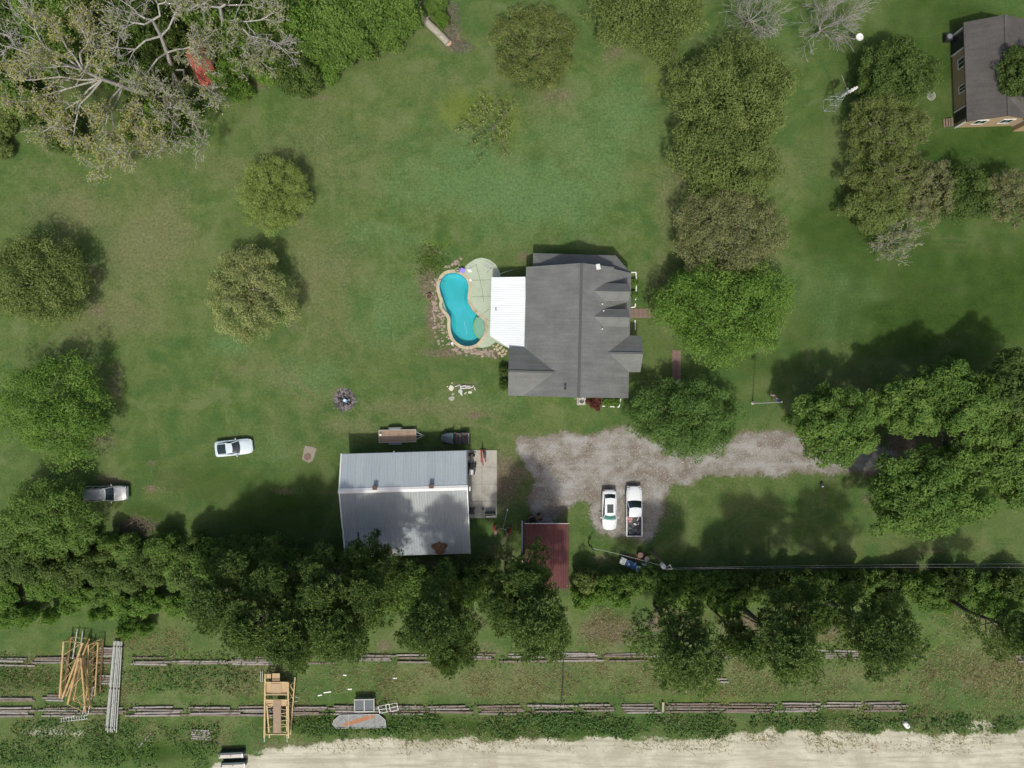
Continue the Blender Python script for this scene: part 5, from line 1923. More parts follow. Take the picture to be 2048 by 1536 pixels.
PINES = [pine_proto(300 + i) for i in range(4)]
GP = 'tall pines between the yard and the timber mats'
LPN = 'tall dark green pine in the dense stand behind the metal barn'
LPE = 'tall dark green pine standing apart along the timber mats'
for i, (x, y, r, h, lab) in enumerate([(440, 1200, 80, 14, LPN), (520, 1240, 86, 17, LPN), (600, 1265, 84, 19, LPN), (690, 1245, 86, 19, LPN), (560, 1160, 72, 13.5, LPN), (660, 1165, 76, 17, LPN), (745, 1170, 70, 17, LPN),
                                       (480, 1135, 60, 11, LPN), (870, 1235, 88, 19, LPN), (905, 1290, 60, 17, LPN), (1050, 1150, 66, 16, LPN), (1075, 1235, 92, 19, LPN), (1010, 1195, 60, 16, LPN), (735, 1110, 46, 13, LPN),
                                       (1365, 1292, 100, 18, LPE), (1560, 1285, 98, 18, LPE), (1745, 1262, 98, 18, LPE), (1610, 1215, 56, 15, LPE), (2030, 1265, 66, 17, LPE), (1470, 1270, 44, 14, LPE)]):
    zc = h * .74
    c = P(x, y, zc)
    s = r * (CAM_H - zc) / FPX / 4.3
    cm, wm = PINES[i % 4]
    plant('pine', lab, 'pine tree', (c.x, c.y, 0), random.uniform(0, 6.28), cm, wm, (s, s, h / 18.5), GP)


# ---------------------------------------------------------------- weeds and rough grass (uncountable)
def scatter_px(regions, rg, seedn=3):
    out = []
    for (x0, y0, x1, y1, n) in regions:
        px = rg.uniform(x0, x1, n)
        py = rg.uniform(y0, y1, n)
        X_, Y_ = (px - 1024) * CAM_H / FPX, (768 - py) * CAM_H / FPX
        ex = np.minimum(np.minimum(px - x0, x1 - px) / 60.0 if x0 > 0 and x1 < 2048 else 1.0, 1.0)
        ey = np.minimum(np.minimum(py - y0, y1 - py) / 14.0, 1.0)
        k = vnoise(X_, Y_, .35, seedn) * .6 + vnoise(X_, Y_, 1.1, seedn + 4) * .4 > rg.uniform(.25, .78, n) + .5 * (1 - ex) + .3 * (1 - ey)
        out.append(np.stack([X_[k], Y_[k]], 1))
    return np.concatenate(out)


rg = np.random.default_rng(90)
sp = scatter_px([(560, 1424, 1500, 1478, 17000), (1500, 1424, 2048, 1466, 8000), (0, 1440, 440, 1536, 9000), (590, 1424, 800, 1480, 3000), (1000, 1424, 1300, 1476, 6000), (0, 1330, 520, 1392, 4000), (0, 1300, 1840, 1335, 3500), (0, 1402, 1840, 1432, 3500)], rg)
_px, _py = sp[:, 0] * FPX / CAM_H + 1024, 768 - sp[:, 1] * FPX / CAM_H
sp = sp[~((_px > 662) & (_px < 778) & (_py > 1418) & (_py < 1452))]
n = len(sp)
h = rg.uniform(.05, .42, n)
pos = np.concatenate([sp, h[:, None]], 1)
v = leaf_quads(pos, rg.normal(size=(n, 3)) * .5 + np.array([0, 0, .8]), .13 * rg.uniform(.6, 1.4, n), .6, rg)
o = link(bpy.data.objects.new('weeds', np_mesh('weeds', v, np.arange(4 * n).reshape(-1, 4), np.clip(rg.normal(.45, .2, n), 0, 1), (LM('weed'),))))
tag(o, 'leafy green weeds along the sandy road verge', 'weeds', None, 'stuff')
sp = scatter_px([(0, 1300, 2048, 1336, 9000), (0, 1398, 1860, 1432, 9000), (500, 1470, 2048, 1510, 4000), (0, 1325, 2048, 1400, 30000), (0, 1425, 2048, 1490, 12000), (1140, 1215, 1320, 1300, 3500), (1840, 1215, 2048, 1440, 7000), (1440, 1225, 1840, 1310, 5000), (200, 1250, 420, 1310, 3000)], rg, 13)
n = len(sp)
o = link(bpy.data.objects.new('rough_grass', tuft_mesh('rough_grass', n, sp, LM('straw'), (.14, .42), .022, rg, 1.3, (.45, .25))))
tag(o, 'dry uncut grass between the timber mats', 'grass', None, 'stuff')

# ================================================================ VEHICLES
def paint_mat(name, col, rough=0.3, metal=0.0, coat=0.5, dirt=(0.25, 0.22, 0.17), amt=0.25):
    if name in MATS:
        return MATS[name]
    t = NT(name)
    v = t.coord()
    n = t.noise(v, 1.2, 4, .6)
    c = t.mix(t.mapr(n, .5, .75, 0, amt), col, dirt)
    MATS[name] = t.done(t.bsdf(c, rough, metal, 0.5, None, **{'Coat Weight': coat, 'Coat Roughness': 0.15}))
    return MATS[name]


M_CARWHITE = paint_mat('white_car_paint', (0.66, 0.68, 0.675), amt=.15)
M_CARBLUEWHITE = paint_mat('bluish_white_car_paint', (0.54, 0.63, 0.65), amt=.18)
M_SILVER = paint_mat('silver_car_paint', (0.42, 0.43, 0.42), 0.35, 0.35, amt=.3)
M_BLACKP = paint_mat('black_plastic', (0.022, 0.026, 0.030), 0.5, 0, .1, (0.08, .07, .05), .4)
M_CHROME = plain('chrome', (0.55, 0.56, 0.57), 0.2, 0.9, var=.05)
M_LAMP = plain('lamp_glass', (0.6, 0.6, 0.58), 0.15, var=.05)
M_TAIL = plain('tail_lamp', (0.30, 0.015, 0.012), 0.25, var=.1)
M_INT = plain('car_interior', (0.03, 0.03, 0.032), 0.8, var=.3)
M_SHADE = plain('sun_shade', (0.22, 0.42, 0.40), 0.4, 0.1, var=.12)


def clear_glass():
    if 'clear_glass' in MATS:
        return MATS['clear_glass']
    t = NT('clear_glass')
    tr = t.n('ShaderNodeBsdfTransparent')
    tr.inputs[0].default_value = (.78, .86, .84, 1)
    gl = t.n('ShaderNodeBsdfGlossy')
    gl.inputs['Roughness'].default_value = .03
    mx = t.n('ShaderNodeMixShader')
    mx.inputs[0].default_value = .07
    t.l(tr.outputs[0], mx.inputs[1])
    t.l(gl.outputs[0], mx.inputs[2])
    MATS['clear_glass'] = t.done(mx.outputs[0])
    return MATS['clear_glass']


def interp(tab, x):
    """smooth interpolation in a table of (x, value)"""
    xs = [a for a, _ in tab]
    ys = [b for _, b in tab]
    return float(np.interp(x, xs, ys))


def body_loft(x0, x1, wtab, ztab, zb=0.28, n=34, crown=0.05, shoulder=0.86):
    """closed car body: wtab half width along x, ztab deck height along x"""
    mb = MB()
    rings = []
    for i in range(n):
        f = i / (n - 1)
        x = x0 + (x1 - x0) * (0.5 - 0.5 * math.cos(PI * f))
        w = interp(wtab, x)
        z = interp(ztab, x)
        h = z - zb
        rings.append([(x, -w * .90, zb), (x, -w * .98, zb + h * .25), (x, -w, zb + h * .55), (x, -w * .965, zb + h * .86), (x, -w * shoulder, z),
                      (x, -w * .45, z + crown * .8), (x, 0, z + crown), (x, w * .45, z + crown * .8), (x, w * shoulder, z), (x, w * .965, zb + h * .86),
                      (x, w, zb + h * .55), (x, w * .98, zb + h * .25), (x, w * .90, zb)])
    k = len(rings[0])
    vs = [p for r in rings for p in r]
    fs = []
    for i in range(n - 1):
        for j in range(k):
            a, b = i * k + j, i * k + (j + 1) % k
            fs.append((a, a + k, b + k, b))
    fs.append(tuple(range(k)))
    fs.append(tuple((n - 1) * k + j for j in range(k - 1, -1, -1)))
    return mb.add(vs, fs)


def pane(p00, p10, p11, p01, bow=0.0, bow_dir=(0, 0, 0), t=0.02, n=6):
    """curved thin pane between four corners, bowed in the middle"""
    p00, p10, p11, p01, bd = map(Vector, (p00, p10, p11, p01, bow_dir))
    vs = []
    for i in range(n + 1):
        u = i / n
        for j in range(4):
            v = j / 3
            q = (p00 * (1 - u) + p10 * u) * (1 - v) + (p01 * (1 - u) + p11 * u) * v
            q = q + bd * bow * (1 - (2 * u - 1) ** 2)
            vs.append(q)
    nrm = (p10 - p00).cross(p01 - p00).normalized()
    m = len(vs)
    vs += [q - nrm * t for q in vs]
    fs = []
    for i in range(n):
        for j in range(3):
            a = i * 4 + j
            fs.append((a, a + 4, a + 5, a + 1))
            fs.append((a + 1 + m, a + 5 + m, a + 4 + m, a + m))
    for i in range(n):
        a = i * 4
        fs.append((a, a + m, a + 4 + m, a + 4))
        a = i * 4 + 3
        fs.append((a + 4, a + 4 + m, a + m, a))
    for j in range(3):
        fs.append((j, j + 1, j + 1 + m, j + m))
        a = n * 4 + j
        fs.append((a + 1, a, a + m, a + 1 + m))
    return MB().add(vs, fs)


def wheel(parent, x, y, r, w, rim=None):
    wt = bpy.data.objects.new('wheel', None)
    link(wt, parent)
    wt.location = (x, y, r)
    mb = MB()
    prof = [(-w / 2, r * .62), (-w / 2, r * .93), (-w * .36, r), (w * .36, r), (w / 2, r * .93), (w / 2, r * .62)]
    n = 20
    vs = []
    for i in range(n):
        a = 2 * PI * i / n
        for yy, rr_ in prof:
            vs.append((math.cos(a) * rr_, yy, math.sin(a) * rr_))
    k = len(prof)
    fs = [(i * k + j, i * k + (j + 1) % k, ((i + 1) % n) * k + (j + 1) % k, ((i + 1) % n) * k + j) for i in range(n) for j in range(k)]
    mb.add(vs, fs).build('tyre', M_BLACK, wt, 40)
    MB().cyl((0, 0, 0), r * .63, w * .8, 16, axis='Y').build('rim', rim or M_CHROME, wt)
    return wt


def greenhouse(car, paint, belt, roof, zb, zr, glass=M_GLASS, ws_glass=None, bow_f=.10, bow_r=.06, roof_th=.05, side_split=1, rib=False, rear_glass=True):
    """belt: (x_front, x_rear, half width front, half width rear); roof likewise"""
    xf, xr, bf, br = belt
    rf, rr_, wf, wr = roof
    pane((xf, -bf, zb), (xf, bf, zb), (rf, wf, zr), (rf, -wf, zr), bow_f, (1, 0, .15)).build('windshield', ws_glass or glass, car, 60)
    if rear_glass:
        pane((xr, br, zb), (xr, -br, zb), (rr_, -wr, zr), (rr_, wr, zr), bow_r, (-1, 0, .1)).build('rear_window', glass, car, 60)
    for s in (-1, 1):
        if s > 0:
            pane((xf - .06, bf, zb), (xr + .06, br, zb), (rr_ + .02, wr, zr - .02), (rf - .02, wf, zr - .02), .03, (0, 1, 0)).build('side_window', glass, car, 60)
        else:
            pane((xr + .06, -br, zb), (xf - .06, -bf, zb), (rf - .02, -wf, zr - .02), (rr_ + .02, -wr, zr - .02), .03, (0, -1, 0)).build('side_window', glass, car, 60)
        for (a, b) in (((xf, s * bf, zb), (rf, s * wf, zr)), ((xr, s * br, zb), (rr_, s * wr, zr))):
            MB().tube([a, b], .045, 6).build('pillar', paint, car, 60)
        for k in range(side_split):
            f = (k + 1) / (side_split + 1)
            x = xf + (xr - xf) * f
            x2 = rf + (rr_ - rf) * f
            MB().tube([(x, s * (bf + (br - bf) * f + .012), zb), (x2, s * (wf + (wr - wf) * f + .012), zr)], .04, 6).build('pillar', paint, car, 60)
    # roof skin: gently crowned sheet
    n1, n2 = 10, 8
    vs = []
    for i in range(n1 + 1):
        u = i / n1
        x = rf + (rr_ - rf) * u
        w = (wf + (wr - wf) * u) + .02
        bowx = bow_f * 0.9 * max(0, 1 - u * 5) - bow_r * .8 * max(0, u * 5 - 4)
        for j in range(n2 + 1):
            v = 2 * j / n2 - 1
            z = zr + .05 * (1 - v * v) * (.6 + .4 * math.sin(PI * u)) + .02 * math.sin(PI * u)
            if rib and j % 2 == 1:
                z += .018
            vs.append((x + bowx * (1 - v * v), v * w, z + .012))
    m = len(vs)
    vs += [(a, b, c - roof_th) for a, b, c in vs]
    fs = []
    for i in range(n1):
        for j in range(n2):
            a = i * (n2 + 1) + j
            fs.append((a, a + 1, a + n2 + 2, a + n2 + 1))
            fs.append((a + m + n2 + 1, a + m + n2 + 2, a + m + 1, a + m))
    for i in range(n1):
        a = i * (n2 + 1)
        fs.append((a, a + n2 + 1, a + n2 + 1 + m, a + m))
        a += n2
        fs.append((a + n2 + 1, a, a + m, a + n2 + 1 + m))
    for j in range(n2):
        fs.append((j + 1, j, j + m, j + 1 + m))
        a = n1 * (n2 + 1) + j
        fs.append((a, a + 1, a + 1 + m, a + m))
    MB().add(vs, fs).build('roof', paint, car, 35 if not rib else None)
    MB().box(((xf + xr) / 2, 0, zb - .02), (abs(xf - xr) - .25, bf * 1.7, .12)).build('interior', M_INT, car)


def mirrors(car, paint, x, w, z):
    for s in (-1, 1):
        MB().bbox((x, s * (w + .12), z), (.12, .24, .15), .03).build('mirror', paint, car)


def lamps(car, xf, xr, w, zf, zr_):
    for s in (-1, 1):
        MB().bbox((xf, s * w * .74, zf), (.14, .36, .14), .03).build('headlight', M_LAMP, car)
        MB().bbox((xr, s * w * .78, zr_), (.10, .30, .16), .03).build('tail_light', M_TAIL, car)


def seam(car, pts, r=.009, name='panel_seam'):
    return MB().tube(pts, r, 4).build(name, M_BLACKP, car)


# ---- white low sports car on the lawn
c = P(468, 895, .5)
car = thing('sports_car', 'white low sports car with glass hatch parked on the lawn', 'car', (c.x, c.y, 0), R(6))
wt = [(-2.15, .84), (-2.0, .93), (-1.2, .97), (0, .96), (1.0, .955), (1.7, .93), (2.05, .80), (2.22, .62)]
zt = [(-2.15, .78), (-2.0, .82), (-1.2, .80), (-.3, .80), (.5, .80), (1.3, .73), (1.9, .60), (2.22, .50)]
body_loft(-2.15, 2.22, wt, zt, .22, 34, .05).build('body', M_CARBLUEWHITE, car, 35)
greenhouse(car, M_CARBLUEWHITE, (.70, -1.78, .80, .62), (-.06, -.66, .56, .60), .88, 1.16, side_split=0, bow_f=.16, bow_r=.1)
MB().box((-.66, 0, 1.165), (.12, 1.36, .05)).build('roof_bar', M_CARBLUEWHITE, car)
for s in (-1, 1):
    for x in (-1.28, 1.42):
        wheel(car, x, s * .80, .32, .26)
    seam(car, [(1.9, s * .62, .63), (1.25, s * .66, .80), (.8, s * .78, .865)])
mirrors(car, M_CARBLUEWHITE, .45, .90, .93)
lamps(car, 2.06, -2.13, .84, .50, .70)
MB().bbox((2.15, 0, .36), (.16, 1.3, .16), .04).build('bumper', M_CARBLUEWHITE, car)

# ---- silver wagon under the tree
c = P(211, 987, .9)
car = thing('wagon', 'dusty silver utility wagon with ribbed roof under the lawn tree', 'car', (c.x, c.y, 0), R(1))
wt = [(-2.45, .84), (-2.3, .90), (0, .93), (1.6, .93), (2.15, .88), (2.45, .66)]
zt = [(-2.45, 1.00), (-2.0, 1.06), (.9, 1.06), (1.3, 1.04), (2.1, .98), (2.45, .88)]
body_loft(-2.45, 2.45, wt, zt, .34, 34, .05).build('body', M_SILVER, car, 35)
greenhouse(car, M_SILVER, (1.05, -2.28, .84, .82), (.42, -2.12, .70, .70), 1.05, 1.72, bow_f=.10, side_split=2, rib=True)
for s in (-1, 1):
    for x in (-1.45, 1.55):
        wheel(car, x, s * .78, .37, .26)
    seam(car, [(2.2, s * .60, 1.035), (1.15, s * .74, 1.085)])
    MB().tube([(.1, s * .66, 1.80), (-2.0, s * .66, 1.80)], .025, 6).build('roof_rail', M_DKMETAL, car)
mirrors(car, M_SILVER, .85, .90, 1.15)
lamps(car, 2.32, -2.43, .80, .80, .85)
MB().bbox((2.46, 0, .55), (.2, 1.6, .26), .06).build('bumper', M_CHROME, car)
MB().bbox((2.38, 0, .86), (.1, .9, .12), .02).build('grille', M_BLACKP, car)

# ---- white sedan, nose towards the hedge
c = P(1219, 1020, .8)
car = thing('sedan', 'white sedan with dark sunroof parked on the gravel', 'car', (c.x, c.y, 0), R(-90))
wt = [(-2.38, .70), (-2.2, .84), (-1.4, .91), (0, .92), (1.3, .91), (2.0, .84), (2.25, .70), (2.40, .45)]
zt = [(-2.38, .84), (-2.15, .98), (-1.4, 1.02), (0, .95), (1.0, .96), (1.6, .88), (2.15, .74), (2.40, .62)]
body_loft(-2.38, 2.40, wt, zt, .22, 36, .06).build('body', M_CARWHITE, car, 35)
greenhouse(car, M_CARWHITE, (1.12, -1.95, .80, .68), (.45, -1.45, .62, .60), .95, 1.44, ws_glass=clear_glass(), bow_f=.14, bow_r=.1, side_split=1)
pane((1.00, -.66, .97), (1.00, .66, .97), (.47, .54, 1.37), (.47, -.54, 1.37), .10, (1, 0, .15), .01).build('sun_shade', M_SHADE, car)
MB().bbox((-.28, 0, 1.51), (1.02, .74, .03), .012).build('sunroof', M_GLASS, car)
for s in (-1, 1):
    for x in (-1.42, 1.42):
        wheel(car, x, s * .79, .33, .22)
    seam(car, [(2.05, s * .55, .79), (1.2, s * .76, .985)])
    for x in (-.2, .55):
        MB().bbox((x, s * .925, .80), (.18, .03, .03), .008).build('door_handle', M_CHROME, car)
mirrors(car, M_CARWHITE, .88, .90, 1.0)
lamps(car, 2.16, -2.30, .84, .64, .84)

# ---- white pickup, tailgate towards the hedge
c = P(1268, 1022, .8)
car = thing('pickup_truck', 'white pickup truck with a loaded open bed on the gravel', 'truck', (c.x, c.y, 0), R(90))
wt = [(-.65, .96), (0, .97), (1.8, .97), (2.45, .92), (2.75, .78), (2.92, .50)]
zt = [(-.65, 1.12), (.6, 1.12), (1.1, 1.12), (2.0, 1.10), (2.6, 1.02), (2.92, .92)]
body_loft(-.65, 2.92, wt, zt, .42, 30, .06).build('body', M_CARWHITE, car, 35)
greenhouse(car, M_CARWHITE, (1.22, -.58, .86, .86), (.48, -.50, .70, .72), 1.12, 1.80, bow_f=.14, bow_r=.04, side_split=1)
bed = bpy.data.objects.new('bed', None)
link(bed, car)
bed.location = (-1.75, 0, 0)
MB().box((0, 0, .62), (2.28, 1.86, .08)).build('bed_floor', M_BLACKP, bed)
for s in (-1, 1):
    MB().bbox((-.02, s * .90, .82), (2.30, .14, .60), .03).build('bed_side', M_CARWHITE, bed)
    MB().bbox((.05, s * .76, .76), (1.0, .16, .22), .04).build('wheel_arch', M_BLACKP, bed)
    for x in (-1.78, 1.95):
        wheel(car, x, s * .82, .39, .28)
    seam(car, [(2.65, s * .62, 1.06), (1.4, s * .80, 1.155)])
    MB().bbox((.3, s * .985, 1.0), (.2, .03, .04), .008).build('door_handle', M_CHROME, car)
MB().bbox((-1.18, 0, .84), (.08, 1.80, .58), .02).build('tailgate', M_CARWHITE, bed)
MB().bbox((1.08, 0, .86), (.08, 1.66, .54), .02).build('bulkhead', M_BLACKP, bed)
mirrors(car, M_BLACKP, .98, .98, 1.2)
lamps(car, 2.72, -2.93, .94, .86, .86)
MB().bbox((2.90, 0, .58), (.2, 1.7, .24), .05).build('bumper', M_CHROME, car)
MB().bbox((-3.0, 0, .56), (.16, 1.8, .2), .04).build('bumper', M_CHROME, car)
# load in the bed, loose things
tb = lambda x, y, z: Vector((c.x - y, c.y + x, z))


def loose(name, label, cat, mb, mat, loc, rz=0):
    o = mb.build(name, mat)
    o.location = loc
    o.rotation_euler = (0, 0, rz)
    return tag(o, label, cat)


M_PINK = plain('faded_pink', (0.45, 0.22, 0.20), .7)
M_RED = plain('red_paint', (0.36, 0.025, 0.022), .45, var=.2, dirt=(.15, .06, .04), dirt_amt=.4)
loose('bag', 'crumpled pink sack in the pickup bed', 'sack', rocks([(0, 0), (.12, .28), (-.2, .3)], .2, .3, .7, 61), M_PINK, tb(-1.15, .45, .66))
loose('plank', 'short white plank lying in the pickup bed', 'plank', MB().bbox((0, 0, 0), (.5, .1, .05), .01), M_WHITE, tb(-.95, -.5, .70), R(60))
loose('jug', 'white jug tipped over in the pickup bed', 'jug', MB().tube([(0, 0, 0), (.22, 0, 0), (.30, 0, 0), (.36, 0, 0)], [.13, .13, .06, .05], 10), M_WHITE, tb(-1.45, 0, .80), R(-40))
loose('metal_bracket', 'small bent white bracket in the pickup bed', 'bracket', MB().bbox((0, 0, 0), (.32, .05, .05), .01).bbox((.14, .12, 0), (.05, .24, .05), .01), M_WHITE, tb(-1.62, -.42, .69))
loose('tarp', 'rumpled black tarp in the pickup bed', 'tarp', rocks([(0, 0), (.4, .1), (.2, -.35), (-.3, .3), (.45, .45), (-.2, -.3)], .25, .4, .4, 63), M_BLACKP, tb(-2.3, .1, .66))

# ---- black open utility vehicle
c = P(910, 876, .7)
car = thing('utility_buggy', 'black open utility buggy parked beside the wooden trailer', 'utility vehicle', (c.x, c.y, 0), R(180))
wt = [(-.2, .68), (.5, .72), (.9, .66), (1.65, .38)]
zt = [(-.2, .72), (.5, .95), (.9, .95), (1.65, .72)]
body_loft(.35, 1.65, [(.35, .70), (.9, .66), (1.4, .50), (1.65, .36)], [(.35, 1.0), (.9, .95), (1.65, .75)], .35, 16, .04).build('hood', plain('slate_plastic', (.05, .065, .08), .4, var=.2), car, 35)
pane((.42, -.68, .98), (.42, .68, .98), (.18, .62, 1.55), (.18, -.62, 1.55), .04, (1, 0, 0)).build('windshield', plain('hazy_windshield', (.12, .26, .26), .25), car)
MB().box((-.25, 0, .45), (1.3, 1.3, .12)).build('floor_pan', M_BLACKP, car)
for y in (-.33, .33):
    st = MB().bbox((-.35, y, .66), (.5, .5, .16), .04).build('seat', plain('brown_vinyl', (.10, .075, .065), .7), car)
    MB().bbox((-.62, y, .95), (.14, .5, .5), .04).build('seat_back', MATS['brown_vinyl'], st)
MB().tube([(.1 * 0 + .12, .33 + .16 * math.cos(a), .95 + .16 * math.sin(a)) for a in [i * PI / 6 for i in range(13)]], .02, 5, cap=False).build('steering_wheel', M_BLACK, car)
for s in (-1, 1):
    MB().tube([(.35, s * .68, .95), (.15, s * .62, 1.6), (-.72, s * .62, 1.62), (-.85, s * .66, .75)], .03, 6).build('roll_bar', M_BLACKP, car)
    for x in (-1.1, 1.05):
        wheel(car, x, s * .62, .32, .26, M_DKMETAL)
MB().tube([(-.72, -.62, 1.62), (-.72, .62, 1.62)], .03, 6).build('roll_bar', M_BLACKP, car)
cb = MB().box((-1.22, 0, .78), (.88, 1.26, .06)).build('cargo_bed', M_BLACKP, car)
for (x, y, sx, sy) in ((-1.22, .62, .9, .05), (-1.22, -.62, .9, .05), (-.80, 0, .05, 1.2)):
    MB().box((x, y, .92), (sx, sy, .24)).build('bed_side', M_BLACKP, cb)
MB().box((-1.66, 0, .96), (.05, 1.3, .16)).build('tailgate', plain('pale_grey', (.4, .42, .42), .5), cb)
cq = car.matrix_basis
for k, (x, y, L) in enumerate(((-1.25, .25, .7), (-1.2, .05, .75), (-1.25, -.22, .65))):
    q = cq @ Vector((x, y, .84))
    loose('board', ['short brown board, shortest in the black buggy bed', 'middle brown board in the black buggy bed', 'brown board by the bed side of the black buggy'][k], 'board',
          MB().bbox((0, 0, 0), (L, .14, .05), .01), plain('brown_board', (.14, .07, .045), .8), q, R(80 + 9 * k))

# ---- wooden flat trailer
c = P(795, 872, .6)
tr = thing('flatbed_trailer', 'flat wooden deck trailer beside the barn', 'trailer', (c.x, c.y, 0), R(1.2))
M_PLANK = plain('trailer_plank', (0.30, 0.215, 0.145), .85, var=.22, scale=2.0, bump=.3, dirt=(.16, .12, .09), dirt_amt=.5)
TL, TW = 4.45, 1.42
first = None
nb = 8
for i in range(nb):
    w = TW / nb
    if first is None:
        o = first = MB().bbox((0, 0, 0), (TL - .1, w - .014, .045), .006).build('deck_plank', M_PLANK, tr)
    else:
        o = link(bpy.data.objects.new('deck_plank', first.data), tr)
    o.location = (random.uniform(-.015, .015), -TW / 2 + w * (i + .5), .62 + random.uniform(-.004, .004))
for s in (-1, 1):
    MB().box((0, s * (TW / 2 + .03), .60), (TL, .05, .12)).build('side_rail', plain('galvanised_rail', (.42, .41, .37), .5), tr)
    MB().box((s * (TL / 2 - .02), 0, .60), (.05, TW + .02, .12)).build('end_rail', MATS['galvanised_rail'], tr)
    fd = MB()
    pr_ = [(-.85, .42), (-.68, .66), (-.3, .74), (.3, .74), (.68, .66), (.85, .42)]
    vs = [(x - .3, s * (TW / 2 + .07), z) for x, z in pr_] + [(x - .3, s * (TW / 2 + .33), z) for x, z in pr_]
    k = len(pr_)
    fd.add(vs, [(i, i + 1, i + 1 + k, i + k) for i in range(k - 1)]).build('fender', plain('grey_fender', (.14, .15, .15), .5), tr)
    for x in (-.68, .10):
        wheel(tr, x, s * (TW / 2 + .2), .32, .2, M_WHITE)
    MB().tube([(TL / 2, s * .45, .55), (TL / 2 + .85, 0, .50)], .045, 6).build('tongue', M_STEEL, tr)
MB().tube([(TL / 2, 0, .55), (TL / 2 + .6, 0, .52)], .04, 6).build('tongue', M_STEEL, tr)
MB().tube([(TL / 2 + .6, -.2, 0.0), (TL / 2 + .6, -.2, .8)], .04, 8).build('jack', M_STEEL, tr)
MB().bbox((TL / 2 + .88, 0, .5), (.2, .1, .1), .03).build('coupler', M_STEEL, tr)
q = tr.matrix_basis @ Vector((-TL / 2 + .25, .2, .645))
loose('bucket', 'small white bucket on the trailer deck', 'bucket', MB().tube([(0, 0, 0), (0, 0, .28)], .10, 12, .13), M_WHITE, q)

# ---- red tow dolly on the dirt by the barn
c = P(1005, 1058, .4)
td = thing('tow_dolly', 'tow dolly with two red fenders lying by the shed', 'tow dolly', (c.x, c.y, 0), R(-12))
for s in (-1, 1):
    fr = MB()
    x = s * .78
    MB().bbox((s * 1.02, 0.0, .42), (.22, .72, .34), .09).build('fender', M_RED, td)
    pl = plain('rusty_frame', (.20, .12, .09), .8)
    for (dx, dy, sx, sy) in ((-.22, 0, .07, .66), (.22, 0, .07, .66), (0, .3, .5, .07), (0, -.3, .5, .07)):
        MB().box((s * .68 + dx, dy, .34), (sx, sy, .08)).build('cradle_bar', pl, td)
    wheel(td, s * 1.02, 0, .26, .18, M_DKMETAL).rotation_euler = (0, 0, R(90))
    MB().box((s * .7, -.75, .18), (.34, .8, .05), rx=R(18)).build('ramp', pl, td)
MB().tube([(-.5, 0, .30), (.5, 0, .30)], .05, 8).build('axle', M_STEEL, td)
MB().tube([(.05, 0, .32), (.05, .9, .38), (.10, 2.3, .42)], .05, 8).build('tongue', M_STEEL, td)
MB().bbox((.10, 2.35, .42), (.14, .22, .12), .03).build('coupler', M_WHITE, td)

# ---- engine hoist and other gear on the apron
c = P(965, 912, .5)
eh = thing('engine_hoist', 'red engine hoist standing on the concrete by the barn', 'hoist', (c.x, c.y, 0.1), R(8))
for s in (-1, 1):
    MB().tube([(s * .28, -.75, .12), (s * .10, .75, .12)], .05, 6).build('leg', M_RED, eh)
    for y in (-.75, .75):
        MB().cyl((s * (.28 if y < 0 else .1), y, .07), .07, .05, 10, axis='X').build('castor', M_BLACK, eh)
MB().tube([(0, .62, .1), (0, .62, 1.4)], .06, 8).build('mast', M_RED, eh)
MB().tube([(0, .78, 1.42), (0, -.2, 1.62), (0, -1.05, 1.55)], .055, 8).build('boom', M_RED, eh)
MB().tube([(0, .62, .6), (0, .05, 1.55)], .05, 8).build('ram', M_DKMETAL, eh)
MB().bbox((.26, .1, .5), (.3, .7, .35), .06).build('motor', M_BLACKP, eh)
MB().box((0, .7, .14), (.5, .1, .1)).build('crossbar', M_RED, eh)

c = P(943, 938, .4)
mw = thing('riding_mower', 'small white and black riding mower against the barn wall', 'mower', (c.x, c.y, .1), R(-95))
MB().bbox((.3, 0, .55), (.7, .5, .42), .1).build('hood', M_WHITE, mw)
MB().bbox((-.35, 0, .42), (.7, .6, .2), .05).build('chassis', M_BLACKP, mw)
st = MB().bbox((-.45, 0, .62), (.4, .42, .12), .04).build('seat', M_BLACK, mw)
MB().bbox((-.66, 0, .82), (.1, .42, .36), .04).build('seat_back', M_BLACK, st)
MB().tube([(-.02, .15 * math.cos(a), .85 + .05 * math.sin(a)) for a in [i * PI / 6 for i in range(13)]], .018, 5, cap=False).build('steering_wheel', M_BLACK, mw)
MB().bbox((0, 0, .18), (.6, 1.0, .12), .04).build('cutting_deck', M_DKMETAL, mw)
for s in (-1, 1):
    wheel(mw, -.5, s * .42, .26, .2, M_WHITE)
    wheel(mw, .5, s * .36, .18, .14, M_WHITE)

c = P(944, 911, .4)
tl = thing('tiller', 'dark garden tiller with grey tines by the barn corner', 'tiller', (c.x, c.y, .1), R(70))
MB().bbox((0, 0, .45), (.5, .35, .35), .06).build('engine', M_DKMETAL, tl)
for s in (-1, 1):
    MB().tube([(-.2, s * .12, .5), (-.9, s * .26, .95)], .022, 6).build('handle', M_STEEL, tl)
    wheel(tl, .02, s * .28, .2, .12, M_STEEL)
for k in range(5):
    MB().cyl((.38, -.28 + k * .14, .18), .18, .02, 8, axis='Y').build('tine', M_STEEL, tl)

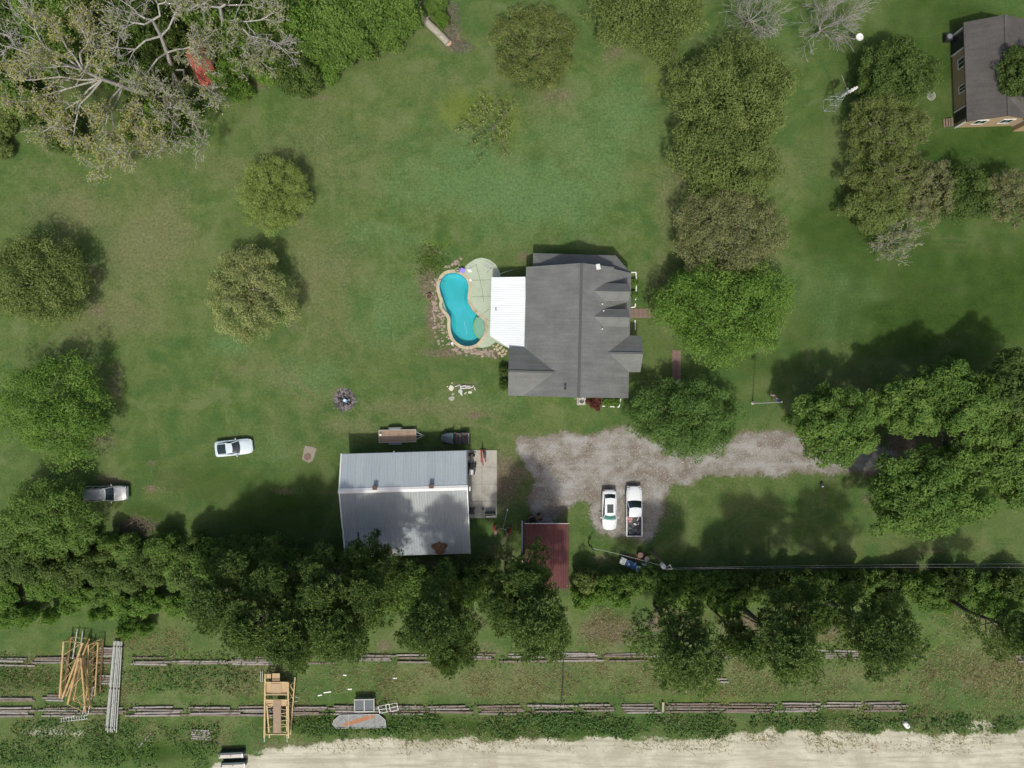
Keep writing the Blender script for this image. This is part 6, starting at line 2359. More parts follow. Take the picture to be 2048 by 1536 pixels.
c = P(944, 1022, .4)
pm = thing('push_mower', 'black push mower on the concrete near the barn lean-to', 'mower', (c.x, c.y, .1), R(85))
MB().bbox((0, 0, .2), (.75, .55, .16), .05).build('cutting_deck', M_BLACKP, pm)
MB().cyl((0, 0, .36), .17, .18, 14).build('engine', M_DKMETAL, pm)
for s in (-1, 1):
    MB().tube([(-.3, s * .22, .25), (-1.0, s * .22, .85)], .02, 6).build('handle', M_STEEL, pm)
    for x in (-.32, .32):
        wheel(pm, x, s * .3, .11, .06, M_WHITE)
MB().tube([(-1.0, -.22, .85), (-1.0, .22, .85)], .02, 6).build('grip', M_BLACK, pm)

c = P(981, 1026, .3)
gr = thing('grill', 'long dark barbecue smoker at the concrete slab edge', 'smoker', (c.x, c.y, .1), R(3))
n_ = 14
MB().tube([(-.62, 0, .62), (.62, 0, .62)], .26, 16).build('drum', M_DKMETAL, gr)
MB().bbox((0, -.36, .55), (1.15, .26, .04), .01).build('shelf', M_STEEL, gr)
for x in (-.5, .5):
    for y in (-.2, .2):
        MB().tube([(x, y, 0), (x, y, .55)], .025, 6).build('leg', M_DKMETAL, gr)
MB().tube([(.5, 0, .8), (.5, 0, 1.25)], .06, 8).build('chimney', M_DKMETAL, gr)
loose('bucket', 'small dark bucket on the concrete slab beside the smoker', 'bucket', MB().tube([(0, 0, 0), (0, 0, .3)], .12, 12, .15), M_DKMETAL, P(966, 1017) + Vector((0, 0, .1)))

# ---- old tractor frame in front of the shed
c = P(1071, 1037, .4)
ot = thing('garden_tractor', 'rusty yellow garden tractor in front of the maroon shed', 'tractor', (c.x, c.y, 0), R(20))
M_OCHRE = plain('rusty_ochre', (.19, .125, .055), .8, var=.3, dirt=(.07, .05, .03), dirt_amt=.6)
MB().bbox((.35, 0, .6), (.8, .4, .36), .08).build('hood', M_OCHRE, ot)
MB().bbox((-.4, 0, .48), (.8, .5, .16), .05).build('chassis', M_DKMETAL, ot)
st = MB().bbox((-.5, 0, .72), (.36, .38, .1), .03).build('seat', M_BLACK, ot)
MB().bbox((-.7, 0, .9), (.08, .38, .3), .03).build('seat_back', M_BLACK, st)
MB().tube([(0, .16 * math.cos(a), .95 + .08 * math.sin(a)) for a in [i * PI / 6 for i in range(13)]], .02, 5, cap=False).build('steering_wheel', M_BLACK, ot)
for s in (-1, 1):
    MB().bbox((-.5, s * .44, .72), (.6, .2, .08), .03).build('fender', M_OCHRE, ot)
    wheel(ot, -.5, s * .46, .34, .24, M_OCHRE)
    wheel(ot, .55, s * .36, .22, .16, M_OCHRE)

# ================================================================ YARD THINGS
# ---- dustbins and drums by the power pole
def wheelie(label, px, py, rz, col, lidc, name='dustbin'):
    c = P(px, py, .5)
    b = thing(name, label, 'bin', (c.x, c.y, 0), rz)
    mb = MB()
    vs = []
    for z, sx, sy in ((0.06, .25, .27), (1.0, .31, .36)):
        vs += [(-sx, -sy, z), (sx, -sy, z), (sx, sy, z), (-sx, sy, z)]
    mb.add(vs, [(3, 2, 1, 0), (0, 1, 5, 4), (1, 2, 6, 5), (2, 3, 7, 6), (3, 0, 4, 7), (4, 5, 6, 7)]).build('body', col, b)
    ld = MB().bbox((0, -.01, 1.04), (.68, .82, .09), .06).build('lid', lidc, b)
    MB().tube([(-.26, .42, 1.02), (.26, .42, 1.02)], .025, 6).build('handle', M_BLACK, ld)
    for s in (-1, 1):
        MB().cyl((s * .26, .27, .12), .12, .06, 12, axis='X').build('wheel', M_BLACK, b)
    return b


M_BLUE = plain('blue_plastic', (.025, .12, .25), .45, var=.12)
M_PALEB = plain('pale_blue_plastic', (.42, .52, .56), .5, var=.1)
M_PALEG = plain('pale_grey_plastic', (.56, .58, .55), .5, var=.1, dirt=(.2, .2, .18), dirt_amt=.4)
wheelie('pale grey lidded bin with dark spots, first in the row of bins', 1245, 1120, R(-24), M_PALEG, M_PALEG)
wheelie('blue bin with a white label beside the pale grey bin', 1256, 1125, R(-14), M_BLUE, M_BLUE)
wheelie('plain blue bin between the labelled blue bin and the pale blue bin', 1265.5, 1129, R(-4), M_BLUE, M_BLUE)
wheelie('pale blue lidded bin at the end of the row of bins', 1276, 1137, R(-6), M_PALEB, M_PALEB)
q = P(1256.5, 1125.5, 1.1)
lb = MB().bbox((0, 0, 0), (.22, .2, .01), .003).build('label_sticker', M_WHITE, None)
lb.location = (0.03, -.05, 1.09)
lb.parent = [o for o in bpy.data.objects if o.get('label', '').startswith('blue bin with a white')][0]
for (px, py, r, col, lab) in ((1281, 1110, .33, (.40, .25, .19), 'rusty pink topped steel drum beside the bins'), (1293.5, 1117, .28, (.45, .40, .36), 'pale topped steel drum beside the white chair')):
    c = P(px, py, .8)
    d = thing('drum', lab, 'drum', (c.x, c.y, 0))
    m = plain('drum_top_%d' % px, col, .7, var=.15)
    MB().tube([(0, 0, 0), (0, 0, .28), (0, 0, .30), (0, 0, .32), (0, 0, .58), (0, 0, .6), (0, 0, .62), (0, 0, .86)], [r, r, r + .015, r, r, r + .015, r, r], 20).build('barrel', plain('rusty_steel', (.16, .06, .04), .8, var=.3), d)
    MB().cyl((0, 0, .87), r * .97, .03, 20).build('lid', m, d)
    MB().cyl((r * .5, 0, .89), .04, .03, 8).build('bung', M_DKMETAL, d)
c = P(1288, 1129, .4)
ch = thing('chair', 'white plastic chair beside the pale topped drum', 'chair', (c.x, c.y, 0), R(4))
MB().bbox((0, -.1, .44), (.5, .42, .05), .02).build('seat', M_WHITE, ch)
MB().bbox((0, -.32, .68), (.5, .05, .5), .02, rx=R(12)).build('backrest', M_WHITE, ch)
for s in (-1, 1):
    MB().bbox((s * .26, .02, .66), (.06, .62, .04), .015).build('armrest', M_WHITE, ch)
    for y in (-.28, .22):
        MB().tube([(s * .24, y, 0), (s * .25, y * .95, .66 if y > 0 else .46)], .025, 6).build('leg', M_WHITE, ch)
rr = random.Random(8)
pts = []
for i in range(26):
    q = P(rr.uniform(1258, 1288), rr.uniform(1108, 1124))
    pts.append((q.x, q.y))
tag(rocks(pts, .08, .18, .4, 15).build('junk_pile', plain('rusty_steel', (.16, .06, .04), .8)), 'scattered rusty scrap between the bins and the drums', 'scrap', None, 'stuff')

# ---- power pole with transformer and wires
c = P(1333, 1136, 8.4)
pole = thing('utility_pole', 'wooden utility pole with a grey transformer behind the bins', 'utility pole', (c.x, c.y, 0))
MB().tube([(0, 0, 0), (0, 0, 4.5), (0, 0, 9.0)], [.17, .145, .12], 10).build('post', bark_mat('pole_wood', (.10, .075, .05), (.2, .16, .12)), pole)
MB().tube([(-.28, .12, 7.4), (-.28, .12, 8.3)], .24, 16).build('transformer', plain('white_grey_enamel', (.62, .63, .62), .4), pole)
MB().cyl((-.28, .12, 8.34), .27, .08, 16).build('transformer_lid', M_WHITE, pole)
for (x, y) in ((-.38, .25), (-.15, .28)):
    MB().tube([(x, y, 8.36), (x, y, 8.65)], .045, 8).build('bushing', M_STEEL, pole)
MB().tube([(0, .1, 8.6), (.32, .45, 8.75), (.42, .1, 8.9)], .03, 6).build('bracket', M_WHITE, pole)
MB().box((.15, 0, 8.75), (.9, .09, .11)).build('crossarm', M_STEEL, pole)


def wire(label, a, b, sag, r=.014, mat=M_STEEL, name='power_wire', group=None):
    a, b = Vector(a), Vector(b)
    pts = []
    for i in range(17):
        f = i / 16
        q = a * (1 - f) + b * f
        q.z -= 4 * sag * f * (1 - f)
        pts.append(q)
    return tag(MB().tube(pts, r, 5).build(name, mat), label, 'wire', group)


e1 = P(2080, 1127, 8.6)
e2 = P(2080, 1137, 8.2)
wire('upper overhead wire running east from the utility pole', (c.x + .42, c.y + .1, 8.85), (e1.x + 14, e1.y, 8.8), .7)
wire('lower overhead wire running east from the utility pole', (c.x + .45, c.y - .12, 8.45), (e2.x + 14, e2.y, 8.4), .8)
q = P(1186, 1097, 2.6)
wire('pale service cable from the utility pole to the meter post', (c.x - .1, c.y, 7.9), (q.x, q.y, 2.55), .5, .02, plain('pale_cable', (.45, .46, .4), .6), 'service_cable')
q = P(1176, 1085)
mp_ = thing('meter_post', 'short leaning meter post at the end of the service cable', 'meter', (q.x, q.y, 0), R(-40))
MB().tube([(0, 0, 0), (.25, 0, 1.3), (.5, 0, 2.5)], .06, 8).build('post', M_DKMETAL, mp_)
MB().bbox((.22, 0, 1.25), (.3, .22, .5), .03, ry=R(11)).build('meter_box', M_DKMETAL, mp_)
MB().tube([(.5, 0, 2.5), (.62, 0, 2.75), (.75, 0, 2.5)], .035, 6).build('weather_head', M_STEEL, mp_)

# ---- flagpole
q = P(1505, 806)
fp_ = thing('flagpole', 'white flagpole on the lawn by the tall trees', 'flagpole', (q.x, q.y, 0))
MB().tube([(0, 0, 0), (0, .15, 4.5), (.05, .35, 9.0)], [.07, .055, .035], 8).build('pole', M_WHITE, fp_)
MB().cyl((.05, .35, 9.06), .08, .12, 10).build('finial', M_CHROME, fp_)
MB().cyl((0, 0, .08), .2, .16, 14).build('base', M_CONC, fp_)


def flag_mat():
    t = NT('flag_cloth')
    v = t.coord('Generated')
    s = t.n('ShaderNodeSeparateXYZ')
    t.l(v, s.inputs[0])
    w = t.math('FRACT', t.math('MULTIPLY', s.outputs[2], 6.5))
    st = t.math('GREATER_THAN', w, .5)
    c = t.mix(st, (.62, .60, .58), (.36, .04, .05))
    cn = t.math('MULTIPLY', t.math('LESS_THAN', s.outputs[1], .4), t.math('GREATER_THAN', s.outputs[2], .46))
    c = t.mix(cn, c, (.03, .045, .16))
    return t.done(t.bsdf(c, .85, 0, .2))


mb = MB()
nx_, nz_ = 12, 8
vs = []
for i in range(nx_ + 1):
    for j in range(nz_ + 1):
        u, w = i / nx_, j / nz_
        vs.append((.05 - .42 * u + .10 * math.sin(u * 9 + w * 2), .35 + .75 * u ** .9, 8.7 - .95 * w - .75 * u * u + .06 * math.sin(u * 7)))
mb.add(vs, [(i * (nz_ + 1) + j, (i + 1) * (nz_ + 1) + j, (i + 1) * (nz_ + 1) + j + 1, i * (nz_ + 1) + j + 1) for i in range(nx_) for j in range(nz_)])
fl = mb.build('flag', flag_mat(), None, 180)
fl.location = (q.x, q.y, 0)
tag(fl, 'red white and blue flag drooping from the flagpole', 'flag')

# ---- windmill
q = P(1658.6, 211)
wm_ = thing('windmill', 'small galvanised lattice windmill beside the round dark tree', 'windmill', (q.x, q.y, 0), 0)
M_GALV = plain('galvanised', (.40, .44, .43), .5, .4, var=.15)
lv = [(0, .68), (1.35, .52), (2.7, .36), (4.1, .16)]
for sx, sy in ((-1, -1), (1, -1), (1, 1), (-1, 1)):
    MB().tube([(sx * h, sy * h, z) for z, h in lv], .03, 6).build('leg', M_GALV, wm_)
for li, (z, h) in enumerate(lv[:3]):
    for k in range(4):
        a = [(-h, -h), (h, -h), (h, h), (-h, h)][k]
        b = [(h, -h), (h, h), (-h, h), (-h, -h)][k]
        MB().tube([(a[0], a[1], z + .03), (b[0], b[1], z + .03)], .024, 5).build('rail', M_GALV, wm_)
        z2, h2 = lv[li + 1]
        b2 = (b[0] / h * h2, b[1] / h * h2)
        MB().tube([(a[0], a[1], z + .03), (b2[0], b2[1], z2)], .014, 4).build('brace', M_GALV, wm_)
hd = bpy.data.objects.new('head', None)
link(hd, wm_)
hd.location = (0.12, .08, 4.35)
hd.rotation_euler = (0, 0, math.atan2(.9, -.43))
MB().bbox((0, 0, 0), (.4, .26, .3), .05).build('gearbox', M_GALV, hd)
MB().tube([(.1, 0, 0), (1.25, 0, .05)], .02, 6).build('tail_boom', plain('brown_rod', (.2, .14, .1), .7), hd)
MB().add([(1.1, -.012, -.1), (1.7, -.10, -.28), (1.78, 0, .22), (1.7, .12, .35), (1.1, .012, .14), (1.1, -.035, -.1), (1.7, -.13, -.28), (1.78, -.03, .22), (1.7, .09, .35), (1.1, -.012, .14)],
         [(0, 1, 2, 3, 4), (9, 8, 7, 6, 5)] + [((i + 1) % 5, i, i + 5, (i + 1) % 5 + 5) for i in range(5)]).build('tail_vane', M_GALV, hd)
whl = bpy.data.objects.new('wheel', None)
link(whl, wm_)
whl.location = (0.12 + .14, .08 - .28, 4.40)
whl.rotation_euler = (0, 0, math.atan2(.9, -.43))
blade = None
for k in range(16):
    a = 2 * PI * k / 16
    if blade is None:
        mb = MB()
        vs = [(-.03, -.06, .28), (.03, .06, .28), (.07, .17, 1.0), (-.07, -.17, 1.0)]
        vs2 = [(x + .012, y, z) for x, y, z in vs]
        mb.add(vs + vs2, [(0, 1, 2, 3), (7, 6, 5, 4), (0, 4, 5, 1), (1, 5, 6, 2), (2, 6, 7, 3), (3, 7, 4, 0)])
        blade = mb.build('blade', M_WHITE, whl)
        o = blade
    else:
        o = link(bpy.data.objects.new('blade', blade.data), whl)
    o.rotation_euler = (a, 0, 0)
MB().tube([(0, math.cos(2 * PI * i / 24) * .68, math.sin(2 * PI * i / 24) * .68) for i in range(25)], .015, 4, cap=False).build('ring', M_GALV, whl)
MB().cyl((0, 0, 0), .1, .2, 12, axis='X').build('hub', M_GALV, whl)

# ---- round white dish and round slab in the tan house yard
q = P(1720.5, 73, 2.2)
ds = thing('satellite_dish', 'round white dish on a post by the leafless tree', 'dish', (q.x, q.y, 0))
MB().tube([(0, 0, 0), (0, 0, 2.0)], .05, 8).build('post', M_STEEL, ds)
vs, fs = [], []
nr, na = 5, 24
for i in range(nr + 1):
    r = .42 * i / nr
    for j in range(na):
        vs.append((r * math.cos(2 * PI * j / na), r * math.sin(2 * PI * j / na), 2.0 + .5 * r * r))
m_ = len(vs)
vs += [(x, y, z - .02) for x, y, z in vs]
for i in range(nr):
    for j in range(na):
        a, b = i * na + j, i * na + (j + 1) % na
        fs.append((a, a + na, b + na, b))
        fs.append((b + m_, b + na + m_, a + na + m_, a + m_))
MB().add(vs, fs).build('bowl', M_WHITE, ds, 60)
MB().tube([(.42 * math.cos(2 * PI * j / 24), .42 * math.sin(2 * PI * j / 24), 2.09) for j in range(25)], .025, 5, cap=False).build('rim', M_PALEG, ds)
MB().tube([(.3, 0, 2.05), (0, 0, 2.4)], .015, 5).build('feed_arm', M_STEEL, ds)
q = P(1862, 192)
rs_ = thing('round_slab', 'round worn concrete lid in the lawn near the tan house', 'slab', q)
MB().cyl((0, 0, .03), .5, .08, 24).build('lid', plain('weathered_grey', (.16, .17, .13), .9, var=.25), rs_)
MB().tube([(.5 * math.cos(2 * PI * j / 24), .5 * math.sin(2 * PI * j / 24), .05) for j in range(25)], .045, 5, cap=False).build('rim', M_CONC, rs_)

# ---- air conditioner, edging and small things round the house
q = P(1163, 802, .5)
ac = thing('air_conditioner', 'grey air conditioner at the south wall of the grey house', 'air conditioner', (q.x, q.y, 0))
MB().bbox((0, 0, .4), (.72, .72, .8), .05).build('case', plain('ac_grey', (.42, .42, .38), .5), ac)
MB().cyl((0, 0, .82), .29, .04, 20).build('fan_opening', M_DKMETAL, ac)
for k in range(4):
    a = k * PI / 4
    MB().tube([(-.3 * math.cos(a), -.3 * math.sin(a), .86), (.3 * math.cos(a), .3 * math.sin(a), .86)], .012, 4).build('grille_bar', M_STEEL, ac)
MB().box((0, 0, .0), (1.0, 1.0, .12)).build('pad', M_CONC, ac)
q = P(1165, 798, 2.4)
an = thing('antenna', 'bent white antenna frame above the air conditioner', 'antenna', (q.x, q.y, 0))
MB().tube([(0, .05, 0), (0, .05, 2.6)], .03, 6).build('mast', M_WHITE, an)
MB().tube([(-.35, -.15, 2.5), (.1, .15, 2.6), (.3, .3, 2.6), (.35, 0, 2.6), (0, -.15, 2.55), (-.1, .2, 2.6)], .025, 6).build('loop', M_WHITE, an)
MB().tube([(-.95, 0, 2.45), (-.2, .12, 2.6)], .03, 6).build('arm', plain('tan_rod', (.4, .34, .26), .6), an)


def edging(label, pts):
    a0 = P(*pts[0])
    e = thing('bed_edging', label, 'edging', a0)
    for a, b in zip(pts[:-1], pts[1:]):
        a, b = P(*a) - a0, P(*b) - a0
        d = b - a
        n = max(1, round(d.length / .45))
        for i in range(n):
            m = a + d * ((i + .5) / n)
            if random.random() < .9:
                MB().bbox((m.x, m.y, .06), (d.length / n - .02, .13, .2), .02, math.atan2(d.y, d.x) + random.uniform(-.05, .05)).build('edging_block', M_TRIM, e)
    return e


edging('white block edging of the bed on the east porch side', [(1262, 545), (1272, 545), (1272, 580), (1270, 614), (1261, 615)])
edging('white block edging of the bed below the south wall', [(1204, 812), (1238, 814), (1241, 797)])
edging('low white edging under the dormers south of the walk', [(1270, 640), (1270, 660)])
q = P(1048, 797)
# purple box and white bits on the deck
M_PURPLE = plain('purple_plastic', (.20, .13, .62), .45)
q = P(925.5, 542)
pb = thing('cooler', 'purple cooler box on the deck by the pool', 'cooler', (q.x, q.y, .05), R(-20))
MB().bbox((0, 0, .2), (.5, .5, .4), .04).build('body', M_PURPLE, pb)
MB().bbox((0, 0, .43), (.54, .54, .08), .03).build('lid', plain('light_purple', (.30, .22, .78), .45), pb)
q = P(915.5, 540.5)
hc = thing('hose_coil', 'coiled grey green hose beside the purple cooler', 'hose', (q.x, q.y, .1))
MB().tube([((.24 + .012 * i / 6) * math.cos(i * .5), (.24 + .012 * i / 6) * math.sin(i * .5), .03 + .004 * i) for i in range(40)], .035, 6).build('coil', plain('hose_green', (.2, .26, .18), .6), hc)
q = P(939, 542.5)
loose('towel', 'crumpled white towel on the pool deck', 'towel', rocks([(0, 0), (.2, -.03), (-.1, .12), (.1, .12)], .12, .2, .35, 71), M_WHITE, (q.x, q.y, .05))
q = P(941, 560.5)
loose('skimmer_lid', 'round white skimmer lid on the deck beside the coping', 'lid', MB().cyl((0, 0, .02), .15, .04, 18).cyl((0, 0, .045), .04, .03, 10), M_WHITE, (q.x, q.y, .05))
q = P(904.5, 687)
loose('pool_float', 'round white lid on the rocks at the pool corner', 'lid', MB().cyl((0, 0, .06), .15, .12, 18).cyl((0, 0, .135), .05, .04, 10), M_WHITE, (q.x, q.y, .1))
q = P(976, 533)
fr_ = thing('lounge_frame', 'bare metal lounge chair frame on the pool deck', 'chair', (q.x, q.y, .05), R(-30))
for s in (-1, 1):
    MB().tube([(-.5, s * .28, .25), (.25, s * .28, .25), (.6, s * .28, .6)], .02, 6).build('side_rail', M_WHITE, fr_)
    for x in (-.4, .2):
        MB().tube([(x, s * .28, 0), (x, s * .28, .25)], .02, 6).build('leg', M_WHITE, fr_)
for x, z in ((-.5, .25), (.25, .25), (.6, .6)):
    MB().tube([(x, -.28, z), (x, .28, z)], .02, 6).build('crossbar', M_WHITE, fr_)
q = P(859, 594)
ug = thing('garden_pot', 'terracotta pot in the dry bed west of the pool', 'pot', (q.x, q.y, 0))
MB().tube([(0, 0, 0), (0, 0, .4), (0, 0, .42), (0, 0, .5)], [.2, .3, .34, .34], 16).build('pot', plain('terracotta', (.34, .17, .11), .8), ug)
MB().cyl((0, 0, .505), .28, .02, 16).build('soil', plain('soil', (.06, .045, .03), .95), ug)

# ---- fire pit
q = P(690, 800)
fpit = thing('fire_pit', 'round fire pit of loose stones and ash on the lawn', 'fire pit', q)
rr = random.Random(12)
ash = []
for a in range(20):
    ash.append((1.35 * rr.uniform(.9, 1.1) * math.cos(a / 20 * 6.283), 1.35 * rr.uniform(.9, 1.1) * math.sin(a / 20 * 6.283)))
MB().prism(ash, -.04, .02).build('ash_bed', plain('ash', (.055, .052, .05), .95, var=.5, scale=4, bump=.5), fpit)
pts = []
for i in range(150):
    a = rr.uniform(0, 6.283)
    r = rr.gauss(1.05, .28)
    pts.append((r * math.cos(a), r * math.sin(a)))
st_ = rocks(pts, .05, .15, .6, 21).build('stones', plain('sooty_stone', (.17, .155, .15), .9, var=.6, scale=3), fpit)
st_['kind'] = 'stuff'
for i in range(9):
    a = rr.uniform(0, 6.283)
    MB().tube([(math.cos(a) * .15, math.sin(a) * .15, .06), (math.cos(a + .6) * .8, math.sin(a + .6) * .8, .12)], .045, 6).build('charred_stick', plain('char', (.02, .018, .017), .9), fpit)
q2 = P(691.5, 801)
bb = thing('cardboard_box', 'crushed blue and white box in the fire pit', 'box', (q2.x, q2.y, .1), R(-25))
MB().bbox((0, 0, .12), (.5, .36, .2), .02).build('body', plain('box_blue', (.10, .30, .52), .6), bb)
MB().bbox((-.08, 0, .225), (.30, .3, .02), .005, 0).build('flap', plain('box_white', (.55, .68, .78), .6), bb)

# ---- rubble near the wing
def shard(label, px, py, w, h, rz, t=.09, col=M_COPING, name='stone_slab', cat='slab'):
    c = P(px, py)
    poly = []
    rr_ = random.Random(int(px * 7 + py))
    for k in range(6):
        a = k / 6 * 6.283 + rr_.uniform(-.25, .25)
        poly.append((w / 2 * math.cos(a) * rr_.uniform(.9, 1.15), h / 2 * math.sin(a) * rr_.uniform(.9, 1.15)))
    return loose(name, label, cat, MB().prism(poly, 0, t), col, c, rz)


M_PALEST = plain('pale_limestone', (.55, .53, .42), .8, var=.12)
shard('square pale stone slab beside the white pipes', 902.5, 776, .75, .68, 0, .1, M_PALEST)
shard('grey stepping stone below the rubble', 903, 797, .75, .65, .3, .05, plain('grey_stone', (.30, .31, .25), .85))
shard('small square grey stone above the stepping stone', 906, 788, .36, .30, .1, .06, plain('grey_stone', (.30, .31, .25), .85))
shard('pale stone block at the foot of the rubble', 940, 784.5, .5, .36, 0, .14, M_PALEST)
q = P(930, 775)
pp = thing('pipe_scrap', 'tangle of white pipes lying on the lawn near the wing', 'pipes', q)
for (a, b) in (((-.55, -.1, .08), (.55, -.08, .1)), ((-.5, .25, .12), (-.5, -.85, .06)), ((-.4, -.5, .1), (-.35, -1.0, .05)), ((-.55, .1, .2), (.1, .25, .2)), ((.2, -.1, .1), (.9, .05, .08))):
    MB().tube([a, b], .055, 8).build('pipe', M_WHITE, pp)
MB().bbox((.35, .05, .1), (.7, .42, .18), .04).build('panel', plain('grey_lilac', (.36, .34, .34), .7), pp)
MB().cyl((-.55, -.45, .1), .25, .14, 14).build('pump', plain('pump_grey', (.42, .44, .42), .6), pp)
pts = [(P(x, y).x, P(x, y).y) for x, y in ((947, 772), (949, 776), (945, 774), (950, 779), (895, 773), (904, 766), (932, 785), (930, 787), (944, 780))]
tag(rocks(pts, .06, .12, .7, 33).build('rubble', M_PALEST), 'scattered pale stone rubble around the white pipes', 'rubble', None, 'stuff')
loose('white_stick', 'short white pipe lying between slab and pipe tangle', 'pipe', MB().tube([(-.35, 0, .05), (.35, 0, .05)], .04, 8), M_WHITE, P(915, 771.5), R(22))

# ---- broken slab on the lawn
c = P(618, 908)
poly = [(q.x - c.x, q.y - c.y) for q in [P(*v) for v in ((611, 891), (617, 893), (626, 894), (634.5, 897), (630, 910), (624, 922), (618, 926), (607, 921), (604, 918), (608, 904))]]
sl = thing('well_slab', 'broken concrete slab with a round brown cover on the lawn', 'slab', c)
MB().prism(jag(poly, .2, .05, 7), -.04, .06).build('slab', plain('old_slab', (.24, .215, .165), .9, var=.2, bump=.3), sl)
MB().cyl((-.15, -.35, .09), .42, .08, 20).build('cover', plain('brown_cover', (.17, .12, .09), .9, var=.25), sl)

# ---- fallen trunk and brush pile by the wood
a, b = P(828, 20, .5), P(896, 85, .4)
d = b - a
lg = thing('fallen_log', 'thick bleached fallen tree trunk at the wood edge', 'log', (a.x, a.y, 0))
pts, rads = [], []
for i in range(9):
    f = i / 8
    p = d * f + Vector((random.uniform(-.06, .06), random.uniform(-.06, .06), 0))
    p.z = .42 - .06 * f
    pts.append(p)
    rads.append(.46 - .10 * abs(f - .6))
MB().tube(pts, rads, 12).build('trunk', bark_mat('bleached_wood', (.22, .20, .16), (.40, .37, .31), 2.5), lg, 50)
for (f, dx, dy, L) in ((.15, -.9, -.5, 1.6), (.1, -.6, .8, 1.4), (.05, .5, .9, 1.5), (.35, .6, .8, .8)):
    p = d * f
    MB().tube([(p.x, p.y, .5), (p.x + dx * L * .5, p.y + dy * L * .5, .75), (p.x + dx * L, p.y + dy * L, .5)], [.10, .07, .03], 6).build('stub', MATS['bleached_wood'], lg)
MB().cyl((d.x + .0, d.y - .0, .36), .41, .02, 14).build('cut_face', plain('cut_wood', (.42, .28, .18), .8), lg).rotation_euler = (0, 0, 0)


def brush(label, px, py, rx, ry, n, seed, mat, L=1.6, name='brush_pile'):
    rg = np.random.default_rng(seed)
    c = P(px, py)
    seg = []
    for i in range(n):
        a = rg.uniform(0, 6.28)
        r = math.sqrt(rg.uniform(0, 1))
        p = np.array([rx * r * math.cos(a), ry * r * math.sin(a), rg.uniform(.03, .5) * (1 - r * r) + .05])
        t = rg.uniform(0, 6.28)
        dd = np.array([math.cos(t), math.sin(t), rg.uniform(-.1, .12)])
        ln = L * rg.uniform(.3, 1)
        rad = rg.uniform(.012, .035)
        q = p - dd * ln / 2
        for k in range(3):
            q2 = q + (dd + rg.normal(size=3) * .15) * ln / 3
            q2[2] = max(q2[2], .03)
            seg.append(np.concatenate([q, q2, [rad, rad * .8]]))
            q = q2
    v, f = seg_mesh(seg, 3)
    o = link(bpy.data.objects.new(name, np_mesh(name, v, f, None, (mat,))))
    o.location = c
    return tag(o, label, 'brush', None, 'stuff')


brush('grey pile of dead branches beside the fallen trunk', 905, 45, .9, 2.4, 170, 1, BARK_GREY, 1.0)
brush('arched dead twigs on the lawn at the end of the fallen trunk', 922, 96, 1.2, .6, 60, 2, BARK_GREY, 1.8)
brush('dead grass and sticks heaped by the hedgerow near the wagon', 270, 1056, 2.4, 1.2, 220, 3, bark_mat('straw_stick', (.12, .10, .07), (.26, .22, .16)), .9)
brush('grey twigs heaped by the hedgerow below the wagon', 25, 1086, 1.8, .8, 120, 4, BARK_GREY, .8)
brush('dark dead branches on the needle litter under the pines', 945, 1248, 1.6, .9, 22, 5, BARK, 2.2)

# ---- small lawn bits
loose('feed_bucket', 'black and white bucket alone on the lawn by the driveway', 'bucket', MB().tube([(0, 0, 0), (0, 0, .3), (0, 0, .34)], [.16, .2, .21], 14), M_BLACKP, P(1643, 968))
loose('white_can', 'small white can beside the black lawn bucket', 'can', MB().tube([(0, 0, 0), (0, 0, .24)], .12, 12), M_WHITE, P(1644, 972))

# ================================================================ TIMBER YARD
M_TIMBER = plain('weathered_timber', (.19, .17, .145), .9, var=.4, scale=1.6, bump=.4, dirt=(.09, .07, .05), dirt_amt=.7)
M_TIMBER2 = plain('reddish_timber', (.165, .13, .105), .9, var=.4, scale=1.6, bump=.4, dirt=(.08, .06, .045), dirt_amt=.7)
M_TIMBER3 = plain('pale_timber', (.26, .24, .215), .9, var=.35, scale=1.6, bump=.4, dirt=(.12, .10, .08), dirt_amt=.7)
BEAMS = {}
rt = random.Random(31)


def beam_mesh(L, w, key):
    if key in BEAMS:
        return BEAMS[key]
    rr_ = random.Random(key)
    mb = MB()
    n = 6
    rings = []
    for i in range(n + 1):
        x = -L / 2 + L * i / n + (rr_.uniform(-.1, .1) if 0 < i < n else 0)
        dy, dz = rr_.uniform(-.02, .02), rr_.uniform(-.015, .015)
        ww = w / 2 * rr_.uniform(.9, 1.02)
        rings.append([(x, dy - ww, 0), (x, dy + ww, 0), (x, dy + ww * .92, .26 + dz), (x, dy - ww * .92, .26 + dz)])
    vs = [p for r in rings for p in r]
    fs = []
    for i in range(n):
        for j in range(4):
            a, b = i * 4 + j, i * 4 + (j + 1) % 4
            fs.append((a, a + 4, b + 4, b))
    fs += [(0, 1, 2, 3), tuple(n * 4 + j for j in (3, 2, 1, 0))]
    mb.add(vs, fs)
    me = bpy.data.meshes.new('timber')
    me.from_pydata(mb.v, [], mb.f)
    me.materials.append([M_TIMBER, M_TIMBER2, M_TIMBER3][key % 3])
    BEAMS[key] = me
    return me


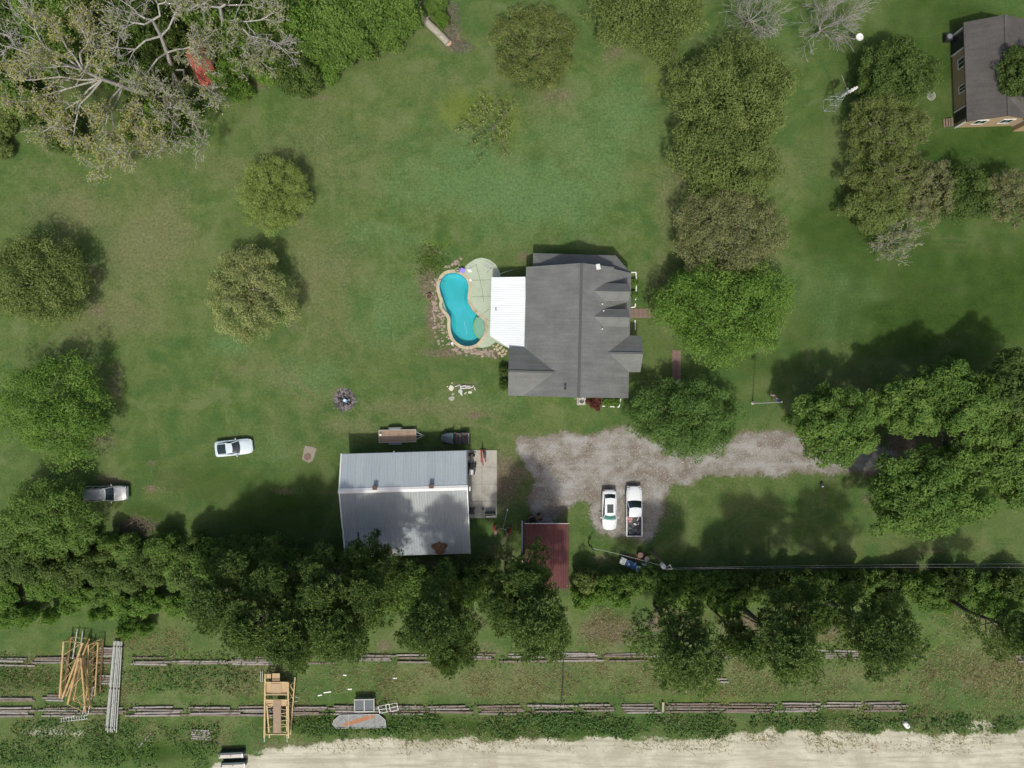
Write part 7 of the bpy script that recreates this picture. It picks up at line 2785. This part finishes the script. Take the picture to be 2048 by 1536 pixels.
def mat_row(y_l, y_r, x0, x1, label, group, nab=4, wid=.30, miss=.05):
    x = x0
    while x < x1:
        Lp = rt.uniform(82, 118)
        if x + Lp > x1:
            Lp = x1 - x
            if Lp < 30:
                break
        xm = x + Lp / 2
        y = y_l + (y_r - y_l) * xm / 2048 + rt.uniform(-1.2, 1.2)
        c = P(xm, y)
        L = Lp * .06
        t_ = thing('timber_mat', label, 'timber mat', c, R(rt.uniform(-.5, .5)), group)
        for k in range(nab):
            if rt.random() < miss:
                continue
            key = rt.randrange(12)
            o = link(bpy.data.objects.new('timber', beam_mesh(5.6, wid - .02, key)), t_)
            o.location = (rt.uniform(-.5, .5), (k - (nab - 1) / 2) * wid + rt.uniform(-.04, .04), rt.uniform(-.16, .0))
            o.rotation_euler = (0, 0, R(rt.uniform(-1.3, 1.3)))
            o.scale = (L / 5.6 * rt.uniform(.7, 1.05), rt.uniform(.75, 1.0), 1)
        x += Lp + rt.uniform(0, 3)


mat_row(1324, 1306, -20, 1835, 'weathered timber mat in the row under the pines', 'timber mats under the pines', 4, .27, .14)
mat_row(1424, 1412, -20, 1830, 'weathered timber mat in the row along the sandy road', 'timber mats along the sandy road', 4, .31, .08)
mat_row(1395, 1395, -20, 130, 'old timber mat north of the road row near the yellow booms', 'timber mats near the yellow booms', 3, .3, .1)
mat_row(1320, 1316, 2030, 2075, 'lone timber mat past the end of the pine row', 'timber mats under the pines', 3, .3, 0)
for (x, y, L, lab) in ((1440, 1357, 1.5, 'pale timber end lying alone under the pine'), (1448, 1363, 1.0, 'shorter pale timber end beside its neighbour under the pine')):
    o = link(bpy.data.objects.new('timber', beam_mesh(5.6, .28, 2)))
    o.location = P(x, y)
    o.scale = (L / 5.6, .8, .7)
    tag(o, lab, 'timber')
c = P(403, 1468)
bs = thing('board_stack', 'grey stack of boards sunk in the weeds near the road', 'boards', c, R(-3))
for k in range(5):
    MB().bbox((rt.uniform(-.2, .2), -.5 + k * .25, .12), (rt.uniform(2.0, 2.8), .2, .16), .02).build('board', M_TIMBER3, bs)
loose('plank', 'bleached plank lying slantwise in the weeds', 'plank', MB().bbox((0, 0, .06), (2.3, .16, .08), .01), M_TIMBER3, P(290, 1480), R(48))
loose('pipe', 'long dark pipe lying across the two timber rows', 'pipe', MB().tube([(0, 3.3, .36), (0, 0, .40), (-.1, -3.2, .36)], .06, 8), M_DKMETAL, P(1125.5, 1354), R(-1.5))
loose('cross_plank', 'tan plank laid across the road timber row', 'plank', MB().bbox((0, 0, .33), (.26, 1.2, .07), .01), plain('tan_plank', (.34, .27, .18), .8), P(1325, 1412))
for (x, y, a, L, lab) in ((790, 1356, 3, .5, 'small white scrap of pipe below the western pines'), (655, 1384, 8, .9, 'thin white strip on the grass near the yellow boom'),
                          (640, 1390, 12, .5, 'short white block beside the yellow boom timbers'), (700, 1378, 2, .5, 'short white strip on the grass above the grey crate'),
                          (690, 1350, -4, .4, 'tiny white scrap on the grass between the timber rows')):
    loose('white_scrap', lab, 'scrap', MB().bbox((0, 0, .05), (L, .14, .08), .01), M_WHITE, P(x, y), R(a))

# ---- yellow crane boom sections
M_YEL = plain('crane_yellow', (.43, .29, .115), .6, var=.22, scale=1.5, dirt=(.15, .09, .05), dirt_amt=.75)
M_YEL2 = plain('faded_crane_yellow', (.52, .40, .20), .6, var=.16, scale=1.5, dirt=(.26, .17, .09), dirt_amt=.55)


def lattice(label, base, apex, z0, z1, az0, az1, mat, nlace=7, r=.12, lr=.034):
    """lattice boom: base and apex are pixel pairs (left, right) at the two ends"""
    b0, b1 = P(*base[0]), P(*base[1])
    a0, a1 = P(*apex[0]), P(*apex[1])
    o = (b0 + b1) / 2
    t_ = thing('crane_boom', label, 'crane boom', (o.x, o.y, 0))
    ch_ = []
    for (p, q_, zz0, zz1) in ((b0, a0, z0, az0), (b1, a1, z0, az0), (b1, a1, z1, az1), (b0, a0, z1, az1)):
        s = Vector((p.x - o.x, p.y - o.y, zz0))
        e = Vector((q_.x - o.x, q_.y - o.y, zz1))
        ch_.append((s, e))
        MB().tube([s, e], r, 8).build('chord', mat, t_)
    for k in range(4):
        (s1, e1_), (s2, e2_) = ch_[k], ch_[(k + 1) % 4]
        for i in range(nlace):
            f0, f1 = i / nlace, (i + 1) / nlace
            u, w = (s1.lerp(e1_, f0), s2.lerp(e2_, f1)) if i % 2 == 0 else (s2.lerp(e2_, f0), s1.lerp(e1_, f1))
            MB().tube([u, w], lr, 5).build('lacing', mat, t_)
        for s, e in ((s1, s2), (e1_, e2_)):
            MB().tube([s, e], lr * 1.3, 6).build('end_frame', mat, t_)
    for (s, e) in ch_:
        MB().bbox(e, (.16, .16, .2), .04).build('lug', M_STEEL, t_)
    return t_


zz = lambda x, y: (120 + x / 6.4, 1240 + y / 6.4)
lattice('yellow tapered crane boom section lowest on the timber mats', (zz(165, 205), zz(405, 220)), (zz(85, 930), zz(115, 945)), .40, 1.75, .6, 1.3, M_YEL, 4)
lattice('yellow tapered crane boom section lying on top of the pile', (zz(292, 940), zz(515, 1040)), (zz(402, 380), zz(430, 385)), 1.85, 2.9, 1.95, 2.5, M_YEL, 3)
lattice('slim yellow lattice section at the edge of the boom pile', (zz(455, 260), zz(575, 230)), (zz(430, 960), zz(535, 900)), .40, 1.4, .40, 1.4, M_YEL, 9, .085, .03)
for (a, b, lab) in ((zz(250, 100), zz(190, 480), 'grey steel pipe sticking out north of the boom pile'), (zz(318, 120), zz(270, 500), 'second grey pipe sticking out north of the boom pile'),
                    (zz(385, 830), zz(318, 1180), 'grey steel pipe sticking out south of the boom pile'), (zz(455, 830), zz(385, 1190), 'second grey pipe sticking out south of the boom pile')):
    p, q_ = P(*a), P(*b)
    m = (p + q_) / 2
    loose('pipe', lab, 'pipe', MB().tube([(p.x - m.x, p.y - m.y, .42), (q_.x - m.x, q_.y - m.y, .42)], .06, 8), M_STEEL, m)
# cross mats under the pile
for (x, y, lab) in ((218, 1303, 'short timber mat under the north end of the pipe bundle'), (216, 1358, 'short timber mat under the middle of the pipe bundle')):
    t_ = thing('timber_mat', lab, 'timber mat', P(x, y), 0)
    for k in range(4):
        o = link(bpy.data.objects.new('timber', beam_mesh(5.6, .26, 2 + k)), t_)
        o.location = (0, (k - 1.5) * .3, 0)
        o.scale = (2.0 / 5.6, 1, 1)
# long bundle of pipes
p, q_ = P(234, 1283, .6), P(220, 1466, .6)
m = (p + q_) / 2
pb_ = thing('pipe_bundle', 'long bundle of pale grey pipes beside the yellow boom pile', 'pipes', (m.x, m.y, 0))
dv = (q_ - p)
pd = Vector((-dv.y, dv.x, 0)).normalized()
M_PGREY = plain('pale_pipe', (.36, .38, .34), .55, var=.18, dirt=(.14, .13, .11), dirt_amt=.5)
for k in range(6):
    off = (k - 2.5) * .19
    s = p - m + pd * off
    e = q_ - m + pd * off * 1.35 + dv.normalized() * rt.uniform(-.35, .35)
    MB().tube([(s.x, s.y, .36 + .03 * (k % 2)), (e.x, e.y, .36 + .03 * (k % 2))], .075, 8).build('pipe', M_PGREY, pb_)
for k in range(3):
    off = (k - 1) * .34
    s = p - m + pd * off
    e = q_ - m + pd * off * 1.2 + dv.normalized() * rt.uniform(-.5, .2)
    MB().tube([(s.x, s.y, .50), (e.x, e.y, .50)], .07, 8).build('pipe', M_PGREY, pb_)
for f in (.06, .52, .95):
    c = (p - m).lerp(q_ - m, f)
    MB().box((c.x, c.y, .33), (1.25, .1, .42), math.atan2(dv.y, dv.x) + PI / 2).build('strap', M_DKMETAL, pb_)
# ladder
p, q_ = P(121, 1439.5), P(177, 1433)
m = (p + q_) / 2
d = q_ - p
la = thing('ladder', 'pale aluminium ladder lying in the grass by the booms', 'ladder', m, math.atan2(d.y, d.x))
for s in (-1, 1):
    MB().box((0, s * .22, .08), (d.length, .05, .08)).build('rail', M_PALEG, la)
for k in range(11):
    MB().tube([(-d.length / 2 + d.length * (k + .5) / 11, -.2, .08), (-d.length / 2 + d.length * (k + .5) / 11, .2, .08)], .03, 6).build('rung', M_PALEG, la)

# ---- boom butt with deck plates
zk = lambda x, y: (510 + x / 9.04, 1320 + y / 9.04)
c = P(*zk(390, 830))
bt = thing('crane_undercarriage', 'pale yellow crane section with deck plates on the timbers', 'crane section', (c.x, c.y, 0))


def kp(x, y, z):
    q = P(*zk(x, y), z)
    return Vector((q.x - c.x, q.y - c.y, z))


for (a, b, r) in (((185, 250, 1.5), (168, 1400, 1.5), .10), ((600, 395, 1.5), (605, 1410, 1.5), .10), ((215, 820, 1.45), (262, 1405, 1.3), .09), ((575, 830, 1.45), (578, 1400, 1.3), .08),
                  ((725, 310, .5), (640, 1350, .5), .08), ((190, 260, .45), (180, 1380, .45), .08), ((600, 400, .45), (600, 1380, .45), .08)):
    MB().tube([kp(*a), kp(*b)], r, 8).build('chord', M_YEL2, bt)
for (x0, y0, x1, y1, z) in ((190, 400, 600, 630, 1.3), (190, 720, 580, 830, 1.32), (310, 240, 450, 390, 1.1), (185, 250, 290, 330, 1.35)):
    a, b = kp(x0, y1, z), kp(x1, y0, z)
    MB().bbox(((a.x + b.x) / 2, (a.y + b.y) / 2, z), (b.x - a.x, b.y - a.y, .06), .01).build('deck_plate', plain('tan_plate', (.38, .26, .12), .6, var=.16), bt)
a, b = kp(290, 605, 1.36), kp(480, 420, 1.36)
MB().bbox(((a.x + b.x) / 2, (a.y + b.y) / 2, 1.36), (b.x - a.x, b.y - a.y, .05), .02).build('hatch', plain('hatch_tan', (.34, .24, .12), .6), bt)
a, b = kp(330, 1340, 1.42), kp(470, 735, 1.42)
MB().bbox(((a.x + b.x) / 2, (a.y + b.y) / 2, 1.42), (b.x - a.x, b.y - a.y, .06), .01).build('walkway', plain('walkway_wood', (.27, .20, .13), .85, var=.25, scale=2), bt)
for (y) in (400, 625, 720, 1345):
    MB().tube([kp(190, y, 1.5), kp(600, y, 1.5)], .07, 6).build('crossbar', M_YEL2, bt)
for i, y in enumerate((890, 960, 1010, 1090, 1160, 1200, 1300)):
    MB().tube([kp(470, y + (12 if i % 2 else -6), 1.35), kp(580, y + (-10 if i % 2 else 14), 1.45)], .045, 6).build('lacing', M_YEL2, bt)
for i, y in enumerate((800, 850, 1010, 1045, 1210)):
    MB().tube([kp(215, y + 8, 1.45), kp(315, y - 8, 1.35)], .04, 6).build('lacing', M_YEL2, bt)
for i, (y0, y1) in enumerate(((420, 560), (560, 700), (740, 600), (740, 900), (1000, 900), (1000, 1150), (1250, 1130), (480, 380))):
    MB().tube([kp(610, y0, 1.3), kp(715 - (y1 - 310) * .08, y1, .5)], .045, 6).build('brace', M_YEL2, bt)
for x in (168, 580):
    MB().tube([kp(x, 1400, 1.5), kp(x, 1480, 1.5)], .055, 8).build('pin', M_CHROME, bt)
for (x, y) in ((190, 300), (600, 450), (190, 1300), (600, 1300)):
    MB().tube([kp(x, y, .42), kp(x, y, 1.5)], .07, 6).build('upright', M_YEL2, bt)
# loose sticks beside it
for (a, b, lab) in ((zk(735, 640), zk(820, 670), 'thick white stick beside the yellow crane base'), (zk(640, 745), zk(785, 725), 'pale pole poking out under the yellow crane base'),
                    (zk(118, 180), zk(120, 380), 'thin white rod by the north end of the crane base'), (zk(150, 180), zk(152, 370), 'second thin white rod by the north end of the crane base')):
    p, q_ = P(*a), P(*b)
    m = (p + q_) / 2
    loose('rod', lab, 'rod', MB().tube([(p.x - m.x, p.y - m.y, .3), (q_.x - m.x, q_.y - m.y, .3)], .05, 6), M_PGREY, m)

# ---- grey framed crate, white gate frame, trapezoid panel
c = P(730, 1408, .5)
cr = thing('framed_crate', 'grey framed box with two dark mesh panels on the timbers', 'crate', (c.x, c.y, .26), R(1))
for (x, y, sx, sy) in ((0, .71, 2.42, .12), (0, -.71, 2.42, .14), (-1.15, 0, .12, 1.3), (1.15, 0, .12, 1.3), (0, 0, .14, 1.3)):
    MB().bbox((x, y, .62), (sx, sy, .12), .02).build('frame_bar', M_PGREY, cr)
for x in (-.57, .57):
    MB().box((x, 0, .56), (1.02, 1.3, .04)).build('mesh_panel', plain('slate_mesh', (.06, .075, .082), .6, var=.2, scale=5), cr)
for x in (-1.13, 1.13):
    for y in (-.69, .69):
        MB().box((x, y, .28), (.1, .1, .56)).build('post', M_PGREY, cr)
MB().box((.0, .78, .3), (2.5, .05, .5)).build('back_panel', M_STEEL, cr)
c = P(777, 1415, .4)
gt = thing('pipe_gate', 'bent white pipe frame leaning on the timber mats', 'frame', (c.x, c.y, .26), R(10))
for (x0, x1) in ((-1.15, -.25), (.15, 1.1)):
    dz = .12
    MB().tube([(x0, -.5, .1), (x0, .42, .25), (x1, .42, .25), (x1, -.5, .1), (x0 + .1, -.5, .1)], .055, 8).build('frame', M_WHITE, gt)
    MB().tube([(x0, -.05, .18), (x1, -.05, .18)], .035, 6).build('crossbar', M_WHITE, gt)
MB().tube([(-.25, .42, .25), (.15, .46, .25)], .05, 8).build('joiner', M_WHITE, gt)
c = P(718, 1441, .3)
ky = lambda x, y: P(640 + x / 11.38, 1370 + y / 11.38, .3)
tp_ = thing('trapezoid_panel', 'grey trapezoid metal panel with a rust streak lying in the weeds', 'panel', (c.x, c.y, 0))
outl = [ky(*v) for v in ((285, 900), (320, 800), (460, 680), (1330, 665), (1480, 790), (1505, 970), (370, 985))]
outl = [(q.x - c.x, q.y - c.y) for q in outl][::-1]


def rust_panel():
    t = NT('streaked_panel')
    v = t.coord()
    n = t.noise(v, 3, 5, .65)
    base = t.ramp(n, [(.3, (.13, .135, .13)), (.7, (.25, .26, .25))])
    mp = t.n('ShaderNodeMapping')
    mp.inputs['Rotation'].default_value = (0, 0, R(-17))
    t.l(v, mp.inputs[0])
    s = t.n('ShaderNodeSeparateXYZ')
    t.l(mp.outputs[0], s.inputs[0])
    m_ = t.mapr(t.math('ABSOLUTE', t.math('ADD', s.outputs[1], t.math('MULTIPLY', t.math('SUBTRACT', n, .5), .35))), .14, .30, 1, 0)
    m2 = t.mapr(t.math('ABSOLUTE', s.outputs[0]), 1.6, 2.2, 1, 0)
    c_ = t.mix(t.math('MULTIPLY', m_, m2), base, (.30, .12, .045))
    return t.done(t.bsdf(c_, .7, .2))


MB().prism(outl, .22, .28).build('sheet', rust_panel(), tp_)
nn = len(outl)
for i in range(nn):
    a, b = outl[i], outl[(i + 1) % nn]
    MB().tube([(a[0], a[1], .29), (b[0], b[1], .29)], .045, 6).build('rim_bar', M_PGREY, tp_)
for x in (655, 1140):
    a, b = ky(x, 675), ky(x, 950)
    MB().tube([(a.x - c.x, a.y - c.y, .3), (b.x - c.x, b.y - c.y, .3)], .035, 6).build('stiffener', M_PGREY, tp_)
a, b = ky(460, 700), ky(560, 800)
for (p, q_) in (((460, 690), (570, 800)), ((330, 820), (400, 960)), ((390, 880), (560, 760))):
    a, b = ky(*p), ky(*q_)
    MB().tube([(a.x - c.x, a.y - c.y, .3), (b.x - c.x, b.y - c.y, .3)], .03, 6).build('stiffener', M_PGREY, tp_)

# ---- two dark steel beams with pale tops by the road
M_TEAL = plain('dark_teal_steel', (.025, .045, .05), .5, .2, var=.2)
M_PLATE = plain('pale_plate', (.46, .44, .38), .6, var=.14, dirt=(.40, .24, .13), dirt_amt=.6)
for (x, y, lab) in ((462, 1511, 'upper dark steel beam with pale rusty top by the sandy road'), (466, 1531, 'lower dark steel beam with pale top at the sandy road edge')):
    c = P(x, y, .8)
    bm_ = thing('steel_beam', lab, 'steel beam', (c.x, c.y, 0), R(2.5))
    MB().bbox((0, .1, .4), (2.9, .55, .8), .05).build('body', M_TEAL, bm_)
    MB().bbox((0, -.08, .82), (2.95, .42, .06), .02).build('top_plate', M_PLATE, bm_)
    MB().cyl((-1.35, -.02, .87), .10, .06, 12).build('eye', M_TEAL, bm_)
    MB().cyl((0, 0, .87), .06, .05, 10).build('bolt', M_TEAL, bm_)
    MB().bbox((1.36, -.05, .86), (.22, .5, .05), .02).build('end_plate', M_PALEG, bm_)
    for xx in (-1.1, 1.1):
        MB().box((xx, .1, .02), (.12, .7, .1)).build('foot', M_TEAL, bm_)
# ---- small white tank near the road
c = P(1813, 1450, .4)
tk = thing('white_tank', 'small white oval tank in the verge of the sandy road', 'tank', (c.x, c.y, 0), R(-50))
MB().tube([(-.45, 0, .32), (-.40, 0, .32), (-.28, 0, .32), (.28, 0, .32), (.40, 0, .32), (.45, 0, .32)], [.08, .22, .30, .30, .22, .08], 16).build('shell', M_WHITE, tk, 60)
MB().cyl((.1, 0, .63), .08, .1, 12).build('filler_cap', M_STEEL, tk)
for x in (-.25, .25):
    MB().box((x, 0, .05), (.08, .45, .12)).build('foot', M_STEEL, tk)
# ---- loose gravel on the drive
rg = np.random.default_rng(5)
n = 9000
gx_ = rg.uniform(0, 60, n)
gy_ = rg.uniform(-19, -5.5, n)
k = in_poly(gx_, gy_, DRIVE)
gx_, gy_ = gx_[k], gy_[k]
n = len(gx_)
s = rg.uniform(.02, .075, n)
oct_ = np.array([[1, 0, 0], [0, 1, 0], [-1, 0, 0], [0, -1, 0], [0, 0, .8]])
V5 = (oct_[None] * s[:, None, None] * rg.uniform(.7, 1.3, (n, 5, 1)) + np.stack([gx_, gy_, np.full(n, .006)], 1)[:, None]).reshape(-1, 3)
F3 = (np.array([[0, 1, 4], [1, 2, 4], [2, 3, 4], [3, 0, 4]])[None] + (np.arange(n) * 5)[:, None, None]).reshape(-1, 3)
o = link(bpy.data.objects.new('loose_gravel', np_mesh('loose_gravel', V5, F3, None, (plain('gravel_stone', (.34, .32, .29), .9, var=.5, scale=1.5),))))
tag(o, 'loose pale gravel stones on the driveway', 'gravel', None, 'stuff')
